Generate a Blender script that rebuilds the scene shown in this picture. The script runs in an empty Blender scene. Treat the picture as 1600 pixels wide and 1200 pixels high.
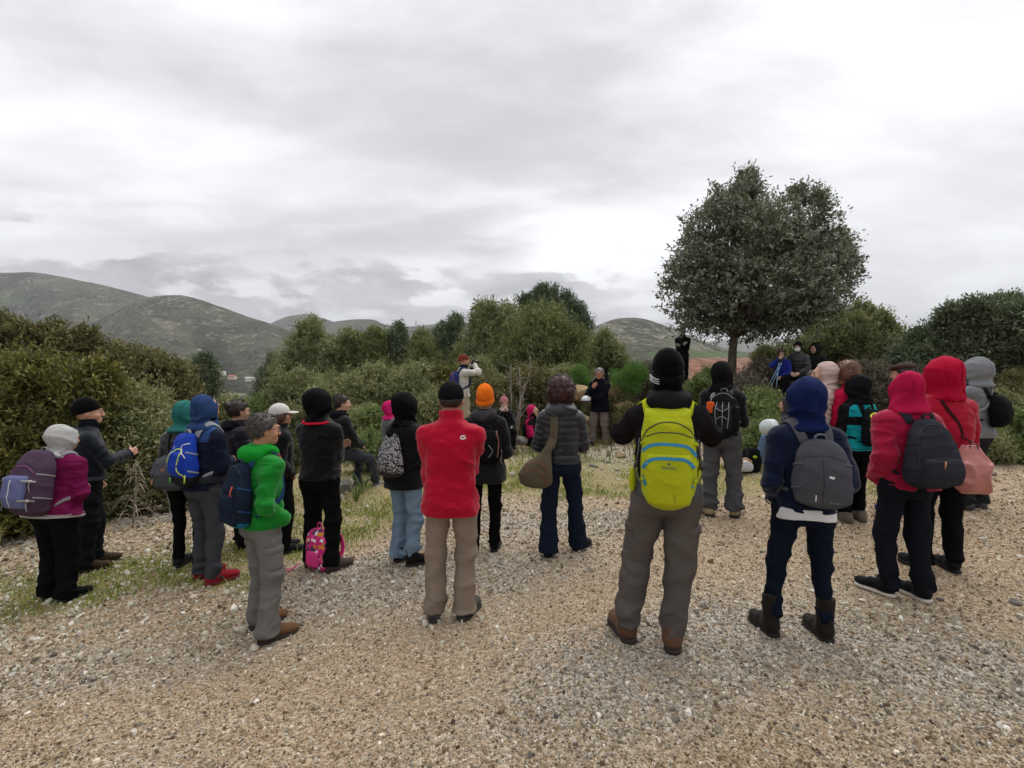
import bpy, math, random
import numpy as np
from mathutils import Matrix, Vector

SC = bpy.context.scene
COL = SC.collection
R = math.radians
# ------------------------------------------------------------------ camera
F_PX, CX, CY = 786.0, 800.0, 600.0
CAM_H = 1.75
PITCH = R(-1.46)
cam_data = bpy.data.cameras.new('camera')
cam_data.sensor_width = 36.0
cam_data.lens = F_PX / 1600.0 * 36.0
cam_data.clip_start = 0.05
cam_data.clip_end = 20000.0
cam = bpy.data.objects.new('camera', cam_data)
COL.objects.link(cam)
cam.location = (0, 0, CAM_H)
cam.rotation_euler = (math.pi / 2 + PITCH, 0, 0)
SC.camera = cam


def W(u, v, d):
    """photo position (1600x1200) and distance -> a place in the world"""
    a, b = (u - CX) / F_PX * d, (CY - v) / F_PX * d
    return np.array([a, d * math.cos(PITCH) - b * math.sin(PITCH), CAM_H + d * math.sin(PITCH) + b * math.cos(PITCH)])


# ------------------------------------------------------------------ exposure, sky, sun
SC.view_settings.view_transform = 'Standard'
SC.view_settings.look = 'None'
SC.view_settings.exposure = 0.82
SC.view_settings.gamma = 1.0
SC.view_settings.use_curve_mapping = False
SC.cycles.max_bounces = 6
SC.cycles.diffuse_bounces = 4
SC.cycles.glossy_bounces = 2
SC.cycles.transmission_bounces = 4
SC.cycles.transparent_max_bounces = 8
SC.cycles.volume_bounces = 0
SUN_EL, SUN_AZ = R(60), R(30)      # azimuth: from +Y towards +X


def srgb(r, g=None, b=None):
    if g is None:
        r, g, b = (int(r[i:i + 2], 16) for i in (0, 2, 4))
    f = lambda c: (c / 255 / 12.92) if c / 255 <= 0.04045 else ((c / 255 + 0.055) / 1.055) ** 2.4
    return (f(r), f(g), f(b), 1.0)


class NT:
    """small helper for node trees"""
    def __init__(s, tree):
        s.t = tree
        s.t.nodes.clear()

    def n(s, typ, ins=None, **kw):
        nd = s.t.nodes.new(typ)
        for k, v in kw.items():
            setattr(nd, k, v)
        for k, v in (ins or {}).items():
            sock = nd.inputs[k]
            if isinstance(v, bpy.types.NodeSocket):
                s.t.links.new(v, sock)
            else:
                sock.default_value = v
        return nd

    def math(s, op, a, b=0.0, c=0.0, clamp=False):
        nd = s.n('ShaderNodeMath', {0: a, 1: b, 2: c}, operation=op)
        nd.use_clamp = clamp
        return nd.outputs[0]

    def vmath(s, op, a, b=(0, 0, 0), scale=None):
        nd = s.n('ShaderNodeVectorMath', {0: a, 1: b}, operation=op)
        if scale is not None:
            s.t.links.new(scale, nd.inputs['Scale']) if isinstance(scale, bpy.types.NodeSocket) else setattr(nd.inputs['Scale'], 'default_value', scale)
        return nd.outputs['Value'] if op in ('DOT_PRODUCT', 'LENGTH', 'DISTANCE') else nd.outputs[0]

    def mix(s, f, a, b, mode='MIX'):
        nd = s.n('ShaderNodeMix', data_type='RGBA', blend_type=mode)
        for k, v in ((0, f), (6, a), (7, b)):
            if isinstance(v, bpy.types.NodeSocket):
                s.t.links.new(v, nd.inputs[k])
            else:
                nd.inputs[k].default_value = v
        return nd.outputs[2]

    def ramp(s, f, stops, interp='LINEAR'):
        nd = s.n('ShaderNodeValToRGB', {0: f})
        nd.color_ramp.interpolation = interp
        e = nd.color_ramp.elements
        while len(e) < len(stops):
            e.new(0.5)
        for i, (p, c) in enumerate(stops):
            e[i].position = p
            e[i].color = c if len(c) == 4 else (*c, 1)
        return nd.outputs[0]

    def noise(s, vec, scale, detail=4, rough=0.5, dist=0.0):
        nd = s.n('ShaderNodeTexNoise', {'Scale': scale, 'Detail': detail, 'Roughness': rough, 'Distortion': dist})
        if vec is not None:
            s.t.links.new(vec, nd.inputs['Vector'])
        return nd.outputs[0]

    def smooth(s, v, lo, hi, a=0.0, b=1.0):
        nd = s.n('ShaderNodeMapRange', {0: v, 1: lo, 2: hi, 3: a, 4: b}, interpolation_type='SMOOTHSTEP')
        return nd.outputs[0]


def build_world():
    w = bpy.data.worlds.new('World')
    SC.world = w
    w.use_nodes = True
    t = NT(w.node_tree)
    out = t.n('ShaderNodeOutputWorld')
    co = t.n('ShaderNodeTexCoord').outputs['Generated']
    sky = t.n('ShaderNodeTexSky', sky_type='NISHITA', sun_disc=False)
    sky.sun_elevation = SUN_EL
    sky.sun_rotation = SUN_AZ
    skyc = t.vmath('SCALE', sky.outputs[0], scale=0.07)
    d = t.vmath('NORMALIZE', co)
    sep = t.n('ShaderNodeSeparateXYZ', {0: d})
    x, y, z = sep.outputs
    zc = t.math('ADD', t.math('MAXIMUM', z, 0.0), 0.16)
    px, py = t.math('DIVIDE', x, zc), t.math('DIVIDE', y, zc)
    # broad cloud sheet seen in perspective, streets running left to right and towards the horizon
    p = t.n('ShaderNodeCombineXYZ', {0: px, 1: py, 2: 0.0}).outputs[0]
    rot = t.n('ShaderNodeMapping', {0: p, 1: (3.1, 1.7, 0.0), 2: (0, 0, R(-24)), 3: (0.62, 1.15, 1.0)}).outputs[0]
    big = t.noise(rot, 0.95, 10, 0.54, 0.12)
    fine = t.noise(rot, 2.5, 9, 0.56, 0.25)
    v = t.math('ADD', t.math('MULTIPLY', big, 0.62), t.math('MULTIPLY', fine, 0.38))
    sheet = t.ramp(v, [(0.38, (0.68, 0.685, 0.70)), (0.45, (0.58, 0.577, 0.59)), (0.50, (0.47, 0.463, 0.477)), (0.55, (0.37, 0.362, 0.378)), (0.62, (0.31, 0.303, 0.317))])
    # brighter overhead left, and a bright opening low over the middle and the right
    def lobe(az, el, wa, we):
        ax = t.math('ARCTAN2', x, y)
        e = t.math('ARCSINE', z)
        da = t.math('DIVIDE', t.math('SUBTRACT', ax, R(az)), R(wa))
        de = t.math('DIVIDE', t.math('SUBTRACT', e, R(el)), R(we))
        q = t.math('ADD', t.math('MULTIPLY', da, da), t.math('MULTIPLY', de, de))
        return t.math('EXPONENT', t.math('MULTIPLY', q, -1.0))
    c = sheet
    c = t.mix(t.math('MULTIPLY', lobe(-10, 27, 36, 7), 0.45), c, (0.36, 0.352, 0.366, 1))
    c = t.mix(t.math('MULTIPLY', lobe(36, 13, 24, 12), 0.60), c, (0.63, 0.637, 0.645, 1))
    c = t.mix(t.math('MULTIPLY', lobe(-36, 19, 26, 5), 0.55), c, (0.66, 0.665, 0.68, 1))
    c = t.mix(t.math('MULTIPLY', lobe(-55, 45, 30, 14), 0.4), c, (0.66, 0.665, 0.68, 1))
    edge = t.math('ADD', lobe(11, 13.0, 11, 4.2), t.math('MULTIPLY', t.math('SUBTRACT', fine, 0.5), 1.4))
    c = t.mix(t.math('MULTIPLY', t.smooth(edge, 0.25, 0.75), 0.85), c, (0.78, 0.785, 0.80, 1))
    # rows of low heaped clouds just over the hills
    ax = t.math('ARCTAN2', x, y)
    el = t.math('ARCSINE', z)
    q = t.n('ShaderNodeCombineXYZ', {0: ax, 1: t.math('MULTIPLY', el, 2.4), 2: 0.37}).outputs[0]
    low = t.noise(q, 5.4, 10, 0.56, 0.1)
    band = t.math('MULTIPLY', t.smooth(el, R(2.0), R(4)), t.smooth(el, R(15.5), R(9)))
    side = t.smooth(ax, R(24), R(2), 0.2, 1.0)
    lowm = t.math('MULTIPLY', t.smooth(t.math('ADD', low, t.smooth(el, R(14), R(5), -0.03, 0.12)), 0.485, 0.575), t.math('MULTIPLY', band, side))
    shade = t.ramp(t.noise(q, 7.0, 6, 0.55), [(0.38, (0.21, 0.205, 0.218)), (0.60, (0.36, 0.355, 0.37))])
    c = t.mix(t.math('MULTIPLY', band, t.math('MULTIPLY', side, 0.6)), c, (0.66, 0.665, 0.68, 1))
    c = t.mix(t.math('MULTIPLY', lowm, 0.88), c, shade)
    # hazy light air at the horizon
    c = t.mix(t.smooth(el, R(5), R(-1), 0.0, 0.8), c, (0.60, 0.61, 0.63, 1))
    c = t.vmath('SCALE', c, scale=1.13)
    c = t.mix(0.94, skyc, c)
    bg = t.n('ShaderNodeBackground', {0: c, 1: 1.0})
    t.t.links.new(bg.outputs[0], out.inputs[0])


build_world()
sun_data = bpy.data.lights.new('sun', 'SUN')
sun_data.energy = 1.5
sun_data.angle = R(60)
sun_data.color = (1.0, 0.965, 0.92)
sun = bpy.data.objects.new('sun', sun_data)
COL.objects.link(sun)
sd = Vector((math.sin(SUN_AZ) * math.cos(SUN_EL), math.cos(SUN_AZ) * math.cos(SUN_EL), math.sin(SUN_EL)))
sun.rotation_euler = sd.to_track_quat('Z', 'Y').to_euler()

# ------------------------------------------------------------------ linking, tags


def thing(name, label, cat, loc=(0, 0, 0), rz=0.0, group=None):
    o = bpy.data.objects.new(name, None)
    COL.objects.link(o)
    o.empty_display_size = 0.1
    o.location = tuple(float(c) for c in loc)
    o.rotation_euler = (0, 0, rz)
    tag(o, label, cat, group)
    return o


def tag(o, label=None, cat=None, group=None, kind=None):
    if label: o['label'] = label
    if cat: o['category'] = cat
    if group: o['group'] = group
    if kind: o['kind'] = kind
    return o


def make_mesh(name, V, Fa, mats, smooth=True, mi=None, attrs=None):
    """V (n,3), Fa (m,k) one face size, or a list of such arrays"""
    me = bpy.data.meshes.new(name)
    V = np.asarray(V, np.float32)
    lst = Fa if isinstance(Fa, list) else [Fa]
    lst = [np.asarray(f, np.int32) for f in lst if len(f)]
    nl = sum(f.size for f in lst)
    nf = sum(len(f) for f in lst)
    me.vertices.add(len(V))
    me.vertices.foreach_set('co', V.ravel())
    me.loops.add(nl)
    me.loops.foreach_set('vertex_index', np.concatenate([f.ravel() for f in lst]))
    me.polygons.add(nf)
    tot = np.concatenate([np.full(len(f), f.shape[1], np.int32) for f in lst])
    me.polygons.foreach_set('loop_start', np.concatenate([[0], np.cumsum(tot)[:-1]]).astype(np.int32))
    me.polygons.foreach_set('loop_total', tot)
    me.polygons.foreach_set('use_smooth', np.full(nf, bool(smooth)))
    for m in (mats if isinstance(mats, (list, tuple)) else [mats]):
        me.materials.append(m)
    if mi is not None:
        me.polygons.foreach_set('material_index', np.asarray(mi, np.int32))
    for k, a in (attrs or {}).items():
        a = np.asarray(a, np.float32)
        at = me.attributes.new(k, 'FLOAT', 'POINT')
        at.data.foreach_set('value', a)
    me.update(calc_edges=True)
    return me


def link(name, me, parent=None):
    o = bpy.data.objects.new(name, me)
    COL.objects.link(o)
    if parent is not None:
        o.parent = parent
    return o


_RM = {}


def emit(name, V, Fa, mats, root=None, parent=None, **kw):
    """V in world coordinates, stored in the root's own frame; parent is the root or a part of it"""
    V = np.asarray(V, float)
    if root is not None:
        M = Matrix.Translation(root.location) @ root.rotation_euler.to_matrix().to_4x4()
        Mi = np.array(M.inverted())
        V = V @ Mi[:3, :3].T + Mi[:3, 3]
    return link(name, make_mesh(name, V, Fa, mats, **kw), parent or root)


# ------------------------------------------------------------------ shape fields (signed distance) and their surfaces
f32 = np.float32


def length(v): return np.sqrt((v * v).sum(-1))


def unit(v):
    v = np.asarray(v, float)
    return v / (np.linalg.norm(v) + 1e-9)


def smin(a, b, k):
    h = np.maximum(k - np.abs(a - b), 0) / k
    return np.minimum(a, b) - h * h * k * 0.25


def smax(a, b, k): return -smin(-a, -b, k)


def cone(P, a, b, r1, r2, k=None):
    """capsule whose radius runs from r1 to r2"""
    a = np.asarray(a, f32); b = np.asarray(b, f32)
    ab = b - a
    t = np.clip(((P - a) @ ab) / float(ab @ ab + 1e-9), 0, 1)
    return length(P - a - t[:, None] * ab) - (r1 + (r2 - r1) * t), t


def cap(P, a, b, r1, r2=None): return cone(P, a, b, r1, r1 if r2 is None else r2)[0]


def ell(P, c, r):
    r = np.asarray(r, f32)
    q = (P - np.asarray(c, f32)) / r
    k0 = length(q)
    k1 = length(q / r)
    return k0 * (k0 - 1) / (k1 + 1e-6)


def loft(P, tab, n=2.0):
    """stack of superellipses; rows z, cx, cy, half width, half depth"""
    T = np.asarray(tab, float)
    z = P[:, 2]
    cx, cy, a, b = (np.interp(z, T[:, 0], T[:, i]) for i in (1, 2, 3, 4))
    q = (np.abs((P[:, 0] - cx) / a) ** n + np.abs((P[:, 1] - cy) / b) ** n) ** (1 / n)
    return ((q - 1) * np.minimum(a, b)).astype(f32)


def box(P, c, h, r=0.01):
    q = np.abs(P - np.asarray(c, f32)) - (np.asarray(h, f32) - r)
    return length(np.maximum(q, 0)) + np.minimum(q.max(-1), 0) - r


_SN = {}


def sn(P, freq, seed=0, m=7):
    """smooth random field of unit size"""
    key = (seed, m)
    if key not in _SN:
        g = np.random.RandomState(seed + 11)
        k = g.normal(size=(m, 3))
        k /= np.linalg.norm(k, axis=1)[:, None]
        _SN[key] = ((k * g.uniform(0.55, 1.5, (m, 1))).astype(f32), g.uniform(0, 6.28, m).astype(f32))
    k, ph = _SN[key]
    return np.sin(P @ (k.T * f32(freq)) + ph).sum(-1) * f32(1.4 / m)


def crease(P, freq, seed, ax=2, st=0.4):
    S = np.full(3, st + .15, f32); S[ax] = 1
    Q = P * S
    Q = Q + 0.018 * np.stack([sn(P, freq * 0.7, seed + 3), sn(P, freq * 0.6, seed + 4), sn(P, freq * 0.8, seed + 5)], -1)
    r = np.clip(1 - np.abs(sn(Q, freq * .8, seed)) / .6, 0, 1)
    return .22 - r * np.sqrt(r)


def nets(fn, lo, hi, h, margin=0.03):
    """surface of fn = 0 as quads (surface nets), only looking where the surface can be"""
    B = 4
    lo = np.asarray(lo, float); hi = np.asarray(hi, float)
    nb = np.maximum(np.ceil((hi - lo) / (h * B)).astype(int), 1)
    gx = [lo[i] + (np.arange(nb[i]) * B + (B - 1) / 2) * h for i in range(3)]
    C = np.stack(np.meshgrid(*gx, indexing='ij'), -1).reshape(-1, 3).astype(f32)
    dc = fn(C)
    act = np.abs(dc) < (B * h * 0.9 + margin) * 1.3
    D = dc.reshape(nb)
    D = D.repeat(B, 0).repeat(B, 1).repeat(B, 2).astype(f32)
    ai = np.argwhere(act.reshape(nb))
    off = np.stack(np.meshgrid(*[np.arange(B)] * 3, indexing='ij'), -1).reshape(-1, 3)
    I = (ai[:, None, :] * B + off[None]).reshape(-1, 3)
    for s in range(0, len(I), 400000):
        J = I[s:s + 400000]
        D[J[:, 0], J[:, 1], J[:, 2]] = fn((lo + J * h).astype(f32))
    D[0], D[-1], D[:, 0], D[:, -1], D[:, :, 0], D[:, :, -1] = 1, 1, 1, 1, 1, 1
    ins = D < 0
    n = D.shape
    cnt = np.zeros([k - 1 for k in n], np.int8)
    cr = [(a, b, c) for a in (0, 1) for b in (0, 1) for c in (0, 1)]
    for a, b, c in cr:
        cnt += ins[a:n[0] - 1 + a, b:n[1] - 1 + b, c:n[2] - 1 + c]
    cells = np.argwhere((cnt > 0) & (cnt < 8))
    if not len(cells):
        return np.zeros((0, 3)), np.zeros((0, 4), int)
    ids = np.full([k - 1 for k in n], -1, np.int32)
    ids[tuple(cells.T)] = np.arange(len(cells))
    acc = np.zeros((len(cells), 3)); num = np.zeros(len(cells))
    for i, p in enumerate(cr):
        for q in cr[i + 1:]:
            if sum(abs(u - w) for u, w in zip(p, q)) != 1:
                continue
            d0 = D[tuple((cells + p).T)]; d1 = D[tuple((cells + q).T)]
            m = (d0 < 0) != (d1 < 0)
            t = np.where(m, d0 / np.where(m, d0 - d1, 1), 0)
            acc += np.where(m[:, None], np.array(p) + t[:, None] * (np.array(q) - np.array(p)), 0)
            num += m
    V = lo + (cells + acc / num[:, None]) * h
    Q = []
    for ax in range(3):
        u, w = [(1, 2), (2, 0), (0, 1)][ax]
        s0 = [slice(0, k) for k in n]; s1 = [slice(0, k) for k in n]
        s0[ax] = slice(0, n[ax] - 1); s1[ax] = slice(1, n[ax])
        a = ins[tuple(s0)]; b = ins[tuple(s1)]
        E = np.argwhere(a != b)
        E = E[(E[:, u] > 0) & (E[:, w] > 0) & (E[:, u] < n[u] - 1) & (E[:, w] < n[w] - 1)]
        eu = np.zeros(3, int); eu[u] = 1
        ew = np.zeros(3, int); ew[w] = 1
        q = np.stack([ids[tuple((E - eu - ew).T)], ids[tuple((E - ew).T)], ids[tuple(E.T)], ids[tuple((E - eu).T)]], -1)
        flip = ~a[tuple(E.T)]
        q[flip] = q[flip][:, ::-1]
        Q.append(q)
    return V, np.concatenate(Q)


def grad(fn, P, e=0.004):
    P = np.asarray(P, f32)
    g = np.stack([fn(P + np.array(o, f32)) - fn(P - np.array(o, f32)) for o in ((e, 0, 0), (0, e, 0), (0, 0, e))], -1)
    return g / (length(g)[:, None] + 1e-9)


def onto(fn, P, off=0.0, it=6):
    """slide points onto the surface of fn"""
    P = np.asarray(P, f32)
    for _ in range(it):
        g = grad(fn, P)
        P = P - (fn(P) - off)[:, None] * g * 0.85
    return P, grad(fn, P)


def spline(pts, n=24, closed=False):
    P = np.asarray(pts, float)
    if closed:
        P = np.concatenate([P[-1:], P, P[:2]])
    else:
        P = np.concatenate([2 * P[:1] - P[1:2], P, 2 * P[-1:] - P[-2:-1]])
    k = len(P) - 3
    t = np.linspace(0, k, n, endpoint=not closed)
    i = np.minimum(t.astype(int), k - 1)
    f = (t - i)[:, None]
    a, b, c, d = P[i], P[i + 1], P[i + 2], P[i + 3]
    return 0.5 * (2 * b + (c - a) * f + (2 * a - 5 * b + 4 * c - d) * f ** 2 + (3 * b - a - 3 * c + d) * f ** 3)


def tube(path, rad, k=6, closed=False, flat=None, nrm=None):
    """round or flat band along a path: V, F; flat = (half width, half thickness) with face normals nrm"""
    P = np.asarray(path, float)
    n = len(P)
    T = np.gradient(P, axis=0)
    if closed:
        T = np.roll(P, -1, 0) - np.roll(P, 1, 0)
    T /= np.linalg.norm(T, axis=1)[:, None] + 1e-9
    if nrm is None:
        ref = np.array([0, 0, 1.0]) if abs(T[:, 2]).mean() < 0.8 else np.array([1.0, 0.2, 0])
        N = np.cross(T, ref)
        N /= np.linalg.norm(N, axis=1)[:, None] + 1e-9
    else:
        N = np.asarray(nrm, float)
        N = N - (N * T).sum(1)[:, None] * T
        N /= np.linalg.norm(N, axis=1)[:, None] + 1e-9
    Bn = np.cross(T, N)
    if flat is not None:
        w, th = flat
        w = np.broadcast_to(w, (n,)); th = np.broadcast_to(th, (n,))
        prof = [(1, 0.5), (0.85, 1), (-0.85, 1), (-1, 0.5), (-1, -0.5), (-0.85, -1), (0.85, -1), (1, -0.5)]
        k = 8
        V = np.stack([P + Bn * (a * w)[:, None] + N * (b * th)[:, None] for a, b in prof], 1)
    else:
        r = np.broadcast_to(rad, (n,))
        an = np.arange(k) * 2 * math.pi / k
        V = P[:, None] + r[:, None, None] * (np.cos(an)[None, :, None] * N[:, None] + np.sin(an)[None, :, None] * Bn[:, None])
    V = V.reshape(-1, 3)
    i = np.arange(n if closed else n - 1)
    j = np.arange(k)
    a = (i[:, None] * k + j[None]); b = (i[:, None] * k + (j[None] + 1) % k)
    c = (((i + 1) % n)[:, None] * k + (j[None] + 1) % k); d = (((i + 1) % n)[:, None] * k + j[None])
    Q = np.stack([a, b, c, d], -1).reshape(-1, 4)
    if not closed:
        V = np.concatenate([V, P[:1], P[-1:]])
        e = n * k
        caps = np.array([[(q + 1) % k, q, e, e] for q in range(k)] + [[(n - 1) * k + q, (n - 1) * k + (q + 1) % k, e + 1, e + 1] for q in range(k)])
        caps3 = caps[:, :3]
        return V, [Q, caps3]
    return V, [Q]


def join(parts):
    """join several (V, [F...]) into one by face size"""
    Vs, by, o = [], {}, 0
    for V, Fs in parts:
        for f in (Fs if isinstance(Fs, list) else [Fs]):
            if len(f):
                by.setdefault(f.shape[1], []).append(np.asarray(f) + o)
        Vs.append(V); o += len(V)
    return np.concatenate(Vs), [np.concatenate(v) for v in by.values()]


# ------------------------------------------------------------------ materials
_M = {}


def cloth(col, rough=0.8, kind='weave', name='cloth', sheen=0.0, spec=0.04):
    c = srgb(col)
    key = (col, rough, kind, name)
    if key in _M: return _M[key]
    m = bpy.data.materials.new(name)
    m.use_nodes = True
    t = NT(m.node_tree)
    co = t.n('ShaderNodeTexCoord').outputs['Object']
    n1 = t.noise(co, 3.5, 3, 0.55)
    dark = tuple(x * 0.90 for x in c[:3]) + (1,)
    lite = tuple(min(1, x * 1.08 + 0.001) for x in c[:3]) + (1,)
    bc = t.mix(t.smooth(n1, 0.3, 0.7), dark, lite)
    wr = t.noise(t.n('ShaderNodeMapping', {0: co, 3: (0.8, 0.8, 1.1)}).outputs[0], 10, 3, 0.5, 0.9)
    fine = t.noise(co, 380 if kind != 'knit' else 130, 2, 0.7)
    b1 = t.n('ShaderNodeBump', {'Strength': 0.55, 'Distance': 0.018, 'Height': wr})
    if kind == 'denim':
        sp = t.noise(co, 160, 3, 0.8)
        bc = t.mix(t.smooth(sp, 0.35, 0.7, 0.0, 0.45), bc, tuple(min(1, x * 1.7 + 0.01) for x in c[:3]) + (1,))
    if kind == 'print':
        vo = t.n('ShaderNodeTexVoronoi', {'Scale': 46.0, 'Vector': co}, feature='DISTANCE_TO_EDGE')
        pr = t.math('ADD', t.smooth(vo.outputs[0], 0.06, 0.16), 0.0)
        pn = t.noise(co, 38, 5, 0.7, 2.0)
        bc = t.mix(t.math('MULTIPLY', pr, t.smooth(pn, 0.42, 0.56)), (0.03, 0.03, 0.035, 1), (0.62, 0.6, 0.6, 1))
    b2 = t.n('ShaderNodeBump', {'Strength': 0.2, 'Distance': 0.001, 'Height': fine, 'Normal': b1.outputs[0]})
    p = t.n('ShaderNodeBsdfPrincipled', {'Base Color': bc, 'Roughness': rough, 'Normal': b2.outputs[0], 'Specular IOR Level': max(spec, 0.05 if rough < .66 else 0, 0.35 if rough < .42 else 0), 'Sheen Weight': sheen, 'Sheen Roughness': 0.5})
    o = t.n('ShaderNodeOutputMaterial', {0: p.outputs[0]})
    _M[key] = m
    return m


def plain(col, rough=0.6, name='plastic', metal=0.0, bump=0.0, scale=60, lin=None, alpha=None, var=0.25):
    key = (str(col), rough, name, metal)
    if key in _M: return _M[key]
    c = lin or srgb(col)
    m = bpy.data.materials.new(name)
    m.use_nodes = True
    t = NT(m.node_tree)
    co = t.n('ShaderNodeTexCoord').outputs['Object']
    n1 = t.noise(co, scale, 4, 0.6)
    bc = t.mix(n1, tuple(x * (1 - var) for x in c[:3]) + (1,), tuple(min(1, x * (1 + var)) for x in c[:3]) + (1,))
    ins = {'Base Color': bc, 'Roughness': rough, 'Metallic': metal}
    if bump:
        ins['Normal'] = t.n('ShaderNodeBump', {'Strength': 0.6, 'Distance': bump, 'Height': n1}).outputs[0]
    p = t.n('ShaderNodeBsdfPrincipled', ins)
    t.n('ShaderNodeOutputMaterial', {0: p.outputs[0]})
    _M[key] = m
    return m


def skin_mat(col='b5856b'):
    key = ('skin', col)
    if key in _M: return _M[key]
    c = srgb(col)
    m = bpy.data.materials.new('skin')
    m.use_nodes = True
    t = NT(m.node_tree)
    co = t.n('ShaderNodeTexCoord').outputs['Object']
    n1 = t.noise(co, 22, 4, 0.6)
    bc = t.mix(n1, (c[0] * 0.88, c[1] * 0.86, c[2] * 0.88, 1), (min(1, c[0] * 1.08), c[1] * 1.16, c[2] * 1.22, 1))
    bu = t.n('ShaderNodeBump', {'Strength': 0.3, 'Distance': 0.001, 'Height': t.noise(co, 300, 2)})
    p = t.n('ShaderNodeBsdfPrincipled', {'Base Color': bc, 'Roughness': 0.5, 'Subsurface Weight': 0.0, 'Normal': bu.outputs[0]})
    t.n('ShaderNodeOutputMaterial', {0: p.outputs[0]})
    _M[key] = m
    return m


def hair_mat(col, rough=0.45):
    key = ('hair', col)
    if key in _M: return _M[key]
    c = srgb(col)
    m = bpy.data.materials.new('hair')
    m.use_nodes = True
    t = NT(m.node_tree)
    co = t.n('ShaderNodeTexCoord').outputs['Object']
    st = t.noise(t.n('ShaderNodeMapping', {0: co, 3: (1, 1, 0.25)}).outputs[0], 150, 3, 0.7)
    bc = t.mix(t.smooth(st, 0.3, 0.7), tuple(x * 0.45 for x in c[:3]) + (1,), tuple(min(1, x * 1.5) for x in c[:3]) + (1,))
    bu = t.n('ShaderNodeBump', {'Strength': 0.8, 'Distance': 0.004, 'Height': st})
    p = t.n('ShaderNodeBsdfPrincipled', {'Base Color': bc, 'Roughness': rough, 'Normal': bu.outputs[0]})
    t.n('ShaderNodeOutputMaterial', {0: p.outputs[0]})
    _M[key] = m
    return m
# ------------------------------------------------------------------ where people stand (photo column, head top, foot sole, body height)
STAND = dict(
    purple=(88, 668, 938, 1.56), beanie_man=(140, 629, 888, 1.77), teal_hood=(291, 630, 890, 1.64), navy_hood=(322, 620, 908, 1.70),
    bun=(374, 629, 855, 1.63), cap_woman=(440, 634, 862, 1.64), green=(412, 652, 992, 1.74), red_collar=(500, 614, 890, 1.74),
    parka=(634, 619, 880, 1.62), red_jacket=(703, 599, 966, 1.76), orange=(757, 608, 862, 1.66), photographer=(724, 556, 682, 1.76),
    curly=(874, 596, 866, 1.66), lecturer=(936, 577, 697, 1.77), yellow=(1038, 553, 1008, 1.84), under_tree=(1066, 513, 600, 1.76),
    orange_pouch=(1127, 568, 806, 1.76), navy_woman=(1250, 598, 1003, 1.67), blush=(1285, 566, 790, 1.64), bob=(1326, 563, 800, 1.70),
    teal_black=(1338, 597, 824, 1.58), brown_cap=(1412, 570, 800, 1.74), pink_hood=(1412, 583, 932, 1.65), red_hood=(1466, 569, 893, 1.72),
    grey_hood=(1522, 565, 795, 1.76))


def stand_at(k):
    u, t, b, H = STAND[k]
    d = F_PX * H / (b - t)
    return W(u, b, d)


_ctl = [tuple(stand_at(k)) for k in STAND]
_ctl += [(-7, 6.2, -0.45), (-6, 8.5, -0.5), (-5, 12, -0.7), (-9, 10, -0.9), (-2.2, 10.5, -0.1), (0, 2.0, 0.0), (-2.5, 2, -0.15), (-5, 3, -0.35), (3, 2, 0.0), (6, 3, 0.05), (9, 5, 0.1),
         (-2.5, 13, -0.2), (0, 11, 0.0), (0.5, 14, 0.2), (-3, 18, -0.8), (3, 16, 0.7), (2.8, 11.2, 0.15), (3.9, 9.2, 0.05), (4.4, 11.0, 0.75), (6.2, 12.0, 1.15), (6.1, 14, 1.35), (4.6, 16, 1.3), (8, 9.5, 0.25), (10, 8, 0.2), (9.5, 11, 0.7),
         (12, 12, 0.9), (16, 14, 1.2), (8, 17, 1.3), (0, -3, 0), (-6, -2, -0.3), (6, -3, 0), (-0.6, 6.5, 0.02), (1.5, 8, 0.0), (-1.5, 8.5, 0.0), (-12, 8, -0.9), (-8, 14, -1.3), (-2, 24, -2.2), (6, 24, -0.5), (-14, 20, -3), (18, 22, 0.6)]
_ctl = np.array(_ctl)


def G(x, y):
    """height of the ground"""
    x = np.asarray(x, float); y = np.asarray(y, float)
    sh = np.broadcast(x, y).shape
    X = np.broadcast_to(x, sh).ravel(); Y = np.broadcast_to(y, sh).ravel()
    out = np.zeros(X.size)
    for s in range(0, X.size, 20000):
        r2 = (X[s:s + 20000, None] - _ctl[None, :, 0]) ** 2 + (Y[s:s + 20000, None] - _ctl[None, :, 1]) ** 2
        w = 1.0 / (r2 + 0.05) ** 1.6
        out[s:s + 20000] = (w * _ctl[None, :, 2]).sum(1) / w.sum(1)
    r = np.hypot(X, Y)
    t = np.clip((r - 17) / 45, 0, 1); t = t * t * (3 - 2 * t)
    t2 = np.clip((r - 40) / 360, 0, 1); t2 = t2 * t2 * (3 - 2 * t2)
    out = out * (1 - t) + t * (-7.0) - t2 * 30
    P = np.stack([X, Y, 0 * X], -1).astype(f32)
    out = out + np.clip(1 - (r - 14) / 10, 0, 1) * (0.008 * sn(P, 7, 5) + 0.004 * sn(P, 17, 6) + 0.018 * sn(P, 2.2, 7))
    return out.reshape(sh)


def G1(x, y): return float(G(np.array([x]), np.array([y]))[0])


def blob(X, Y, cx, cy, rx, ry, rot=0.0):
    c, s = math.cos(rot), math.sin(rot)
    a = ((X - cx) * c + (Y - cy) * s) / rx; b = (-(X - cx) * s + (Y - cy) * c) / ry
    return np.exp(-(a * a + b * b) ** 1.5)


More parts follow.
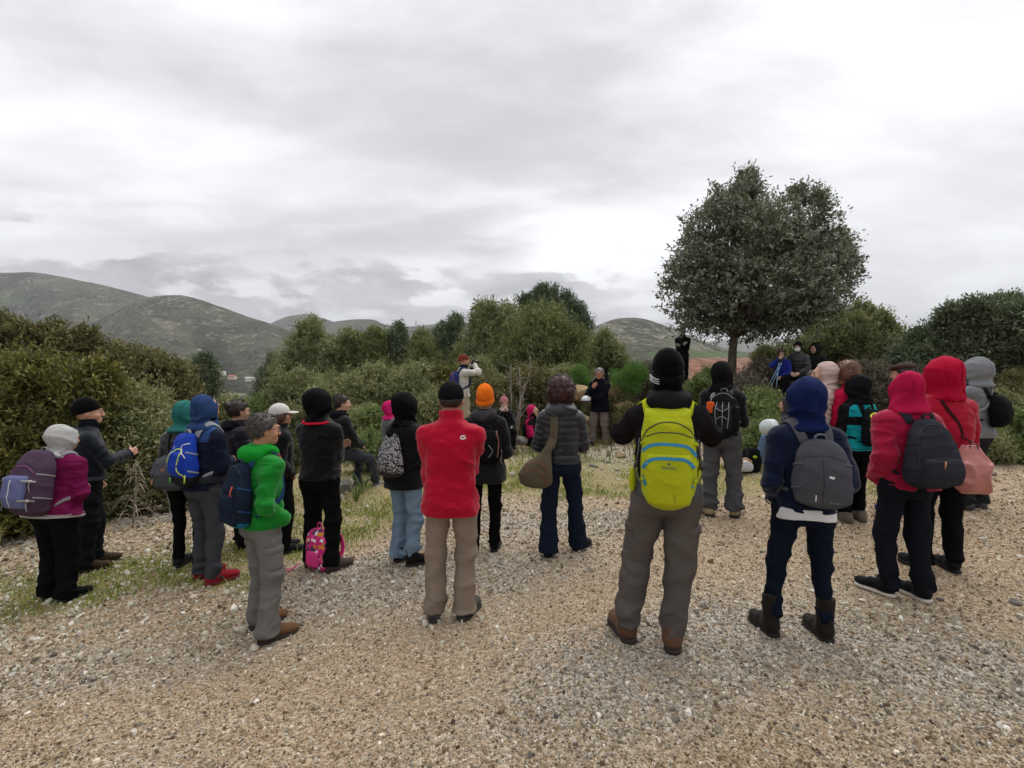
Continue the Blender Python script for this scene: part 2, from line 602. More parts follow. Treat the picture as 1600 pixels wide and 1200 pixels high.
def masks(X, Y):
    """how grassy, mossy-stony and grey-gravelly the ground is at a place"""
    P = np.stack([X, Y, 0 * X], -1).astype(f32).reshape(-1, 3)
    n1 = sn(P, 1.3, 91).reshape(X.shape); n2 = sn(P, 4.5, 92).reshape(X.shape); n3 = sn(P, 0.8, 93).reshape(X.shape)
    g = blob(X, Y, -0.8, 8.6, 4.2, 1.7) + blob(X, Y, 4.2, 7.6, 1.6, 1.6) + 0.9 * blob(X, Y, -2.2, 7.0, 1.2, 1.6) + blob(X, Y, 2.2, 7.6, 1.6, 1.1)
    g = g + 1.0 * blob(X, Y, -4.0, 4.9, 2.3, 1.0, 0.35) + 0.5 * blob(X, Y, -2.6, 4.6, 0.5, 0.25)
    far = np.clip((Y - 9.5 - 0.15 * np.abs(X)) / 3, 0, 1)
    g = np.clip(g * 1.1 + far + 0.22 * n2 + 0.2 * n1 - 0.22, 0, 1)
    wild = np.clip((np.hypot(X, Y) - 12.5) / 3, 0, 1)
    wild = np.maximum(wild, np.clip((-X - 0.66 * Y - 1.9) / 0.8, 0, 1) * (Y > -1))
    grey = 0.9 * blob(X, Y, 0.9, 3.0, 1.4, 0.55, 0.5) + 0.8 * blob(X, Y, -0.9, 4.6, 1.5, 0.7) + 0.9 * blob(X, Y, 1.7, 9.8, 1.9, 1.3) + 0.8 * blob(X, Y, 2.8, 2.6, 1.5, 0.5, -0.5) + 0.6 * blob(X, Y, -2.6, 3.4, 1.0, 0.4, 0.3) + 0.8 * blob(X, Y, 0.7, 5.8, 1.3, 0.5)
    grey = np.clip(grey + 0.25 * n1 + 0.2 * n2, 0, 1)
    red = np.clip(0.5 + 0.5 * n3 + 0.25 * n2 - 0.4 * grey, 0, 1)
    stony = np.clip(blob(X, Y, -4.4, 5.6, 2.6, 1.2, 0.4) + 0.6 * blob(X, Y, -3.6, 3.9, 2.5, 0.7, 0.3) + blob(X, Y, 1.7, 10.0, 2.0, 1.4) + 0.5 * blob(X, Y, -1.4, 9.4, 2.5, 1.1) + 0.25 * n2, 0, 1)
    return g, wild, grey, red, stony


def ground_material():
    m = bpy.data.materials.new('gravel_ground')
    m.use_nodes = True
    t = NT(m.node_tree)
    co = t.n('ShaderNodeTexCoord').outputs['Object']
    A = lambda k: t.n('ShaderNodeAttribute', attribute_name=k).outputs['Fac']
    n_f = t.noise(co, 55, 5, 0.75)
    n_m = t.noise(co, 9, 5, 0.65)
    n_l = t.noise(co, 1.6, 4, 0.6)
    vo = t.n('ShaderNodeTexVoronoi', {'Scale': 62.0, 'Vector': co, 'Randomness': 1.0})
    cell = t.n('ShaderNodeSeparateXYZ', {0: t.n('ShaderNodeMapping', {0: vo.outputs['Color']}).outputs[0]}).outputs[0]
    tan = t.mix(n_m, srgb('8c765b'), srgb('b19b7d'))
    tan = t.mix(t.math('MULTIPLY', A('red'), t.smooth(n_l, 0.35, 0.65, 0.1, 0.6)), tan, srgb('a67f5f'))
    grit = t.ramp(cell, [(0.0, srgb('776752')), (0.35, srgb('a5937a')), (0.7, srgb('c8bba3')), (1.0, srgb('e4dece'))])
    tan = t.mix(t.smooth(n_f, 0.40, 0.62, 0.15, 0.7), tan, grit)
    gr = t.ramp(t.math('ADD', t.math('MULTIPLY', cell, 0.6), t.math('MULTIPLY', n_f, 0.4)), [(0.2, srgb('77736c')), (0.5, srgb('a09b91')), (0.85, srgb('ccc8be'))])
    c = t.mix(t.math('MULTIPLY', A('grey'), t.smooth(n_m, 0.3, 0.6)), tan, gr)
    gc = t.mix(n_f, srgb('6b6636'), srgb('a0965e'))
    gm = t.smooth(t.math('ADD', A('grass'), t.math('MULTIPLY', t.math('SUBTRACT', n_m, 0.5), 1.3)), 0.35, 0.75)
    c = t.mix(t.math('MULTIPLY', gm, 0.62), c, gc)
    wc = t.mix(n_m, srgb('33301d'), srgb('5a5233'))
    c = t.mix(A('wild'), c, wc)
    # far valley: scrub, pale fields, hedges
    vn = t.noise(co, 0.012, 6, 0.6)
    vv = t.n('ShaderNodeTexVoronoi', {'Scale': 0.009, 'Vector': co})
    field = t.ramp(t.n('ShaderNodeSeparateXYZ', {0: vv.outputs['Color']}).outputs[0], [(0.2, srgb('4a5138')), (0.5, srgb('6d7153')), (0.75, srgb('85805f')), (1.0, srgb('59603f'))])
    valley = t.mix(t.smooth(vn, 0.42, 0.58), field, srgb('3d4530'))
    valley = t.mix(t.smooth(t.noise(co, 0.09, 4, 0.7), 0.5, 0.62, 0, 0.8), valley, srgb('2f3726'))
    c = t.mix(A('valley'), c, valley)
    h = t.math('ADD', t.math('MULTIPLY', t.smooth(vo.outputs['Distance'], 0.0, 0.7, 1.0, 0.0), 0.6), t.math('MULTIPLY', n_f, 0.5))
    b1 = t.n('ShaderNodeBump', {'Strength': 1.0, 'Distance': 0.012, 'Height': h})
    b2 = t.n('ShaderNodeBump', {'Strength': 0.7, 'Distance': 0.05, 'Height': n_m, 'Normal': b1.outputs[0]})
    p = t.n('ShaderNodeBsdfPrincipled', {'Base Color': c, 'Roughness': 0.95, 'Normal': b2.outputs[0], 'Specular IOR Level': 0.15})
    t.n('ShaderNodeOutputMaterial', {0: p.outputs[0]})
    return m


def build_ground():
    rr = [0.0]
    r = 0.25
    while r < 9000:
        rr.append(r)
        r += max(0.045, r * 0.0175)
    rr = np.array(rr)
    na = 420
    an = np.linspace(0, 2 * math.pi, na, endpoint=False)
    X = rr[:, None] * np.sin(an)[None]; Y = rr[:, None] * np.cos(an)[None]
    Z = G(X, Y)
    P = np.stack([X, Y, 0 * X], -1).reshape(-1, 3).astype(f32)
    Z = Z + np.clip((rr - 30) / 200, 0, 1)[:, None] * (4 * sn(P, 0.02, 8) + 1.2 * sn(P, 0.07, 9)).reshape(X.shape)
    g, wild, grey, red, stony = masks(X, Y)
    val = np.broadcast_to(np.clip((rr - 25) / 25, 0, 1)[:, None], X.shape)
    i = np.arange(len(rr) - 1)[:, None]; j = np.arange(na)[None]
    q = np.stack([i * na + j, i * na + (j + 1) % na, (i + 1) * na + (j + 1) % na, (i + 1) * na + j], -1).reshape(-1, 4)[:, ::-1]
    V = np.stack([X, Y, Z], -1).reshape(-1, 3)
    o = emit('ground', V, q, ground_material(), attrs=dict(grass=g.ravel(), wild=wild.ravel(), grey=grey.ravel(), red=red.ravel(), valley=val.ravel()))
    tag(o, kind='structure')


build_ground()


# ------------------------------------------------------------------ hills
def hill_material(name, lo, hi, rock, rock_amt):
    m = bpy.data.materials.new(name)
    m.use_nodes = True
    t = NT(m.node_tree)
    co = t.n('ShaderNodeTexCoord').outputs['Object']
    A = lambda k: t.n('ShaderNodeAttribute', attribute_name=k).outputs['Fac']
    big = t.noise(co, 0.006, 7, 0.62, 0.6)
    mid = t.noise(co, 0.022, 7, 0.78)
    dots = t.n('ShaderNodeTexVoronoi', {'Scale': 0.085, 'Vector': co})
    dm = t.smooth(t.math('ADD', dots.outputs['Distance'], t.math('MULTIPLY', mid, 0.5)), 0.45, 0.80)
    c = t.mix(t.smooth(big, 0.38, 0.6), srgb(lo), srgb(hi))
    c = t.mix(t.math('MULTIPLY', dm, 0.35), c, srgb('777561'))
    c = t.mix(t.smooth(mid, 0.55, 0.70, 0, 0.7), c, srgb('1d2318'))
    rk = t.math('MULTIPLY', t.smooth(t.noise(co, 0.016, 7, 0.72, 1.0), 0.62 - rock_amt, 0.72 - rock_amt), t.smooth(t.noise(co, 0.09, 4, 0.7), 0.42, 0.58))
    rk = t.math('MULTIPLY', rk, A('rocky'))
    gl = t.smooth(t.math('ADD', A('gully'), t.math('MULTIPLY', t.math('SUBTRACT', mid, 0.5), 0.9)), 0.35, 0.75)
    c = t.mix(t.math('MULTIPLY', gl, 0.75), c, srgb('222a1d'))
    c = t.mix(rk, c, srgb(rock))
    redn = t.smooth(t.math('ADD', A('red'), t.math('MULTIPLY', t.math('SUBTRACT', t.noise(co, 0.02, 5, 0.6), 0.5), 1.6)), 0.45, 0.6)
    redc = t.ramp(t.noise(t.n('ShaderNodeMapping', {0: co, 3: (0.3, 1, 3)}).outputs[0], 0.03, 3), [(0.35, srgb('8a5a45')), (0.6, srgb('b07f66')), (0.75, srgb('7c7a58'))])
    c = t.mix(t.math('MULTIPLY', redn, 0.9), c, redc)
    gn = t.smooth(t.math('ADD', A('green'), t.math('MULTIPLY', t.math('SUBTRACT', t.noise(co, 0.02, 5, 0.6), 0.5), 1.8)), 0.45, 0.65)
    c = t.mix(t.math('MULTIPLY', gn, 0.8), c, srgb('5d7042'))
    bu = t.n('ShaderNodeBump', {'Strength': 1.0, 'Distance': 14.0, 'Height': t.math('ADD', mid, dots.outputs['Distance'])})
    bu2 = t.n('ShaderNodeBump', {'Strength': 1.0, 'Distance': 60.0, 'Height': big, 'Normal': bu.outputs[0]})
    p = t.n('ShaderNodeBsdfPrincipled', {'Base Color': c, 'Roughness': 1.0, 'Specular IOR Level': 0.0, 'Normal': bu2.outputs[0]})
    t.n('ShaderNodeOutputMaterial', {0: p.outputs[0]})
    return m


def hill(crest, D, run, base, mat, seed, spur=0.12, back=0.5, red=None, green=None, rocky=1.0, ux=4):
    crest = np.array(crest, float)
    u = np.arange(crest[0, 0], crest[-1, 0] + 1, ux)
    i = np.interp(u, crest[:, 0], np.arange(len(crest)))
    sp = spline(crest, 60 * len(crest))
    v = np.interp(u, sp[:, 0], sp[:, 1])
    xc = (u - CX) / F_PX * D
    zc = CAM_H + (580 - v) / F_PX * D
    P1 = np.stack([xc, 0 * xc + seed * 900, 0 * xc], -1).astype(f32)
    zc = zc + 0.0022 * D * sn(P1, 24.0 / D * 3.2, seed) * 0.5 + 0.0011 * D * sn(P1, 60 / D * 3, seed + 1) * 0.6
    T = np.concatenate([np.linspace(-back, 0, 14)[:-1], np.linspace(0, 1, 90)])
    TT, XX = np.meshgrid(T, xc, indexing='ij')
    Dy = D - TT * run
    h = (zc - base)[None]
    prof = np.where(TT >= 0, (1 - np.abs(TT)) ** 1.25, 1 - (TT / back) ** 2 * 0.9)
    Z = base + h * prof
    Q = np.stack([XX / run * 1000 * 1.0, TT * 420, 0 * XX + seed * 77], -1).reshape(-1, 3).astype(f32)
    r1 = np.abs(sn(Q, 0.011, seed + 2)).reshape(XX.shape)
    r2 = sn(Q, 0.032, seed + 3).reshape(XX.shape)
    r3 = sn(Q, 0.09, seed + 4).reshape(XX.shape)
    amp = np.clip(np.abs(TT) * 5, 0, 1) * np.clip((1 - TT) * 3, 0, 1)
    Z = Z - amp * h * spur * (r1 * 1.6 - 0.35 * r2 - 0.12 * r3 + 0.3)
    px = XX * (Dy / D)
    V = np.stack([px, Dy, Z], -1).reshape(-1, 3)
    n1, n2 = XX.shape
    a = (np.arange(n1 - 1)[:, None] * n2 + np.arange(n2 - 1)[None])
    q = np.stack([a, a + 1, a + n2 + 1, a + n2], -1).reshape(-1, 4)
    U = CX + F_PX * XX / D
    VV = 580 - (Z - CAM_H) / Dy * F_PX
    def area(b):
        if b is None: return np.zeros(U.size)
        return (np.clip((U - b[0]) / 25, 0, 1) * np.clip((b[1] - U) / 25, 0, 1) * np.clip((VV - b[2]) / 6, 0, 1) * np.clip((b[3] - VV) / 6, 0, 1)).ravel()
    ro = np.full(U.size, 1.0) * rocky * (0.35 + 0.65 * np.clip(1.1 - TT * 1.6, 0, 1)).ravel()
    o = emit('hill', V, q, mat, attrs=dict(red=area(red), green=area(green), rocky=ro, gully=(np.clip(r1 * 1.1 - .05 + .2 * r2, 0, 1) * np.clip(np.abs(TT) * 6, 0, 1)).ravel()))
    tag(o, kind='structure')
    return lambda uu, tt: _onhill(uu, tt, xc, T, V.reshape(n1, n2, 3))


def _onhill(uu, tt, xc, T, V):
    n1, n2 = V.shape[:2]
    j = int(np.clip(np.interp(uu, [V[13, 0, 0] / V[13, 0, 1] * F_PX + CX, V[13, -1, 0] / V[13, -1, 1] * F_PX + CX], [0, n2 - 1]), 0, n2 - 1))
    i = int(np.clip(np.searchsorted(T, tt), 0, n1 - 1))
    return V[i, j]


HM1 = hill_material('scrub_hill', '2d392b', '5a5d48', 'a89e90', 0.10)
HM2 = hill_material('scrub_hill', '303c2e', '5c6349', '98907f', 0.0)
HM3 = hill_material('scrub_hill', '33402f', '62644c', 'aaa294', 0.13)
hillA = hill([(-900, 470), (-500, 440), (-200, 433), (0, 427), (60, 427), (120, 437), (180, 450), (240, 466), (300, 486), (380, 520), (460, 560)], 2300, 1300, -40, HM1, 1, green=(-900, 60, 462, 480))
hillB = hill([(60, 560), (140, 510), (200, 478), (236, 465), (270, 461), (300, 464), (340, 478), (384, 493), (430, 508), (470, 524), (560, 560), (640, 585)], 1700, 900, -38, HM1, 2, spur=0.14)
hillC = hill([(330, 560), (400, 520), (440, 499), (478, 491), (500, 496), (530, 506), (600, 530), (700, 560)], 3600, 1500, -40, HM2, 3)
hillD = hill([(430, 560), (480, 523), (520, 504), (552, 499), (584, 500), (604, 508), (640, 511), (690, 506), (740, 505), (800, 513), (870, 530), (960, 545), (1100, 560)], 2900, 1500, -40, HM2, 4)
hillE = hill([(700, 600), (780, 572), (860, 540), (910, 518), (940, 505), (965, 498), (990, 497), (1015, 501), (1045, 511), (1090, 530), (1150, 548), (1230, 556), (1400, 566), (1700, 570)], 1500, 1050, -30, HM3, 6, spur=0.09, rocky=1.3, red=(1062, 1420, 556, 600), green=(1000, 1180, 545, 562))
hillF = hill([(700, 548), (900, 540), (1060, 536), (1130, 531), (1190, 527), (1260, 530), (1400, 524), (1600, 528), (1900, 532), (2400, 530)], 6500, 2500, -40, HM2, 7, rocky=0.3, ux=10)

HAZE = True
if HAZE:
    hz_m = bpy.data.materials.new('haze')
    hz_m.use_nodes = True
    _t = NT(hz_m.node_tree)
    _v = _t.n('ShaderNodeVolumePrincipled', {'Color': (0.80, 0.83, 0.88, 1), 'Density': 0.00013, 'Anisotropy': 0.2})
    _o = _t.n('ShaderNodeOutputMaterial')
    _t.t.links.new(_v.outputs[0], _o.inputs['Volume'])
    a = np.array([(x, y, z) for x in (-9500, 9500) for y in (-9500, 9500) for z in (-60, 900)], float)
    fq = np.array([(0, 1, 3, 2), (4, 6, 7, 5), (0, 4, 5, 1), (2, 3, 7, 6), (0, 2, 6, 4), (1, 5, 7, 3)])
    hz = emit('haze', a, fq, hz_m, smooth=False)
    tag(hz, kind='stuff')


# ------------------------------------------------------------------ far houses on the slope, town, mast
def prism(w, d, h, rh, loc, rz, root, wall, roof, win):
    """small house: walls, gabled roof with eaves, window openings with panes"""
    c, s = math.cos(rz), math.sin(rz)
    def tr(V):
        V = np.asarray(V, float)
        return np.stack([V[:, 0] * c - V[:, 1] * s, V[:, 0] * s + V[:, 1] * c, V[:, 2]], -1) + np.asarray(loc)
    a, b = w / 2, d / 2
    V = [(-a, -b, -2), (a, -b, -2), (a, b, -2), (-a, b, -2), (-a, -b, h), (a, -b, h), (a, b, h), (-a, b, h), (-a, 0, h + rh), (a, 0, h + rh)]
    emit('wall', tr(V), [np.array([(0, 1, 5, 4), (2, 3, 7, 6)]), np.array([(1, 2, 6), (3, 0, 4), (1, 6, 5), (3, 4, 7), (4, 8, 7), (5, 6, 9)])], wall, root, smooth=False)
    e = 0.5
    Rf = [(-a - e, -b - e, h - 0.2), (a + e, -b - e, h - 0.2), (a + e, 0, h + rh + 0.15), (-a - e, 0, h + rh + 0.15), (-a - e, b + e, h - 0.2), (a + e, b + e, h - 0.2)]
    Rl = [(x, y, z + 0.35) for x, y, z in Rf]
    emit('roof', tr(Rf + Rl), np.array([(0, 3, 2, 1), (3, 4, 5, 2), (6, 7, 8, 9), (9, 8, 11, 10), (0, 1, 7, 6), (5, 4, 10, 11), (0, 6, 9, 3), (3, 9, 10, 4), (1, 2, 8, 7), (2, 5, 11, 8)]), roof, root, smooth=False)
    for k in (-0.6, 0.0, 0.6):
        x = a * k
        q = [(x - 0.7, -b - 0.05, 1.0), (x + 0.7, -b - 0.05, 1.0), (x + 0.7, -b - 0.05, 2.4), (x - 0.7, -b - 0.05, 2.4)]
        emit('window', tr(q + [(p[0], p[1] + 0.3, p[2]) for p in q]), np.array([(0, 1, 2, 3), (4, 7, 6, 5), (0, 4, 5, 1), (1, 5, 6, 2), (2, 6, 7, 3), (3, 7, 4, 0)]), win, root, smooth=False)


wallw = plain('d9d6cf', 0.9, 'plaster'); wallc = plain('c9bfae', 0.9, 'plaster')
roofr = plain('a5654c', 0.9, 'roof_tiles'); rooff = plain('b9b4aa', 0.9, 'roof_tiles'); wdark = plain('23262a', 0.3, 'window_glass')
for (u, v, d, w, rz, wl, rf, lab) in [
        (345, 583, 900, 15, 0.3, wallw, rooff, 'white house with pale roof, uppermost at the foot of the long hill'),
        (363, 589, 850, 12, -0.2, wallc, roofr, 'small house with orange-red tiled roof at the foot of the long hill'),
        (391, 592, 860, 14, 0.1, wallw, rooff, 'low white house right of the red-roofed one at the foot of the hill'),
        (311, 548, 1250, 9, 0.5, wallc, rooff, 'lone pale building on the middle slope of the long hill'),
        (446, 560, 1500, 16, 0.2, wallc, rooff, 'pale building by the winding road between the hills')]:
    p = W(u, v, d)
    base = thing('house', lab, 'house', p - np.array([0, 0, 2.2]), rz, 'houses at the foot of the hills')
    prism(w, 8, 3.2, 2.0, p - np.array([0, 0, 2.2]), rz, base, wl, rf, wdark)
# town far off between the trunk and the right-hand trees: tiny pale blocks
_g = np.random.RandomState(3)
tv, tf = [], []
for k in range(230):
    u = _g.uniform(1085, 1330); v = 546 - 12 * abs(_g.normal()) * 0.5 + _g.uniform(-2, 3)
    d = _g.uniform(2500, 3600)
    p = W(u, v, d); w = _g.uniform(8, 22); hh = _g.uniform(6, 14)
    q = np.array([(sx * w / 2, sy * 6, sz) for sx in (-1, 1) for sy in (-1, 1) for sz in (-40, hh)]) + p
    tv.append(q); tf.append(np.array([(0, 1, 3, 2), (4, 6, 7, 5), (0, 4, 5, 1), (2, 3, 7, 6), (1, 5, 7, 3)]) + 8 * k)
o = emit('distant_town', np.concatenate(tv), np.concatenate(tf), plain('b9b5ae', 0.9, 'town_plaster', scale=0.02, var=0.3), smooth=False)
tag(o, 'hazy pale blocks of a distant town behind the trunk of the tall round tree', kind='stuff')
p = W(650, 511, 2850)
m_ = thing('radio_mast', 'thin radio mast on the low ridge beyond the middle trees', 'mast', p)
emit('mast_pole', *tube([p + np.array([0, 0, -10]), p + np.array([0, 0, 42])], [3, 2.0], 5), plain('8b8d90', 0.5, 'mast_steel'), m_)
emit('guy_wires', *join([tube([p + np.array([0, 0, 36]), p + np.array([sx, 0, -8])], 0.5, 4) for sx in (-18, 18)]), plain('8b8d90', 0.5, 'mast_steel'), m_)
# ------------------------------------------------------------------ people
BODY_T = [(0.78, 0, 0, .10, .09), (0.90, 0, -.005, .138, .10), (1.05, 0, 0, .120, .085), (1.25, 0, 0, .135, .09), (1.38, 0, 0, .13, .078), (1.45, 0, -.005, .09, .06), (1.50, 0, -.005, .05, .05), (1.56, 0, 0, .045, .05)]


def ik(a, t, l1, l2, pole):
    a = np.asarray(a, float); t = np.asarray(t, float)
    d = t - a
    L = np.linalg.norm(d)
    L2 = min(L, (l1 + l2) * 0.995)
    u = d / (L + 1e-9)
    t = a + u * L2
    x = (l1 * l1 - l2 * l2 + L2 * L2) / (2 * L2)
    h = math.sqrt(max(l1 * l1 - x * x, 0))
    p = np.asarray(pole, float)
    p = unit(p - (p @ u) * u)
    return a + u * x + p * h, t


ARMS = {
    'pockets': ((.165, .095, .93), (.36, -1, -.1)),
    'crossed': ((-.05, .20, 1.18), (.42, -.18, -1)),
    'front': ((.05, .185, 1.04), (.65, -.45, -.6)),
    'clasp': ((.035, .18, 1.12), (.55, -.3, -1)),
    'down': ((.265, .05, .91), (.2, -1, 0)),
    'phone': ((.07, .31, 1.39), (1, .1, -.8)),
    'camera': ((.07, .23, 1.56), (.9, .1, -.8)),
    'chin': ((.055, .19, 1.50), (.5, .2, -1)),
    'lap': ((.09, .30, 1.02), (.8, -.5, -.3)),
    'out': ((-.02, .50, 1.20), (.9, -.2, -.6)),
    'hip': ((.20, .02, 1.00), (1, -.5, 0)),
    'straps': ((.12, .16, 1.25), (.8, -.3, -1)),
}


class Fig:
    def __init__(s, key, label, pos, H, yaw, shw=0.0, hip=.92, back=0.0, lean=0.0, feet=((-.12, 0), (.12, 0)), toes=(-8, 8), arms='crossed', turn=0, nod=0, wide=1.0, vox=0.012, skin='b5856b', group='walkers standing in a ring on the gravel', foot_z=(0, 0)):
        s.k = H / 1.75
        _g = np.random.RandomState(sum(ord(c) * (i + 5) for i, c in enumerate(key)) % 9973)
        _j = _g.uniform(-1, 1, 8)
        if hip > .75:
            lean = lean + 1.5 * _j[0] + 1; turn = turn + 9 * _j[1]; nod = nod + 5 * _j[2] + 2
            feet = tuple((fx * (1 + .18 * _j[3]) , fy + .03 * _j[4 + i]) for i, (fx, fy) in enumerate(feet))
        s.sway = .016 * _j[6] if hip > .75 else 0.0
        s.pos = np.asarray(pos, float)
        s.yaw = R(yaw) + math.atan2(pos[0], pos[1])     # yaw: turned to the right of the line of sight
        s.lean = R(lean); s.hip = hip
        s.pelvis = np.array([s.sway, back, hip])
        s.wide = wide
        s.vox = vox
        s.seed = abs(hash(key)) % 1000 if False else sum(ord(c) * (i + 3) for i, c in enumerate(key)) % 997
        s.skin = skin_mat(skin)
        s.root = thing('person', label, 'person', s.pos, -s.yaw, group)
        cy, sy = math.cos(s.yaw), math.sin(s.yaw)
        s.Rz = np.array([[cy, sy, 0], [-sy, cy, 0], [0, 0, 1]])
        c, q = math.cos(s.lean), math.sin(s.lean)
        s.Rl = np.array([[1, 0, 0], [0, c, q], [0, -q, c]])       # leaning forward carries +z towards +y
        a, b = R(turn), R(nod)
        Ra = np.array([[math.cos(a), math.sin(a), 0], [-math.sin(a), math.cos(a), 0], [0, 0, 1]])
        Rb = np.array([[1, 0, 0], [0, math.cos(b), math.sin(b)], [0, -math.sin(b), math.cos(b)]])
        s.Rh = Ra @ Rb
        s.neck = np.array([0, -.005, 1.50])
        s.arm = []
        ar = arms if isinstance(arms, (tuple, list)) else (arms, arms)
        for sd, ap in zip((-1, 1), ar):
            (wx, wy, wz), (px, py, pz) = ARMS[ap] if isinstance(ap, str) else ap
            sh = np.array([sd * (.136 + .030 * wide + shw), -.005, 1.368])
            wr = (sd * wx, wy + (.03 if sd > 0 and ap in ('crossed', 'clasp') else 0), wz + (.04 if sd > 0 and ap == 'crossed' else 0))
            el, wr = ik(sh, wr, .285, .255, (sd * px, py, pz))
            s.arm.append((sh, el, wr, ap))
        s.leg = []
        for sd, (fx, fy), tz, fz in zip((-1, 1), feet, toes, foot_z):
            hp = s.t2b(np.array([[sd * .092, 0, .90]]))[0]
            an = np.array([fx, fy, .095 + fz])
            L_ = np.linalg.norm(an - hp)
            q_ = 1.0 if hip < .75 else min(1.05, L_ * 1.004 / .835)
            kn, an = ik(hp, an, .42 * q_, .415 * q_, (sd * .12 + .5 * math.sin(R(tz)), 1, .15 if hip < .7 else 0))
            s.leg.append((hp, kn, an, R(tz), fz))
        s.jacket = None

    # frames: h head, t torso, b base, w world
    def h2t(s, P): return (P - s.neck) * s.hs @ s.Rh.T + s.neck
    hs = 1.05
    def t2h(s, P): return ((P - s.neck) @ s.Rh / s.hs + s.neck).astype(f32)
    def t2b(s, P): return (P - [0, 0, .92]) @ s.Rl.T + s.pelvis
    def b2t(s, P): return ((P - s.pelvis) @ s.Rl + [0, 0, .92]).astype(f32)
    def b2w(s, P): return s.pos + s.k * (P @ s.Rz.T)
    def t2w(s, P): return s.b2w(s.t2b(np.asarray(P, float)))
    def h2w(s, P): return s.t2w(s.h2t(np.asarray(P, float)))

    def put(s, name, VF, mats, fr='t', parent=None, root=None, **kw):
        V, Fa = VF
        V = {'t': s.t2w, 'b': s.b2w, 'h': s.h2w}[fr](V)
        return emit(name, V, Fa, mats, root or s.root, parent, **kw)

    # ---- body
    def body(s, detail=True):
        hv = .0052 if detail else .009
        parts = []
        def torso(P):
            d = loft(P, BODY_T)
            d = smax(d, P[:, 2] - 1.53, .02)
            for sh, el, wr, _ in s.arm:
                d = smin(d, cap(P, sh * [1, 1, 1] - [0, 0, .02], el, .036, .031), .03)
                d = np.minimum(d, cap(P, el, wr, .031, .026))
            return smax(d, .86 - P[:, 2], .02)
        V, Fq = nets(torso, (-.6, -.45, .8), (.6, .6, 1.7), .022)
        parts.append((s.t2w(V), Fq))
        def legs(P):
            d = None
            for hp, kn, an, _, _ in s.leg:
                e = smin(cap(P, hp, kn, .07, .048), cap(P, kn, an - [0, 0, .03], .048, .036), .02)
                d = e if d is None else np.minimum(d, e)
            return smin(d, ell(P, s.pelvis - [0, 0, .02], (.14, .10, .09)), .04)
        V, Fq = nets(legs, (-.6, -.6, -.1), (.6, .9, 1.15), .024)
        parts.append((s.b2w(V), Fq))
        def head(P):
            d = ell(P, (0, -.008, 1.655), (.076, .098, .093))
            d = smin(d, ell(P, (0, .034, 1.598), (.058, .066, .082)), .04)
            d = smin(d, ell(P, (0, .078, 1.548), (.030, .026, .022)), .03)
            for q in (-1, 1):
                d = smin(d, ell(P, (q * .04, .07, 1.60), (.024, .024, .026)), .02)
                d = smax(d, -(length(P - np.array([q * .032, .117, 1.638], f32)) - .019), .014)
                d = smin(d, length(P - np.array([q * .031, .088, 1.637], f32)) - .0125, .004)
                d = smin(d, ell(P, (q * .077, -.004, 1.625), (.011, .021, .031)), .008)
            d = smin(d, cap(P, (-.034, .099, 1.662), (.034, .099, 1.662), .011), .016)
            d = smin(d, cap(P, (0, .104, 1.655), (0, .121, 1.608), .009, .0125), .012)
            d = smin(d, cap(P, (-.012, .113, 1.603), (.012, .113, 1.603), .009), .006)
            d = smin(d, cap(P, (-.019, .099, 1.577), (.019, .099, 1.577), .0075), .007)
            d = smin(d, cap(P, (-.016, .098, 1.563), (.016, .098, 1.563), .008), .005)
            d = smin(d, cap(P, (0, -.012, 1.47), (0, -.004, 1.60), .054, .052), .03)
            return smax(d, 1.47 - P[:, 2], .01)
        V, Fq = nets(head, (-.12, -.14, 1.44), (.12, .17, 1.78), hv, .015)
        parts.append((s.h2w(V), Fq))
        for i, (sh, el, wr, ap) in enumerate(s.arm):
            sd = (-1, 1)[i]
            a = unit(wr - el)
            if ap == 'pockets': a = unit(np.array([-sd * .8, .05, -.6]))
            if ap == 'camera' or ap == 'phone' or ap == 'chin': nrm = np.array([0, -1.0, 0.2]) if ap != 'chin' else np.array([-sd, 0, 0.])
            elif ap in ('down', 'pockets', 'hip'): nrm = np.array([-sd, 0.2, 0])
            else: nrm = np.array([0, -1.0, -.3])
            nrm = unit(nrm - (nrm @ a) * a)
            c = np.cross(a, nrm)
            if c @ np.array([0, 0, 1]) < 0 and ap not in ('camera', 'phone', 'chin'): c = -c
            if ap in ('camera', 'phone', 'chin'):
                c = c if c[0] * sd < 0 else -c
            curl = .55 if ap in ('camera', 'phone') else .35
            segs = []
            for q in range(4):
                b0 = wr + a * .088 + c * (-.030 + .0205 * q) * 1.0
                l = (.030, .037, .041, .036)[q]
                b1 = b0 + l * unit(a + nrm * curl)
                b2 = b1 + l * .75 * unit(a + nrm * curl * 3)
                segs.append((b0 - a * .01, b1, b2, .0085 if q else .0075))
            t0 = wr + a * .03 + c * .030
            t1 = t0 + .038 * unit(a * .8 + c * .7 + nrm * .4)
            t2 = t1 + .028 * unit(a + c * .1 + nrm * .6)
            def hand(P, wr=wr, a=a, c=c, nrm=nrm, segs=segs, tt=(t0, t1, t2), el=el):
                Q = P - (wr + a * .055).astype(f32)
                M = np.stack([c, nrm, a], 1).astype(f32)
                Q = Q @ M
                d = box(Q, (0, 0, 0), (.040, .014, .046), .013)
                d = smin(d, cap(P, wr - unit(wr - el) * .06, wr + a * .02, .026, .025), .02)
                for b0, b1, b2, r in segs:
                    d = smin(d, np.minimum(cap(P, b0, b1, r + .001, r), cap(P, b1, b2, r, r - .0015)), .004)
                d = smin(d, np.minimum(cap(P, tt[0], tt[1], .012, .0095), cap(P, tt[1], tt[2], .0095, .0075)), .008)
                return d
            ce = wr + a * .06
            V, Fq = nets(hand, ce - .13, ce + .13, .0042 if detail else .007, .01)
            parts.append((s.t2w(V), Fq))
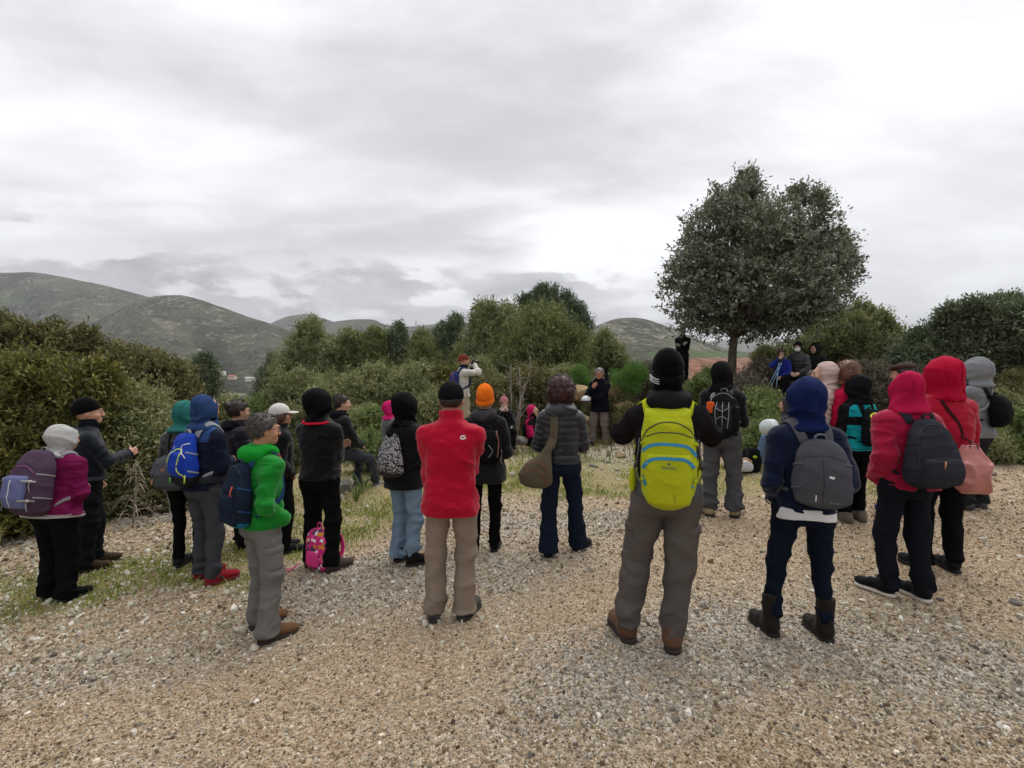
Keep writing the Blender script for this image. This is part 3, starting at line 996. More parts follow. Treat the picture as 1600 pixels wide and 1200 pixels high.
        V, Fs = join(parts)
        return emit('body', V, Fs, s.skin, s.root)

    def eyes(s):
        for q in (-1, 1):
            f = lambda P: length(P - np.array([q * .031, .0915, 1.638], f32)) - .0125
            V, Fq = nets(f, (q * .031 - .02, .07, 1.615), (q * .031 + .02, .115, 1.66), .004, .01)
            P = V
            mi = ((P[Fq].mean(1)[:, 1] > .098)).astype(int)
            s.put('eye', (V, Fq), [plain('d8d2ca', .3, 'eye_white'), plain('1c130e', .2, 'eye_iris')], 'h', mi=mi)

    def brows(s, col):
        for q in (-1, 1):
            p = spline([(q * .014, .110, 1.664), (q * .032, .109, 1.669), (q * .050, .094, 1.662)], 6)
            s.put('eyebrow', tube(p, [.002, .004, .0045, .004, .003, .0015], 5), hair_mat(col), 'h')

    def glasses(s, col='1a1a1c', sun=False):
        gm = plain(col, .3, 'spectacle_frame')
        parts = []
        for q in (-1, 1):
            an = np.linspace(0, 2 * math.pi, 18, endpoint=False)
            p = np.stack([q * .033 + .024 * np.cos(an), .118 - .006 * np.abs(np.cos(an)), 1.637 + .017 * np.sin(an)], -1)
            parts.append(tube(p, .0022, 5, closed=True))
            parts.append(tube([(q * .057, .112, 1.642), (q * .078, .07, 1.645), (q * .080, -.01, 1.642)], .002, 5))
        parts.append(tube([(-.01, .121, 1.643), (0, .124, 1.645), (.01, .121, 1.643)], .002, 5))
        fr = s.put('glasses', join(parts), gm, 'h')

    # ---- clothes
    FOLD = 1.0

    def make_jacket(s, col, hem=.82, bulk=0.0, flare=0.0, puff=0.0, pitch=.075, kind='weave', rough=.7, sleeve=1.0, fold=.007, mats=None, matfn=None, name='jacket', waist=0.0, collar=.075, ctop=1.535, sharp=2.35, bias=0.0, sheen=.15):
        w = s.wide
        b = bulk
        T = [(hem - .08, 0, 0, (.163 + flare) * w + b, .132 + flare * .7 + b), (.90, 0, -.004, (.164 + flare * .6) * w + b, .129 + flare * .5 + b), (1.05, 0, .0, (.150 - waist) * w + b, .118 + b - waist * .5 + bias),
             (1.22, 0, -.004, .162 * w + b, .122 + b), (1.34, 0, -.008, .158 * w + b, .113 + b), (1.42, 0, -.012, .122 * w + b, .090 + b), (1.475, 0, -.008, .085 + b * .6, .075 + b * .5), (1.60, 0, 0, .07, .07)]
        T = [t for t in T if t[0] >= hem - .09]
        T.sort()
        sw = s.seed
        arm = s.arm
        def fn(P, folds=True, arms=True):
            d = loft(P, T, sharp)
            if puff: d = d - puff * (np.abs(np.sin(P[:, 2] * math.pi / pitch + .25 * sn(P, 9, sw))) ** .6 - .6)
            d = smax(d, P[:, 2] - 1.475, .03)
            for q, (sh, el, wr, ap) in zip((-1, 1), arm):
                d = smin(d, cap(P, (0, -.015, 1.445), sh - [q * .02, 0, -.012], .058 + b * .5, .060 + b * .5), .05)
                if arms:
                    r0, r1, r2 = .061 * sleeve + b * .7, .052 * sleeve + b * .6, .042 * sleeve + b * .5
                    e, t = cone(P, sh, el, r0, r1)
                    g, t2 = cone(P, el, wr + unit(wr - el) * .015, r1, r2)
                    if puff:
                        e = e - puff * .9 * (np.abs(np.sin(t * .285 * math.pi / (pitch * .8))) ** .6 - .6)
                        g = g - puff * .9 * (np.abs(np.sin(t2 * .27 * math.pi / (pitch * .8))) ** .6 - .6)
                    if folds:
                        cr = crease(P, 46, sw + 7 * (q + 2), 2, .45) * 1.8
                        near = np.exp(-(length(P - el.astype(f32)) / .14) ** 2)
                        g = g + cr * fold * (.9 + 1.0 * near); e = e + cr * fold * (.6 + 1.2 * near)
                    ew = smin(e, g, .018)
                    cut = (P - (wr + unit(wr - el) * .005).astype(f32)) @ unit(wr - el).astype(f32)
                    ew = smax(ew, cut, .008)
                    kk = (.010 + .03 * np.clip((P[:, 2] - 1.22) / .14, 0, 1)).astype(f32)
                    d = smin(d, ew, kk)
            # collar
            d = smin(d, np.maximum(cap(P, (0, -.012, 1.44), (0, -.004, ctop), collar + b * .3), P[:, 2] - ctop), .02)
            if folds:
                lowz = np.clip((1.3 - P[:, 2]) / .3, 0, 1)
                d = d + crease(P, 34, sw, 2, .30) * fold * (.8 + 1.1 * lowz) - crease(P, 60, sw + 8, 2, .5) * fold * .8 + crease(P, 24, sw + 12, 0, .45) * fold * .8 + .008 * sn(P, 9, sw + 1)
            d = smax(d, hem - P[:, 2] + .012 * sn(P * np.array([1, 1, 0], f32), 9, sw + 2), .012)
            return d
        s.jacket = fn
        s.jflat = lambda P: fn(P, False, False)
        V, Fq = nets(fn, (-.62, -.42, hem - .04), (.62, .68, 1.75), s.vox)
        m = mats or [cloth(col, rough, kind, name, sheen)]
        mi = matfn(V[Fq].mean(1)) if matfn else None
        s.jm = m
        o = s.put(name, (V, Fq), m, 't', mi=mi)
        an = np.linspace(0, 2 * math.pi, 44, endpoint=False)
        c = np.stack([(.17 * w + b) * np.sin(an), (.13 + b) * np.cos(an), hem + .035 + 0 * an], -1)
        fl = lambda P: fn(P, True, False)
        p, nn = onto(fl, c, .0)
        p[:, 2] = c[:, 2] * .6 + p[:, 2] * .4
        hm = m[-1] if len(m) > 1 and 'jersey' in m[-1].name else m[0]
        s.put('hem', tube(p, .0045, 5, closed=True), [hm], 't', o)
        for sh, el, wr, ap in arm:
            a = unit(wr - el); q1 = unit(np.cross(a, [.3, .2, 1])); q2 = np.cross(a, q1)
            r2 = .044 * sleeve + b * .5 + .002
            ring = [wr - a * .012 + r2 * (math.cos(t) * q1 + math.sin(t) * q2) for t in np.linspace(0, 6.283, 16, endpoint=False)]
            s.put('cuff', tube(ring, .0055, 5, closed=True), [m[0]], 't', o)
            if not puff:
                a = unit(el - sh); q1 = unit(np.cross(a, [0, 1, 0])); q2 = np.cross(a, q1)
                if q1 @ np.array([sh[0], 0, .5]) < 0: q1 = -q1
                cc = np.array([sh - a * .0 + .10 * (math.cos(t) * q1 + math.sin(t) * q2) for t in np.linspace(-1.9, 1.9, 24)])
                p, nn = onto(fn, cc, .0006)
                s.put('armhole_seam', tube(p, .0030, 5), [m[0]], 't', o)
        return o

    def hood_up(s, col=None, big=1.0, mats=None, open_=1.0, drop=0.0, rough=.7, point=0.0, kind='weave', name='hood', puff=0.0):
        sw = s.seed + 50
        def fn(P):
            d = ell(P, (0, -.016, 1.632), (.104 * big, .130 * big, .121 * big + point))
            d = smin(d, ell(P, (0, -.050, 1.674), (.080 * big, .102 * big, .092 * big)), .05)
            d = smin(d, cap(P, (0, -.018, 1.60), (0, -.02, 1.47), .074 * big, .090), .05)
            d = smin(d, ell(P, (0, -.035, 1.452), (.125, .100, .040)), .05)
            if puff: d = d - puff * np.abs(np.sin(P[:, 2] * math.pi / .05))
            lowz = np.exp(-((P[:, 2] - 1.525) / .055) ** 2)
            d = d + crease(P, 34, sw, 2, .45) * (.010 + .022 * lowz) + crease(P, 44, sw + 6, 0, .35) * .008 + .008 * sn(P, 12, sw) + .005 * np.exp(-((np.abs(P[:, 0]) - .042) / .004) ** 2)
            op = ell(P, (0, .150, 1.615), (.080 * open_, .165, .110 * open_))
            d = smax(d, -op, .012)
            d = smax(d, P[:, 1] - (.072 - .035 * (open_ > .97)) - .35 * np.maximum(P[:, 2] - 1.66, 0) + .006 * sn(P, 25, sw + 3), .014)
            return smax(d, 1.430 - P[:, 2], .02)
        s.hd = fn
        V, Fq = nets(fn, (-.24, -.26, 1.40), (.24, .22, 1.88), min(s.vox, .010))
        o = s.put(name, (V, Fq), mats or [cloth(col, rough, kind, 'hood_cloth')], 'h')
        for q in (-1, 1):
            c = np.array([(q * (.038 + .008 * math.sin(t)), -.02 + .13 * math.cos(t), 1.64 + .13 * math.sin(t)) for t in np.linspace(R(40), R(215), 26)])
            p, nn = onto(fn, c, .0008)
            s.put('hood_seam', tube(p, .0034, 5), mats or [cloth(col, rough, kind, 'hood_cloth')], 'h', o)
        t = np.linspace(R(-150), R(150), 40)
        c = np.stack([.10 * np.sin(t), -.01 + .0 * t, 1.62 + .12 * np.cos(t)], -1); c[:, 1] = .055 + .03 * np.cos(t)
        p, nn = onto(fn, c, .001)
        s.put('hood_rim', tube(p, .0055, 5), mats or [cloth(col, rough, kind, 'hood_cloth')], 'h', o)
        return o

    def hood_down(s, col, size=1.0, rough=.7, mats=None, kind='weave'):
        sw = s.seed + 60
        def fn(P):
            d = ell(P, (0, -.095, 1.465), (.125 * size, .070 * size, .062 * size))
            d = smin(d, cap(P, (-.085, -.03, 1.49), (-.075, .05, 1.47), .040 * size), .05)
            d = smin(d, cap(P, (.085, -.03, 1.49), (.075, .05, 1.47), .040 * size), .05)
            d = smax(d, -ell(P, (0, -.03, 1.56), (.070, .070, .075)), .02)
            return d + crease(P, 36, sw, 2, .4) * .020
        V, Fq = nets(fn, (-.2, -.22, 1.36), (.2, .14, 1.6), min(s.vox, .010))
        return s.put('hood', (V, Fq), mats or [cloth(col, rough, kind, 'hood_cloth')], 't')

    def beanie(s, col, cuff=None, slouch=0.0, kind='knit', pom=False, low=0.0):
        sw = s.seed + 70
        def dome(P):
            d = ell(P, (0, -.012 - slouch * .3, 1.668 + slouch * .3), (.086, .109 + slouch * .4, .102 + slouch * .7))
            an = np.arctan2(P[:, 0], P[:, 1] + .01)
            d = d + .0016 * np.sin(an * 42) + .005 * sn(P, 16, sw) + crease(P, 40, sw, 2, .6) * .006
            cut = 1.662 - low - P[:, 2] + (P[:, 1] + .0) * -.22 + .0
            cut = (1.645 - low + P[:, 1] * .28) - P[:, 2]
            return smax(d, cut, .008)
        V, Fq = nets(dome, (-.13, -.19, 1.52), (.13, .16, 1.88), .007)
        o = s.put('knit_cap', (V, Fq), [cloth(col, .95, kind, 'knit', .04)], 'h')
        if cuff:
            an = np.linspace(0, 2 * math.pi, 40, endpoint=False)
            p = np.stack([.086 * np.sin(an), -.012 + .109 * np.cos(an), 1.652 - low + .012 + .28 * .111 * np.cos(an)], -1)
            nr = np.stack([np.sin(an), np.cos(an), 0 * an], -1)
            s.put('cap_cuff', tube(p, 0, closed=True, flat=(.022, .005), nrm=nr), [cloth(cuff, .95, kind, 'knit', .04)], 'h', o)
        if pom:
            f = lambda P: length(P - np.array([0, -.02, 1.79], f32)) - .026 + .004 * sn(P, 90, 3)
            s.put('pompom', nets(f, (-.05, -.07, 1.74), (.05, .03, 1.85), .007, .01), [cloth(col, 1, kind, 'knit', .3)], 'h', o)
        return o

    def ballcap(s, col, flipped=False):
        def dome(P):
            d = ell(P, (0, -.012, 1.665), (.091, .113, .102))
            return smax(d, 1.640 - P[:, 2] + P[:, 1] * .15, .006)
        o = s.put('baseball_cap', nets(dome, (-.13, -.16, 1.6), (.13, .16, 1.8), .008), [cloth(col, .8, 'weave', 'cap_cloth')], 'h')
        def brim(P):
            q = P - np.array([0, .115, 1.668], f32)
            zc = -q[:, 1] * .12 - (q[:, 0] ** 2) * 4
            return smax(length(np.stack([q[:, 0] / .074, q[:, 1] / .085], -1)) * .07 - .07, np.abs(q[:, 2] - zc) - .004, .004)
        s.put('cap_brim', nets(brim, (-.1, .03, 1.6), (.1, .23, 1.7), .006), [cloth(col, .8, 'weave', 'cap_cloth')], 'h', o)
        an = np.linspace(0, math.pi, 10)
        s.put('cap_strap', tube(np.stack([.035 * np.cos(an), -.112 + 0 * an, 1.672 + .028 * np.sin(an)], -1), .005, 5), [cloth(col, .6, 'weave', 'cap_cloth')], 'h', o)
        return o

    def hair(s, col, style='short', hat=False):
        sw = s.seed + 80
        extra = {'short': .010, 'bob': .022, 'bun': .014, 'curly': .05, 'fringe': .014}[style]
        def fn(P):
            e = extra if not hat else min(extra, .012)
            d = ell(P, (0, -.012, 1.66), (.077 + e, .099 + e, .094 + e * .9))
            if style == 'short' or style == 'fringe':
                d = smax(d, (P[:, 1] - .045) * .75 - (P[:, 2] - 1.668) * .65, .012)
                d = smax(d, 1.575 - P[:, 2] + np.clip(P[:, 1] + .02, 0, 1) * 1.3, .01)
            if style == 'bob':
                d = smin(d, ell(P, (0, -.03, 1.60), (.098, .095, .085)), .03)
                d = smax(d, -ell(P, (0, .125, 1.60), (.068, .085, .095)), .012)
                d = smax(d, 1.53 - P[:, 2], .02)
            if style == 'bun':
                d = smax(d, (P[:, 1] - .05) * .75 - (P[:, 2] - 1.668) * .65, .012)
                d = smax(d, 1.58 - P[:, 2] + np.clip(P[:, 1] + .02, 0, 1) * 1.3, .01)
                d = smin(d, ell(P, (0, -.118, 1.70), (.042, .036, .040)), .012)
            if style == 'curly':
                d = smin(d, ell(P, (0, -.035, 1.585), (.125, .105, .085)), .05)
                d = smax(d, -ell(P, (0, .16, 1.60), (.085, .12, .10)), .012)
                d = d + .010 * sn(P, 52, sw) + .006 * sn(P, 110, sw + 1)
            if hat: d = smax(d, P[:, 2] - 1.655 - .25 * P[:, 1], .006)
            if style in ('short', 'bun'):
                for q in (-1, 1): d = smax(d, -ell(P, (q * .088, .004, 1.618), (.022, .024, .033)), .006)
            d = d - .004 * np.abs(sn(P * np.array([1, 1, .5], f32), 75, sw + 2))
            return d + .0035 * sn(P * np.array([1, 1, .4], f32), 60, sw)
        V, Fq = nets(fn, (-.2, -.22, 1.45), (.2, .2, 1.84), .0065, .03)
        o = s.put('hair', (V, Fq), [hair_mat(col)], 'h')
        if style == 'curly':
            g = np.random.RandomState(4)
            parts = []
            pts = V[g.choice(len(V), 420, replace=False)]
            ce = np.array([0, -.02, 1.64])
            for p in pts:
                n = unit(p - ce)
                t = unit(np.cross(n, g.normal(size=3)))
                b = np.cross(n, t)
                r = g.uniform(.008, .016); ph = g.uniform(0, 6)
                k = np.linspace(0, 1, 7)
                path = p + n * (k[:, None] * .016) + r * (np.cos(ph + k * 6)[:, None] * t + np.sin(ph + k * 6)[:, None] * b)
                parts.append(tube(path, .0022, 3))
            s.put('curls', join(parts), [hair_mat(col)], 'h', o)
        elif not hat:
            g = np.random.RandomState(7)
            pts = V[g.choice(len(V), min(len(V), 520), replace=False)]
            parts = []
            for p in pts:
                n = unit(p - np.array([0, -.01, 1.62]))
                dn = unit(np.array([.25 * p[0] / .08, -.55 if p[1] < .06 else .7, -1.0]) - n * .2 + g.normal(size=3) * .22)
                dn = unit(dn - (dn @ n) * n + n * .22)
                L = g.uniform(.014, .03)
                path = [p - n * .002, p + dn * L * .5 + n * .0015, p + dn * L]
                parts.append(tube(path, [.0035, .0030, .0008], 3))
            s.put('hair_tufts', join(parts), [hair_mat(col)], 'h', o)
        return o

    def scarf(s, col, high=1.56, kind='knit'):
        f = lambda P: smax(cap(P, (0, -.005, 1.46), (0, .012, high), .092, .078) + crease(P, 36, s.seed + 9, 2, .3) * .012, P[:, 2] - high - .02, .02)
        return s.put('scarf', nets(f, (-.18, -.18, 1.36), (.18, .2, 1.7), .009), [cloth(col, .9, kind, 'scarf_cloth')], 't')

    def mask(s, col='cfd4da'):
        f = lambda P: smax(smax(ell(P, (0, .055, 1.585), (.066, .078, .062)), .05 - P[:, 1], .006), P[:, 2] - 1.622, .006)
        return s.put('face_mask', nets(f, (-.1, .02, 1.5), (.1, .16, 1.66), .006), [cloth(col, .8)], 'h')

    def trousers(s, col, kind='weave', r=(.087, .065, .060), fold=.007, rough=.85, cargo=False, mats=None, matfn=None, name='trousers', hemz=.06, stack=1.0, knee_seam=False, seat=1.0):
        sw = s.seed + 20
        TT = [(.70, 0, -.01, .10 * seat, .09), (.80, 0, -.012, .145 * seat, .118), (.88, 0, -.012, .168 * seat, .13 * seat), (.97, 0, -.006, .160 * seat, .118), (1.06, 0, 0, .145, .105), (1.2, 0, 0, .14, .1)]
        legs = s.leg
        def fn(P, folds=True):
            Pt = s.b2t(P)
            d = smax(smax(loft(Pt, TT, 2.2), Pt[:, 2] - 1.05, .03), .80 - Pt[:, 2], .05)
            L = None
            for hp, kn, an, tz, fz in legs:
                a, t = cone(P, hp - [0, 0, .0], kn, r[0] * (1.0 + .0), r[1])
                end = an + unit(an - kn) * (.095 - hemz)
                b, t2 = cone(P, kn, end, r[1], r[2])
                if folds:
                    kz = np.exp(-(length(P - kn.astype(f32)) / .11) ** 2); az = np.exp(-((length(P - end.astype(f32)) - .03) / .13) ** 2) * stack
                    cr = crease(P, 42, sw + int(hp[0] > 0) * 9, 2, .38) * 2.0
                    a = a + cr * fold * (.5 + 1.1 * kz); b = b + cr * fold * (.5 + .7 * kz + 1.7 * az)
                e = smin(a, b, .03)
                dr = unit(end - kn).astype(f32)
                e = smax(e, (P - end.astype(f32)) @ dr, .010)
                L = e if L is None else smin(L, e, .012)
            d = smin(d, L, .05)
            if folds: d = d + crease(P, 30, sw + 3, 2, .5) * fold * 1.3 + crease(P, 26, sw + 5, 0, .3) * fold * .8 + .003 * sn(P, 12, sw)
            return d
        s.trs = fn
        V, Fq = nets(fn, (-.62, -.62, -.05), (.62, .95, s.pelvis[2] + .2), s.vox)
        mi = matfn(V[Fq].mean(1)) if matfn else None
        o = s.put(name, (V, Fq), mats or [cloth(col, rough, kind, name)], 'b', mi=mi)
        if cargo:
            for q, (hp, kn, an, tz, fz) in zip((-1, 1), legs):
                c = hp + (kn - hp) * .62 + np.array([q * .085, -.005, 0])
                f = lambda P: smax(smax(box(P, c, (.055, .075, .085), .02), fn(P, False) - .017, .006), -.0 - (P[:, 0] - c[0] + q * .05) * q, .004) + .002 * sn(P, 40, 2)
                s.put('cargo_pocket', nets(f, c - .14, c + .14, .009), mats or [cloth(col, rough, kind, name)], 'b', o)
                f2 = lambda P: smax(smax(box(P, c + [0, 0, .065], (.06, .080, .024), .006), fn(P, False) - .024, .004), -(P[:, 0] - c[0] + q * .05) * q, .004)
                s.put('pocket_flap', nets(f2, c - .14, c + .14, .009), mats or [cloth(col, rough, kind, name)], 'b', o)
        if knee_seam:
            for hp, kn, an, tz, fz in legs:
                an_ = np.linspace(0, 2 * math.pi, 22, endpoint=False)
                p = kn + np.stack([.09 * np.cos(an_), .09 * np.sin(an_), .02 + 0 * an_], -1)
                p, n_ = onto(lambda P: fn(P, False), p, .003)
                s.put('knee_seam', tube(p, .0035, 5, closed=True), [cloth(col, rough, kind, name)], 'b', o)
        return o

    def shoes(s, col, sole='1d1b1a', boot=0.0, size=1.0, rough=.6, laces=None, bulky=1.0, tongue=None):
        for hp, kn, an, tz, fz in s.leg:
            c, q = math.cos(-tz), math.sin(-tz)
            Rf = np.array([[c, -q, 0], [q, c, 0], [0, 0, 1]])
            org = np.array([an[0], an[1], fz]) + Rf @ np.array([0, .032, 0])
            tow = lambda V: (V * size) @ Rf.T + org
            B = bulky
            def up(P):
                d = smin(cap(P, (0, -.045, .062), (0, .06, .058), .044 * B, .044 * B), ell(P, (0, .135, .045), (.047 * B, .068, .036 * B)), .04)
                d = smin(d, cap(P, (0, -.028, .06), (0, -.03, .115 + boot), .046 * B, (.047 if boot < .05 else .056) * B), .03)
                d = smax(d, P[:, 2] - (.118 + boot - .15 * np.clip(P[:, 1] + .02, -.1, .1)), .008)
                d = d + (.0035 * sn(P, 30, 4) + crease(P, 40, 5, 2, .6) * .004)
                return smax(d, .022 - P[:, 2], .004)
            V, Fq = nets(up, (-.1, -.14, 0), (.1, .24, .3 + boot), .0085)
            sh = emit('boot' if boot > .03 else 'shoe', s.b2w(tow(V)), Fq, [cloth(col, rough, 'weave', 'leather', .05)], s.root)
            def so(P):
                w = .043 * B + .006 * np.clip((P[:, 1] - .02) / .08, 0, 1)
                y = np.clip(P[:, 1], -.052, .148)
                d2 = np.sqrt(P[:, 0] ** 2 + (P[:, 1] - y) ** 2) - w
                return smax(d2, np.abs(P[:, 2] - .0145) - .0145, .004)
            V, Fq = nets(so, (-.1, -.14, -.02), (.1, .24, .06), .0085)
            emit('sole', s.b2w(tow(V)), Fq, [plain(sole, .8, 'rubber')], s.root, sh)
            if laces:
                zz = [(x, .03 + .022 * i + .011 * j, .15) for i in range(4) for j, x in enumerate(np.linspace(-.022, .022, 4) if i % 2 == 0 else np.linspace(.022, -.022, 4))]
                zz = [(a, .03 + .0055 * k, c_) for k, (a, b_, c_) in enumerate(zz)]
                p, n_ = onto(up, zz, .002)
                V, Fs = tube(p, .0028, 4)
                emit('laces', s.b2w(tow(V)), Fs, [plain(laces, .8, 'lace')], s.root, sh)

    # ---- things worn on the back
    def pack(s, name, label, cat, tab, col, mats=None, matfn=None, rough=.7, kind='weave', sx=0.0, n=2.8, strap='2b2b2e', strap_w=.028, pocket=None, pocket_mat=None, handle=None, lines=(), fold=.004, cut=.004, vox=None, front=True, side=None, bottom=None, tilt=0.0, sh=0.085, group=None):
        """tab rows: z, half width, depth behind the back plane, back plane y"""
        jf = lambda P: s.jacket(P, False, True)
        T = [(z, sx, yb - d / 2, a, d / 2) for z, a, d, yb in tab]
        z0, z1 = tab[0][0], tab[-1][0]
        sw = s.seed + 120
        def fn(P):
            d = loft(P, T, n)
            d = smax(smax(d, z0 - P[:, 2], .045), P[:, 2] - z1, .045)
            d = d + crease(P, 30, sw, 2, .6) * fold * 1.8 + .006 * sn(P, 9, sw)
            return smax(d, -(jf(P) - cut), .006)
        base = s.t2w([[sx, tab[0][3] - .08, z0]])[0]
        root = thing(name, label, cat, base, -s.yaw, group)
        vx = vox or min(s.vox, .011)
        m = mats or [cloth(col, rough, kind, 'pack_cloth')]
        V, Fq = nets(fn, (sx - .32, -.62, z0 - .06), (sx + .32, .12, z1 + .06), vx)
        mi = matfn(V[Fq].mean(1)) if matfn else None
        s.put('pack_body', (V, Fq), m, 't', root=root, mi=mi)
        if pocket:
            for (pz0, pz1, pw, pd, px) in (pocket if isinstance(pocket, list) else [pocket]):
                def fp(P):
                    d = np.maximum(fn(P) - pd, np.abs(P[:, 2] - (pz0 + pz1) / 2) - (pz1 - pz0) / 2)
                    d = smax(smax(fn(P) - pd, np.abs(P[:, 2] - (pz0 + pz1) / 2) - (pz1 - pz0) / 2, .035), np.abs(P[:, 0] - sx - px) - pw, .035)
                    d = smax(d, P[:, 1] - (tab[0][3] - .07), .01)
                    return smax(d, -(fn(P) + .006), .004)
                s.put('front_pocket', nets(fp, (sx - .32, -.7, pz0 - .05), (sx + .32, -.1, pz1 + .05), vx), [pocket_mat or m[0]], 't', root=root)
        def whole(P):
            d = fn(P)
            for (pz0, pz1, pw, pd, px) in ((pocket if isinstance(pocket, list) else [pocket]) if pocket else []):
                d = np.minimum(d, smax(smax(fn(P) - pd, np.abs(P[:, 2] - (pz0 + pz1) / 2) - (pz1 - pz0) / 2, .035), np.abs(P[:, 0] - sx - px) - pw, .035))
            return d
        s.pk = whole
        if handle:
            zt = z1 - .01
            p = spline([(sx - .035, tab[-1][3] - .03, zt - .02), (sx - .025, tab[-1][3] - .035, zt + .03), (sx + .025, tab[-1][3] - .035, zt + .03), (sx + .035, tab[-1][3] - .03, zt - .02)], 10)
            s.put('grab_handle', tube(p, 0, flat=(.010, .004), nrm=[(0, -.2, 1)] * 10), [cloth(handle, .7, 'weave', 'webbing')], 't', root=root)
        if strap:
            fs = s.jflat
            for q in (-1, 1):
                pts = [(sx + q * sh * .9, -.17, z1 - .035), (sx * .3 + q * (sh + .005), -.09, 1.47), (q * (sh + .02), .0, 1.50), (q * (sh + .035), .09, 1.40), (q * (sh + .045), .14, 1.26), (q * (sh + .07), .10, 1.14), (q * .18, .0, 1.07), (sx * .5 + q * .15, -.12, z0 + .09)]
                p = spline(pts, 30)
                p, nn = onto(fs, p, .010)
                nn[0] = nn[1]
                w = np.full(30, strap_w); w[20:] = np.linspace(strap_w, .011, 10)
                s.put('shoulder_strap', tube(p, 0, flat=(w, .006), nrm=nn), [cloth(strap, .75, 'weave', 'webbing')], 't', root=root)
        zc = [z0 + (z1 - z0) * k for k in (.28, .62)]
        for q in (-1, 1):
            for z in zc:
                a_ = float(np.interp(z, [t[0] for t in tab], [t[1] for t in tab])); d_ = float(np.interp(z, [t[0] for t in tab], [t[2] for t in tab])); y_ = float(np.interp(z, [t[0] for t in tab], [t[3] for t in tab]))
                P0 = np.stack([np.full(8, sx + q * (a_ + .1)), np.linspace(y_ - .02, y_ - d_ * .85, 8), np.linspace(z - .015, z + .02, 8)], -1)
                P0 = s.march(fn, P0, (-q, 0, 0), .002)
                if (q * (P0[:, 0] - sx)).min() < a_ * .3 or (q * (P0[:, 0] - sx)).max() > a_ * 1.4 or np.abs(fn(P0)).max() > .02: continue
                s.put('side_strap', tube(P0, 0, flat=(.007, .002), nrm=[(q, 0, 0)] * 8), [cloth(strap or '2b2b2e', .7, 'weave', 'webbing')], 't', root=root)
        pz = z0 + (z1 - z0) * .12
        for (pts, r, lc) in lines:
            p = spline([(sx + a, -.75, z) for a, z in pts], 26)
            P2 = np.asarray(p, f32)
            for _ in range(40):
                P2 = P2 + np.clip(whole(P2), 0, .05)[:, None] * np.array([0, 1, 0], f32)
            s.put('zip' if r < .005 else 'trim', tube(P2, r, 5), [plain(lc, .5, 'zip_tape')], 't', root=root)
        return root

    def march(s, fn, pts, dirv=(0, 1, 0), off=0.0):
        P2 = np.asarray(pts, f32)
        dv = np.asarray(dirv, f32)
        for _ in range(60):
            P2 = P2 + np.clip(fn(P2) - off, 0, .05)[:, None] * dv
        return P2

    def decal(s, name, VF, fn, place, mat, root=None, off=.0015, dirv=(0, 1, 0)):
        """flat print laid on a garment: 2D mesh in metres; place = (x, z, angle)"""
        V, Fa = VF
        c, q = math.cos(place[2]), math.sin(place[2])
        x = V[:, 0] * c - V[:, 1] * q + place[0]; z = V[:, 0] * q + V[:, 1] * c + place[1]
        P = np.stack([x, np.full(len(x), -.8 if dirv[1] > 0 else .8), z], -1)
        P = s.march(fn, P, dirv, off)
        return s.put(name, (P, Fa), [mat], 't', root=root, smooth=False)


def text_mesh(txt, size):
    cu = bpy.data.curves.new('lettering', 'FONT')
    cu.body = txt
    cu.size = size
    cu.align_x = 'CENTER'
    cu.resolution_u = 1
    o = bpy.data.objects.new('lettering', cu)
    COL.objects.link(o)
    bpy.context.view_layer.update()
    me = bpy.data.meshes.new_from_object(o)
    me.calc_loop_triangles()
    V = np.array([v.co[:] for v in me.vertices])
    Fa = np.array([t.vertices[:] for t in me.loop_triangles])
    bpy.data.objects.remove(o)
    bpy.data.curves.remove(cu)
    bpy.data.meshes.remove(me)
    return V, Fa


def disc_mesh(pts):
    P = np.array(pts, float)
    c = P.mean(0)
    V = np.concatenate([P, c[None]])
    n = len(P)
    return np.column_stack([V, np.zeros(n + 1)]), np.array([(i, (i + 1) % n, n) for i in range(n)])


def band_mesh(pts, w):
    P = np.array(pts, float)
    T = np.gradient(P, axis=0); T /= np.linalg.norm(T, axis=1)[:, None]
    N = np.stack([-T[:, 1], T[:, 0]], -1)
    w = np.broadcast_to(w, (len(P),))[:, None]
    V = np.concatenate([P + N * w / 2, P - N * w / 2])
    n = len(P)
    return np.column_stack([V, np.zeros(2 * n)]), np.array([(i, n + i, n + i + 1, i + 1) for i in range(n - 1)])
RING = 'walkers standing in a ring on the gravel'
SEATED = 'walkers sitting at the far side of the ring'


def person(key, label, yaw, **kw):
    u, t, b, H = STAND[key]
    p = stand_at(key)
    p[2] = 0.5 * p[2] + 0.5 * G1(p[0], p[1])
    p[2] = G1(p[0], p[1])
    d = F_PX * H / (b - t)
    kw.setdefault('vox', 0.0095 if d < 4.6 else 0.0125 if d < 7 else 0.018)
    kw.setdefault('group', RING)
    return Fig(key, label, p, H, yaw, **kw)


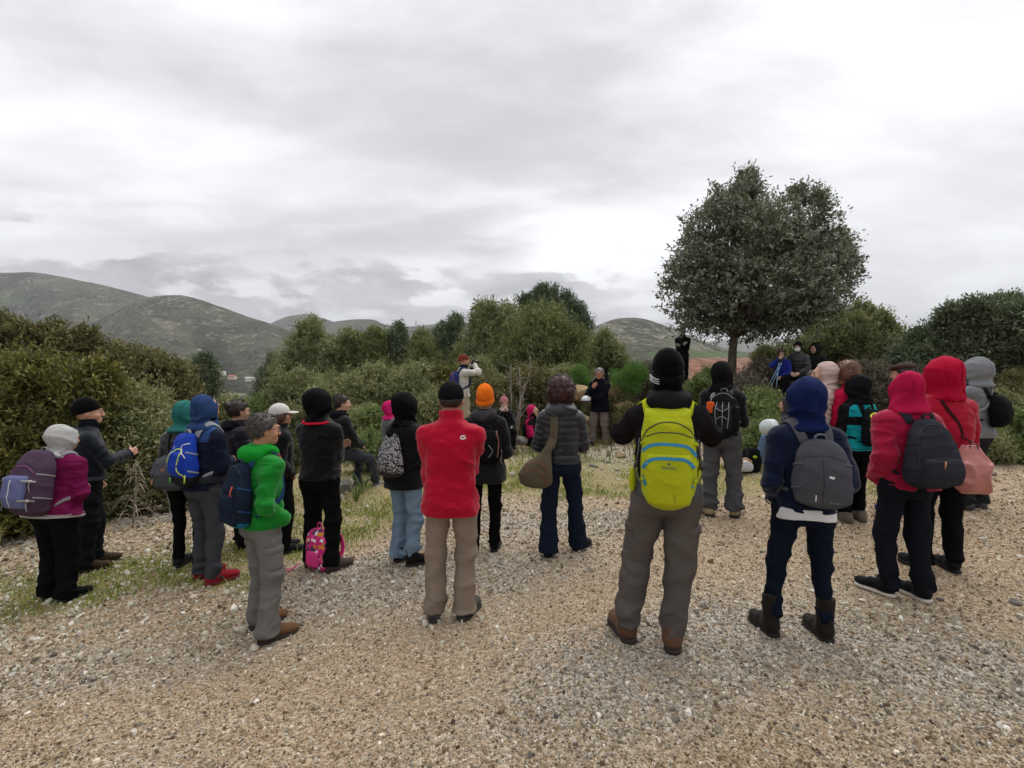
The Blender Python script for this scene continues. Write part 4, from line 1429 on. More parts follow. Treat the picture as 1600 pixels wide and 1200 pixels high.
# ---- the yellow rucksack man, middle right
def p_yellow():
    f = person('yellow', 'tall man in black fleece and grey cargo trousers raising both hands, wearing the yellow rucksack', -2, arms='phone', feet=((-.235, .04), (.05, -.05)), toes=(-24, 4), wide=1.10)
    f.body()
    f.make_jacket('1b181b', hem=.93, bulk=.004, rough=.95, sheen=0.0, sleeve=1.12, fold=.006, name='fleece')
    f.hood_down('19181b', 1.0)
    f.scarf('0e0e10', 1.60)
    f.beanie('08080a', '08080a', low=.05)
    for i, z in enumerate((0.0, .012, .024)):
        an = np.linspace(R(215), R(275), 12)
        p = np.stack([.0915 * np.sin(an), -.012 + .1135 * np.cos(an), 1.582 + z + .28 * .111 * np.cos(an) + .012], -1)
        nr = np.stack([np.sin(an), np.cos(an), 0 * an], -1)
        if i != 1 or True:
            f.put('cap_stripe', tube(p, 0, flat=(.0022, .0065), nrm=nr), [cloth('b9babd', .9, 'knit', 'knit')], 'h')
    f.trousers('57524e', r=(.102, .077, .070), cargo=True, fold=.009, knee_seam=True, seat=1.08, stack=.9, hemz=.085)
    f.shoes('5c4332', '2a211c', boot=.01, bulky=1.06, size=1.1)
    lime = cloth('a8b01c', .55, 'weave', 'lime_nylon', .05)
    blue = plain('1d7fa6', .5, 'blue_tape')
    tab = [(.86, .06, .10, -.13), (.90, .105, .15, -.12), (.96, .140, .16, -.11), (1.03, .156, .17, -.10), (1.12, .156, .17, -.095), (1.24, .144, .15, -.10), (1.34, .134, .12, -.115), (1.40, .122, .08, -.125), (1.45, .11, .04, -.115)]
    r = f.pack('backpack', 'lime yellow hiking rucksack with two blue stripes, on the tall man', 'backpack', tab, 'a8b01c', mats=[lime], n=2.6, strap='a8b01c', strap_w=.056, handle='8d8f92', sh=.095,
               pocket=[(.90, 1.19, .125, .020, 0)],
               lines=[([(-.150, 1.02), (-.15, 1.16), (-.13, 1.29), (-.07, 1.345), (0, 1.36), (.07, 1.345), (.13, 1.29), (.15, 1.16), (.155, 1.02)], .0040, '2b2c22'),
                      ([(-.125, 1.275), (-.06, 1.30), (0, 1.303), (.06, 1.30), (.125, 1.275)], .0036, '3a3b2a')])
    for nm, pts, w in (('stripe', [(-.145, 1.195), (-.10, 1.228), (-.04, 1.240), (.04, 1.238), (.10, 1.226), (.150, 1.175)], .018), ('stripe', [(-.14, 1.10), (-.11, 1.145), (-.06, 1.163), (.02, 1.165), (.09, 1.158), (.135, 1.115)], .018)):
        f.decal(nm, band_mesh(spline(pts, 22)[:, :2] if False else np.array(spline([(a, b, 0) for a, b in pts], 22))[:, :2], w), f.pk, (0, 0, 0), blue, r, .002)
    for q in (-1, 1):
        f.decal('side_tape', band_mesh([(q * .125, 1.01), (q * .150, 1.065)], .022), f.pk, (0, 0, 0), blue, r, .002)
    ink = plain('30526a', .6, 'print_ink')
    f.decal('lettering', text_mesh('FERRINO', .020), f.pk, (0, 1.108, 0), ink, r, .003)
    f.decal('emblem', disc_mesh([(.009 * math.cos(a) * (1 if i % 2 else .55), .009 * math.sin(a) * (1 if i % 2 else .55)) for i, a in enumerate(np.linspace(0, 6.283, 12, endpoint=False))]), f.pk, (0, 1.136, 0), ink, r, .003)
    f.decal('lettering', text_mesh('AGILE', .016), f.pk, (.035, .955, R(90)), plain('5c6a2a', .6, 'print_ink_dark'), r, .003)
    gry = cloth('55565a', .7, 'weave', 'webbing')
    for q in (-1, 1):
        ft = lambda P: f.trs(f.t2b(P).astype(f32), False) if False else f.jflat(P)
        p = spline([(q * .14, -.17, .96), (q * .19, -.10, .965), (q * .215, -.02, .96), (q * .20, .07, .95), (q * .12, .14, .94), (q * .0, .16, .94)], 20)
        p, nn = onto(f.jflat, p, .012)
        w = np.linspace(.045, .013, 20)
        f.put('hip_belt', tube(p, 0, flat=(w, .008), nrm=nn), [gry], 't', root=r)
        f.put('compression_cord', tube(spline([(q * .158, -.16, 1.26), (q * .165, -.20, 1.18), (q * .185, -.17, 1.10), (q * .16, -.22, 1.03), (q * .175, -.16, .98)], 14), .0045, 5), [gry], 't', root=r)
        f.put('side_buckle', tube([(q * .172, -.19, 1.135), (q * .18, -.165, 1.095)], .011, 6), [plain('3a3b3e', .4, 'buckle')], 't', root=r)
    g2 = lambda P: smax(box(P, (-.20, -.10, 1.02), (.035, .03, .06), .012), -.2 - P[:, 2], .01)
    f.put('mesh_wing', nets(lambda P: ell(P, (-.197, -.09, 1.01), (.022, .035, .075)), (-.26, -.16, .9), (-.15, 0, 1.12), .009), [lime], 't', root=r)
    ph = thing('smartphone', 'black phone held up by the tall man with the yellow rucksack', 'phone', f.t2w([[0, .33, 1.53]])[0], -f.yaw)
    f.put('phone_body', nets(lambda P: box(P, (0, .35, 1.53), (.075, .005, .038), .004), (-.1, .33, 1.47), (.1, .37, 1.6), .004, .01), [plain('0d0d0f', .2, 'phone_glass')], 't', root=ph)


def p_navy():
    f = person('navy_woman', 'woman in navy hooded softshell over a white shirt, slim jeans and black lace-up boots', -14, arms='pockets', feet=((-.15, .03), (.15, .05)), toes=(-22, -14), wide=1.02)
    f.body(False)
    f.make_jacket('101930', hem=.90, bulk=.012, flare=.01, rough=.75, fold=.007, name='jacket', ctop=1.52)
    f.hood_up('14204a', big=1.0, open_=.9, drop=0)
    fs = lambda P: smax(smax(loft(P, [(.8, 0, -.01, .185, .15), (1.0, 0, -.01, .18, .145)], 2.3), .85 - P[:, 2] + .010 * np.cos(P[:, 0] * 14), .006), P[:, 2] - .93, .01)
    f.put('shirt', nets(fs, (-.24, -.22, .8), (.24, .2, .96), .009), [cloth('d8dadd', .8, 'weave', 'cotton')], 't')
    f.trousers('0d1422', kind='denim', r=(.092, .057, .038), fold=.007, stack=1.0, name='jeans', hemz=.14, seat=1.05)
    f.shoes('24201d', '151312', boot=.155, bulky=1.02, size=1.04, laces='111111')
    tab = [(.955, .10, .10, -.12), (1.00, .155, .15, -.115), (1.10, .165, .18, -.11), (1.22, .155, .17, -.12), (1.32, .125, .13, -.13), (1.395, .075, .08, -.135)]
    r = f.pack('backpack', 'plain slate grey daypack with small white bird mark, on the woman in the navy hood', 'backpack', tab, '4a4b52', rough=.75, strap='55565c', handle='6a6b70', sx=.045, sh=.09, n=2.5,
               lines=[([(-.015, .99), (-.012, 1.15), (-.02, 1.29)], .0028, '1f2024'), ([(-.12, 1.285), (-.04, 1.30), (.04, 1.295), (.12, 1.265)], .0028, '1f2024')])
    wh = plain('d6d6da', .6, 'print_white')
    f.decal('bird_mark', disc_mesh([(-.016, .006), (-.006, .012), (0, .004), (.006, .010), (.012, .002), (.016, .008), (.014, -.006), (.004, -.010), (-.002, -.004), (-.010, -.006)]), f.pk, (.075, 1.17, 0), wh, r, .003)
    f.decal('label_tab', band_mesh([(0, -.02), (0, .02)], .007), f.pk, (-.005, 1.035, 0), wh, r, .004)
    f.decal('lettering', text_mesh('Quechua', .017), f.pk, (.10, 1.005, 0), plain('8f9096', .6, 'print_grey'), r, .003)


def p_red_jacket():
    f = person('red_jacket', 'broad man in long plain red jacket, black cap and khaki trousers, arms folded', 3, arms='crossed', feet=((-.12, .0), (.115, .02)), toes=(-4, 24), wide=1.06, shw=.004, skin='a8735a')
    f.body()
    f.make_jacket('a8082a', hem=.80, bulk=.022, flare=.014, rough=.6, fold=.0085, name='jacket', collar=.082, ctop=1.565, sharp=2.8, sleeve=1.1)
    f.hair('1d1917', 'short', hat=True)
    f.ballcap('101113')
    f.trousers('85776a', r=(.094, .074, .074), fold=.007, knee_seam=True, seat=.98, stack=.9, hemz=.055)
    f.shoes('4a4744', '2a2826', size=1.08, bulky=1.05)
    fj = lambda P: f.jacket(P, True, True)
    wh = plain('dcdcdc', .6, 'print_white')
    f.decal('jacket_logo', band_mesh([(.016 * math.cos(a) * 1.2, .011 * math.sin(a)) for a in np.linspace(.6, 6.0, 14)], .009), fj, (.093, 1.376, .1), wh, f.root, .0015)
    f.decal('jacket_logo', disc_mesh([(.003 * math.cos(a), .003 * math.sin(a)) for a in np.linspace(0, 6, 8)]), fj, (.096, 1.376, 0), wh, f.root, .0015)
    p = [(x, -.8, .925 + .01 * math.cos(x * 12)) for x in np.linspace(-.18, .18, 24)]
    p = f.march(fj, p)
    f.put('back_seam', tube(p, .003, 5), [cloth('a8082a', .6, 'weave', 'jacket')], 't')


def p_green():
    f = person('green', 'grey-haired man in bright green jacket and grey trousers, hands in his pockets', 64, arms='pockets', feet=((-.11, .02), (.12, -.02)), toes=(2, 10), wide=1.04, turn=14, skin='b98468')
    f.body(); f.eyes(); f.brows('3c3733')
    f.make_jacket('157d28', hem=.87, bulk=.012, rough=.55, fold=.009, name='jacket', flare=.01, sleeve=1.15)
    f.hood_down('198a2c', 1.05)
    f.hair('4a4441', 'short')
    f.glasses('2a2a2c')
    f.trousers('6a6966', r=(.095, .073, .070), fold=.008, cargo=True, knee_seam=True, stack=1.0, hemz=.055, seat=1.05)
    f.shoes('6b4e36', '2c2521', size=1.05, bulky=1.08)
    tab = [(.90, .09, .10, -.12), (.95, .145, .14, -.115), (1.08, .155, .17, -.11), (1.22, .145, .15, -.12), (1.34, .115, .11, -.125), (1.40, .07, .06, -.13)]
    r = f.pack('backpack', 'dark navy daypack with teal base, on the man in the green jacket', 'backpack', tab, '1c2736', mats=[cloth('1b2535', .7, 'weave', 'pack_cloth'), cloth('1d6f92', .7, 'weave', 'pack_cloth')],
               matfn=lambda c: ((c[:, 2] < .955) & (c[:, 1] < -.16)).astype(int), strap='27446b', handle='30394a', pocket=(.93, 1.17, .12, .022, 0),
               lines=[([(-.13, 1.0), (-.13, 1.25), (-.08, 1.35), (0, 1.375), (.08, 1.35), (.13, 1.25), (.13, 1.0)], .0035, '0c0f14')])
    f.put('zip_pull', tube(spline([(.10, -.27, 1.24), (.11, -.29, 1.20), (.105, -.285, 1.17)], 6), .004, 5), [plain('e2562a', .5, 'cord')], 't', root=r)
    f.put('strap_trim', tube(onto(f.jflat, spline([(.10, -.01, 1.50), (.115, .05, 1.45), (.12, .09, 1.40)], 8), .018)[0], .006, 5), [plain('c43a34', .5, 'trim_cloth')], 't', root=r)


def p_purple():
    f = person('purple', 'stocky person in purple jacket and pale grey hood, wearing the large plum rucksack', 52, arms='clasp', feet=((-.11, .0), (.13, .0)), toes=(0, 12), wide=1.26, lean=7)
    f.body(False)
    plum = cloth('6d1645', .7, 'weave', 'jacket'); pale = cloth('a9a9a6', .8, 'knit', 'jersey')
    f.make_jacket('6d1645', hem=.86, bulk=.03, flare=.04, rough=.7, fold=.008, mats=[plum, pale], matfn=lambda c: (c[:, 2] < .885).astype(int), sleeve=1.15)
    f.hood_up('b4b4b2', big=.98, kind='knit', open_=.85)
    f.trousers('0e0f11', r=(.116, .086, .082), fold=.008, seat=1.25, hemz=.045)
    f.shoes('101112', '0c0c0d', bulky=1.1)
    tab = [(.88, .10, .13, -.13), (.94, .175, .22, -.12), (1.08, .19, .28, -.12), (1.24, .185, .27, -.12), (1.40, .16, .20, -.13), (1.52, .11, .12, -.14)]
    gp = cloth('4b3a4c', .6, 'weave', 'pack_cloth')
    r = f.pack('backpack', 'big plum and lilac rucksack with pale straps and buckles, on the stocky person in purple', 'backpack', tab, '4b3a4c', mats=[gp, cloth('5c5f86', .5, 'weave', 'pack_panel')], n=2.4, strap='8a8688', strap_w=.03, handle='8e8e90',
               pocket=[(.97, 1.28, .115, .045, 0)], pocket_mat=cloth('666b93', .5, 'weave', 'pack_panel'),
               lines=[([(0, .99), (0, 1.1), (0, 1.24)], .0055, 'c9c9cf'), ([(-.13, 1.30), (-.05, 1.36), (.05, 1.36), (.13, 1.30)], .006, '7b2b6a'), ([(-.12, 1.02), (-.13, 1.15), (-.1, 1.26)], .005, 'a4a4b4')])
    wb = cloth('a5a3a0', .7, 'weave', 'webbing'); bk = plain('b7b6b2', .4, 'buckle')
    for q in (-1, 1):
        for z in (1.04, 1.22):
            pts = f.march(f.pk, [(q * x, -.9, z + .5 * (.19 - x) * .3) for x in np.linspace(.10, .17, 6)], off=.004)
            f.put('side_strap', tube(pts, 0, flat=(.009, .003), nrm=grad(f.pk, pts)), [wb], 't', root=r)
            c = pts[2]
            f.put('buckle', nets(lambda P: box(P, c, (.022, .010, .013), .005), c - .04, c + .04, .007, .01), [bk], 't', root=r)
            f.put('loose_strap', tube(spline([c, c + [q * .01, -.01, -.05], c + [q * .02, 0, -.10]], 6), .004, 4), [wb], 't', root=r)


def p_beanie_man():
    f = person('beanie_man', 'man in black knitted cap and dark puffer seen in profile, one forearm held out', 90, arms=('down', ((-.0, .34, 1.19), (.9, -.5, -.8))), feet=((-.11, .02), (.12, -.03)), toes=(0, 5), wide=1.08, skin='c08d72')
    f.body(); f.eyes(); f.brows('3b2e27')
    f.make_jacket('1b2029', hem=.93, bulk=.022, puff=.006, pitch=.09, rough=.45, fold=.006)
    f.scarf('15181c', 1.57); f.beanie('0b0b0c', '0b0b0c', slouch=.02)
    an = np.linspace(0, 2 * math.pi, 28, endpoint=False)
    p, nn = onto(f.jflat, np.stack([.2 * np.sin(an), .17 * np.cos(an), .97 + 0 * an], -1), .008)
    f.put('waist_belt', tube(p, 0, closed=True, flat=(.020, .006), nrm=nn), [cloth('3a3f46', .7, 'weave', 'webbing')], 't')
    f.trousers('16171a', r=(.10, .078, .074), fold=.009)
    f.shoes('3c2e24', '1f1a17', boot=.02, bulky=1.08, size=1.05)


def p_teal_hood():
    f = person('teal_hood', 'person in black puffer and teal hood, partly behind the walker with the blue rucksack', 34, arms='clasp', feet=((-.10, .02), (.10, 0)), toes=(0, 10), wide=1.0)
    f.body(False)
    f.make_jacket('17181a', hem=.90, bulk=.02, puff=.009, pitch=.07, rough=.4, fold=.004)
    f.hood_up('2c6b66', big=.88)
    bl = cloth('0e0f10', .8, 'weave', 'leggings'); wh = cloth('cfd0d2', .8, 'weave', 'stripe_cloth')
    f.trousers('0e0f10', r=(.082, .056, .046), fold=.005, hemz=.09, name='leggings')
    for hp, kn, an_, tz, fz in f.leg[1:] + f.leg[:1]:
        q = 1 if hp[0] > 0 else -1
        for k in (-1, 0, 1):
            p = spline([hp + [q * .10, -.06 + k * .022, -.05], (hp + kn) / 2 + [q * .08, -.06 + k * .02, 0], kn + [q * .07, -.06 + k * .018, 0], (kn + an_) / 2 + [q * .06, -.05 + k * .015, 0], an_ + [q * .06, -.04 + k * .013, .05]], 20)
            p, nn = onto(lambda P: f.trs(P, True), p, .0015)
            f.put('leg_stripe', tube(p, 0, flat=(.0055, .0015), nrm=nn), [wh], 'b')
    f.shoes('222325', '151516')
    tab = [(.86, .10, .10, -.12), (.93, .16, .16, -.12), (1.04, .17, .18, -.12), (1.15, .15, .14, -.12), (1.22, .10, .09, -.12)]
    r = f.pack('backpack', 'charcoal grey low-slung pack with small brown patch, left of the blue rucksack', 'backpack', tab, '4c5054', sx=-.02, strap='3a3b3e', handle='6b6b6d', lines=[([(-.12, 1.0), (-.08, 1.12), (0, 1.16), (.08, 1.12), (.13, 1.0)], .004, '1b1c1e')])
    f.decal('leather_patch', band_mesh([(-.02, 0), (.02, 0)], .022), f.pk, (-.03, 1.09, 0), plain('8a5a3a', .6, 'leather_patch'), r, .004)
    f.put('zip_pull', tube([(.06, -.31, 1.02), (.065, -.32, .97)], .006, 5), [plain('6fd21c', .4, 'neon_cord')], 't', root=r)
    f.put('zip_pull', tube([(-.13, -.29, 1.0), (-.135, -.30, .94)], .005, 5), [plain('d88a5a', .5, 'peach_cord')], 't', root=r)


def p_navy_hood():
    f = person('navy_hood', 'walker in slate blue hood and navy jacket with red shoes, wearing the blue rucksack', 56, arms='clasp', feet=((-.10, .03), (.12, -.03)), toes=(8, 16), wide=1.06)
    f.body(False)
    f.make_jacket('161f35', hem=.88, bulk=.018, rough=.6, fold=.008, mats=[cloth('161d2e', .6, 'weave', 'jacket'), cloth('2f4a7c', .6, 'weave', 'jacket')], matfn=lambda c: ((c[:, 2] > 1.33) & (np.abs(c[:, 0]) < .17)).astype(int))
    f.hood_up('2a4068', big=.88, open_=.9)
    f.scarf('101114', 1.60)
    f.trousers('3d3f43', r=(.094, .070, .062), fold=.008, stack=1.3, hemz=.055)
    f.shoes('8d1f2b', '6d1720', bulky=1.08, size=1.02, laces='a5303a')
    tab = [(.93, .09, .10, -.12), (.98, .135, .14, -.115), (1.10, .145, .17, -.11), (1.22, .14, .16, -.12), (1.34, .12, .12, -.125), (1.42, .08, .07, -.13)]
    r = f.pack('backpack', 'royal blue hiking rucksack with lime piping, on the walker in the slate blue hood', 'backpack', tab, '1f3fa8', mats=[cloth('203fa6', .5, 'weave', 'pack_cloth'), cloth('1f2226', .6, 'weave', 'pack_base')], matfn=lambda c: (c[:, 2] < 1.03).astype(int), strap='8f9397', handle='9a9da0', pocket=(1.04, 1.26, .10, .02, 0),
               lines=[([(-.11, 1.05), (-.05, 1.22), (.02, 1.28), (.08, 1.24), (.06, 1.12), (.10, 1.03)], .0058, 'c6d84a'), ([(.11, 1.33), (.05, 1.30), (.12, 1.20)], .005, 'd4d8da')])
    f.decal('emblem', band_mesh([(-.012, -.01), (0, .012), (.012, -.01)], .005), f.pk, (-.03, 1.29, 0), plain('c9d4e6', .6, 'print_white'), r, .004)
    for q in (-1, 1):
        p = spline([(q * .13, -.18, .99), (q * .20, -.08, .99), (q * .21, .03, .985), (q * .12, .14, .98)], 14)
        p, nn = onto(f.jflat, p, .010)
        f.put('hip_belt', tube(p, 0, flat=(.035, .006), nrm=nn), [cloth('2c2e33', .7, 'weave', 'webbing')], 't', root=r)
    f.put('zip_pull', tube([(.12, -.26, 1.05), (.13, -.27, .98)], .006, 5), [plain('c6d84a', .4, 'neon_cord')], 't', root=r)


def p_bun():
    f = person('bun', 'woman with dark hair in a bun and glasses, plum-black padded jacket', 76, arms='clasp', feet=((-.1, .02), (.1, 0)), toes=(0, 8), skin='c3937a')
    f.body(); f.eyes(); f.brows('241a15')
    f.make_jacket('1f1c28', hem=.88, bulk=.02, puff=.006, pitch=.085, rough=.5, fold=.006)
    f.hood_down('17151c', 1.1)
    f.hair('2b1b17', 'bun'); f.glasses()
    f.trousers('131416', r=(.094, .072, .068), hemz=.055)
    f.shoes('17181a', '101011')
    r = thing('pink_scarf', 'crumpled magenta scarf tucked at the shoulder of the woman with the bun', 'scarf', f.t2w([[-.12, -.06, 1.40]])[0], -f.yaw)
    f.put('scarf_cloth', nets(lambda P: ell(P, (-.13, -.06, 1.44), (.045, .05, .075)) + crease(P, 40, 5, 2, .4) * .012, (-.22, -.16, 1.32), (-.04, .05, 1.56), .009), [cloth('a81f5e', .7, 'weave', 'pink_cloth')], 't', root=r)


def p_cap_woman():
    f = person('cap_woman', 'woman in pale grey peaked cap and sunglasses, black jacket, behind the green jacket', 76, arms='pockets', feet=((-.1, .02), (.1, 0)), toes=(0, 8), skin='b98468')
    f.body(); f.hair('4a3228', 'bob', hat=True)
    f.glasses('0c0c0d'); f.ballcap('c9c5c0')
    f.make_jacket('0c0c0e', hem=.88, bulk=.018, rough=.6, fold=.008)
    f.trousers('101113', r=(.090, .070, .064)); f.shoes('232427', '121213')


def p_red_collar():
    f = person('red_collar', 'walker in black hooded windbreaker with red collar lining and black trousers, arms folded', 36, arms='crossed', feet=((-.12, .03), (.13, -.04)), toes=(10, 26), wide=1.14)
    f.body(False)
    f.make_jacket('0e0f11', hem=.90, bulk=.014, rough=.5, fold=.009, flare=.006, sharp=2.6)
    f.hood_up('0e0e10', big=1.0, open_=.95)
    an = np.linspace(R(20), R(340), 30)
    p = np.stack([.15 * np.sin(an), -.02 + .13 * np.cos(an), 1.468 + .012 * np.cos(an)], -1)
    p, nn = onto(f.hd, p, .004)
    f.put('collar_lining', tube(p, .012, 6), [cloth('c21d34', .8, 'weave', 'lining')], 'h')
    p = f.march(lambda P: f.jacket(P, True, True), [(x, -.8, 1.31 + .015 * math.cos(x * 9)) for x in np.linspace(-.19, .19, 24)])
    f.put('yoke_seam', tube(p, .003, 5), [cloth('0c0c0e', .5, 'weave', 'seam')], 't')
    f.trousers('0f1011', r=(.098, .074, .068), fold=.009, hemz=.055, seat=1.06)
    f.shoes('4b413c', '2b2624', size=1.05, laces='8a8683')


def p_parka():
    f = person('parka', 'woman in long black hooded parka and pale blue jeans with black hiking boots', 42, arms='clasp', feet=((-.105, .02), (.12, -.02)), toes=(6, 34), wide=1.06)
    f.body(False)
    f.make_jacket('0f0f11', hem=.80, bulk=.022, flare=.03, rough=.7, fold=.008)
    f.hood_up('0d0d0f', big=1.08, open_=.9)
    f.trousers('6b8092', kind='denim', r=(.096, .068, .060), fold=.011, stack=1.5, name='jeans', hemz=.055)
    f.shoes('161514', '2a2017', boot=.04, bulky=1.12, laces='b27a2a')
    tab = [(.93, .11, .10, -.13), (.99, .155, .15, -.125), (1.10, .16, .17, -.12), (1.22, .13, .14, -.125), (1.33, .085, .09, -.135), (1.38, .045, .05, -.14)]
    r = f.pack('backpack', 'small black-and-white patterned drawstring backpack on the woman in the black parka', 'backpack', tab, '888888', mats=[cloth('888888', .8, 'print', 'printed_cloth'), cloth('3a3a3e', .7, 'weave', 'pack_base')], matfn=lambda c: (c[:, 2] < .985).astype(int), strap='1d1d20', sx=-.02, n=2.2, sh=.06, strap_w=.020,
               lines=[([(-.14, 1.0), (0, .99), (.14, 1.0)], .004, '0e0e10')])
    f.put('flap', nets(lambda P: ell(P, (-.02, -.20, 1.37), (.035, .030, .055)), (-.1, -.3, 1.28), (.06, -.1, 1.46), .009), [cloth('17171a', .7, 'weave', 'webbing')], 't', root=r)


def p_orange():
    f = person('orange', 'walker in bright orange knitted cap and long charcoal jacket, right of the red jacket', 8, arms='clasp', feet=((-.11, -.02), (.11, .03)), toes=(-6, 4), wide=1.02)
    f.body(False)
    f.make_jacket('1e1d1f', hem=.77, bulk=.024, flare=.03, rough=.8, fold=.008)
    f.hood_down('38373a', 1.15)
    f.hair('8a5a3a', 'short', hat=True); f.beanie('d96a1a', 'd96a1a', slouch=.02, low=.05)
    an = np.linspace(0, 2 * math.pi, 6, endpoint=False)
    f.trousers('0d0d0e', r=(.084, .060, .050), fold=.006, hemz=.09)
    f.shoes('101011', '0b0b0b', boot=.06)
    tab = [(.98, .09, .08, -.13), (1.04, .13, .12, -.13), (1.15, .14, .14, -.12), (1.26, .12, .12, -.125), (1.34, .08, .07, -.13)]
    r = f.pack('backpack', 'slim black backpack with brown webbing and pale cords, on the walker in the orange cap', 'backpack', tab, '141416', strap='1a1a1c', sh=.09, handle='222224', sx=.05,
               lines=[([(.09, 1.32), (.12, 1.2), (.11, 1.05)], .006, '8a5b3c'), ([(.02, 1.05), (.06, 1.12), (.02, 1.18)], .003, '9aa0a4')])
    f.put('cord', tube(spline([(.17, -.18, 1.18), (.20, -.20, 1.10), (.19, -.22, 1.02), (.21, -.18, .97)], 10), .003, 4), [plain('b0b2b4', .6, 'pale_cord')], 't', root=r)


def p_curly():
    f = person('curly', 'woman with curly dark auburn hair in charcoal quilted jacket and flared jeans', -4, arms='front', feet=((-.13, -.06), (.22, .08)), toes=(0, 42), wide=1.06, vox=.0092)
    f.body(False)
    f.make_jacket('2e3033', hem=.93, bulk=.022, puff=.010, pitch=.062, rough=.4, fold=.004, name='quilted_jacket', sharp=2.2, spec_dummy=None) if False else f.make_jacket('1f2125', hem=.93, bulk=.022, puff=.012, pitch=.068, rough=.38, fold=.004, name='quilted_jacket', sharp=2.2)
    f.hood_down('33363a', 1.2, rough=.4)
    f.hair('3d1b1c', 'curly')
    f.trousers('131b2a', kind='denim', r=(.096, .070, .092), fold=.008, name='jeans', hemz=.04, stack=.6, seat=1.06)
    f.shoes('17181b', '101012')
    olive = cloth('5b5444', .75, 'weave', 'canvas')
    base = f.t2w([[-.20, -.2, .75]])[0]
    r = thing('sling_bag', 'olive canvas shoulder bag with rust piping hanging at the curly-haired woman\'s side', 'bag', base, -f.yaw)
    def bag(P):
        d = loft(P, [(.70, -.24, -.20, .10, .05), (.77, -.255, -.20, .155, .08), (.86, -.26, -.20, .160, .09), (.95, -.23, -.195, .125, .08), (1.06, -.155, -.185, .055, .045), (1.15, -.105, -.18, .035, .03)], 2.4)
        d = smax(smax(d, .715 - P[:, 2], .06), P[:, 2] - 1.15, .02)
        return d + crease(P, 24, 8, 2, .5) * .006
    f.put('bag_body', nets(bag, (-.46, -.36, .65), (0, -.05, 1.22), .010), [olive], 't', root=r)
    s_ = spline([(-.12, -.185, 1.10), (-.085, -.17, 1.22), (-.075, -.16, 1.34), (-.08, -.10, 1.46), (-.06, .02, 1.50), (.0, .12, 1.40)], 22)
    p, nn = onto(f.jflat, s_, .012)
    p[:3] = s_[:3] + [0, -.01, 0]
    f.put('bag_strap', tube(p, 0, flat=(np.linspace(.045, .026, 22), .005), nrm=nn), [olive], 't', root=r)
    for pts in ([(-.38, .90), (-.31, .97), (-.22, .97), (-.15, .90)], [(-.39, .85), (-.32, .90), (-.22, .90), (-.17, .82), (-.16, .75)]):
        q = spline([(a, -.8, b) for a, b in pts], 18)
        q = f.march(bag, q)
        f.put('piping', tube(q, .0045, 5), [plain('7b3a2a', .6, 'rust_piping')], 't', root=r)


def p_orange_pouch():
    f = person('orange_pouch', 'man in black hooded jacket and grey trousers with tan boots, beside the yellow rucksack man', 6, arms='clasp', feet=((-.14, -.03), (.15, .06)), toes=(-30, 0), wide=1.08)
    f.body(False)
    f.make_jacket('131214', hem=.90, bulk=.014, rough=.8, fold=.007)
    f.hood_up('121214', big=1.0)
    f.trousers('4c4d50', r=(.100, .078, .068), fold=.013, stack=1.5, seat=1.04, hemz=.09)
    f.shoes('a39274', '191817', size=1.1, bulky=1.1, laces='4a4438')
    tab = [(.97, .10, .13, -.12), (1.02, .155, .18, -.115), (1.13, .165, .21, -.11), (1.25, .155, .20, -.12), (1.36, .13, .15, -.125), (1.45, .08, .08, -.135)]
    gr = '9a9c9e'
    r = f.pack('backpack', 'black technical rucksack with grey cords and an orange pouch, right of the yellow rucksack', 'backpack', tab, '17181a', strap='55575a', handle='7c7e80', sx=.04, pocket=[(1.02, 1.30, .10, .04, 0)], pocket_mat=cloth('202124', .6, 'weave', 'pack_pocket'),
               lines=[([(-.10, 1.38), (-.04, 1.42), (.04, 1.42), (.10, 1.37)], .006, '6d6f72'), ([(-.06, 1.33), (-.07, 1.2), (-.05, 1.05)], .0035, gr), ([(0, 1.33), (.005, 1.2), (0, 1.05)], .0035, gr), ([(.06, 1.33), (.07, 1.2), (.05, 1.05)], .0035, gr), ([(-.06, 1.27), (0, 1.24), (.06, 1.27)], .0035, gr), ([(-.06, 1.15), (0, 1.18), (.06, 1.15)], .0035, gr)])
    q = thing('pouch', 'bright orange zipped pouch clipped to the black technical rucksack', 'pouch', f.t2w([[-.085, -.30, 1.18]])[0], -f.yaw)
    f.put('pouch_body', nets(lambda P: box(P, (-.085, -.30, 1.27), (.040, .022, .062), .018) + .002 * sn(P, 30, 1), (-.16, -.36, 1.18), (-.02, -.24, 1.36), .008), [cloth('d95a26', .6, 'weave', 'orange_nylon', .05)], 't', root=q)
    f.put('carabiner', tube(spline([(-.085, -.30, 1.33), (-.07, -.29, 1.38), (-.05, -.26, 1.42), (-.07, -.26, 1.42), (-.09, -.29, 1.37)], 14), .004, 5), [plain('b9bbbe', .3, 'steel', 1.0)], 't', root=q)
    # walking pole hanging from the wrist on the left
    w = f.b2w(np.array([[-.27, .02, .95], [-.25, -.03, .03]]))
    q = thing('walking_pole', 'black walking pole standing by the tan boots of the man with the orange pouch', 'walking pole', w[1])
    emit('shaft', *tube([w[0], w[1]], [.008, .005], 6), plain('17181a', .4, 'pole_shaft'), q)
    emit('grip', *tube([w[0] + [0, 0, .0], w[0] + [0, 0, .12]], .014, 7), plain('0e0e0f', .8, 'pole_grip'), q)


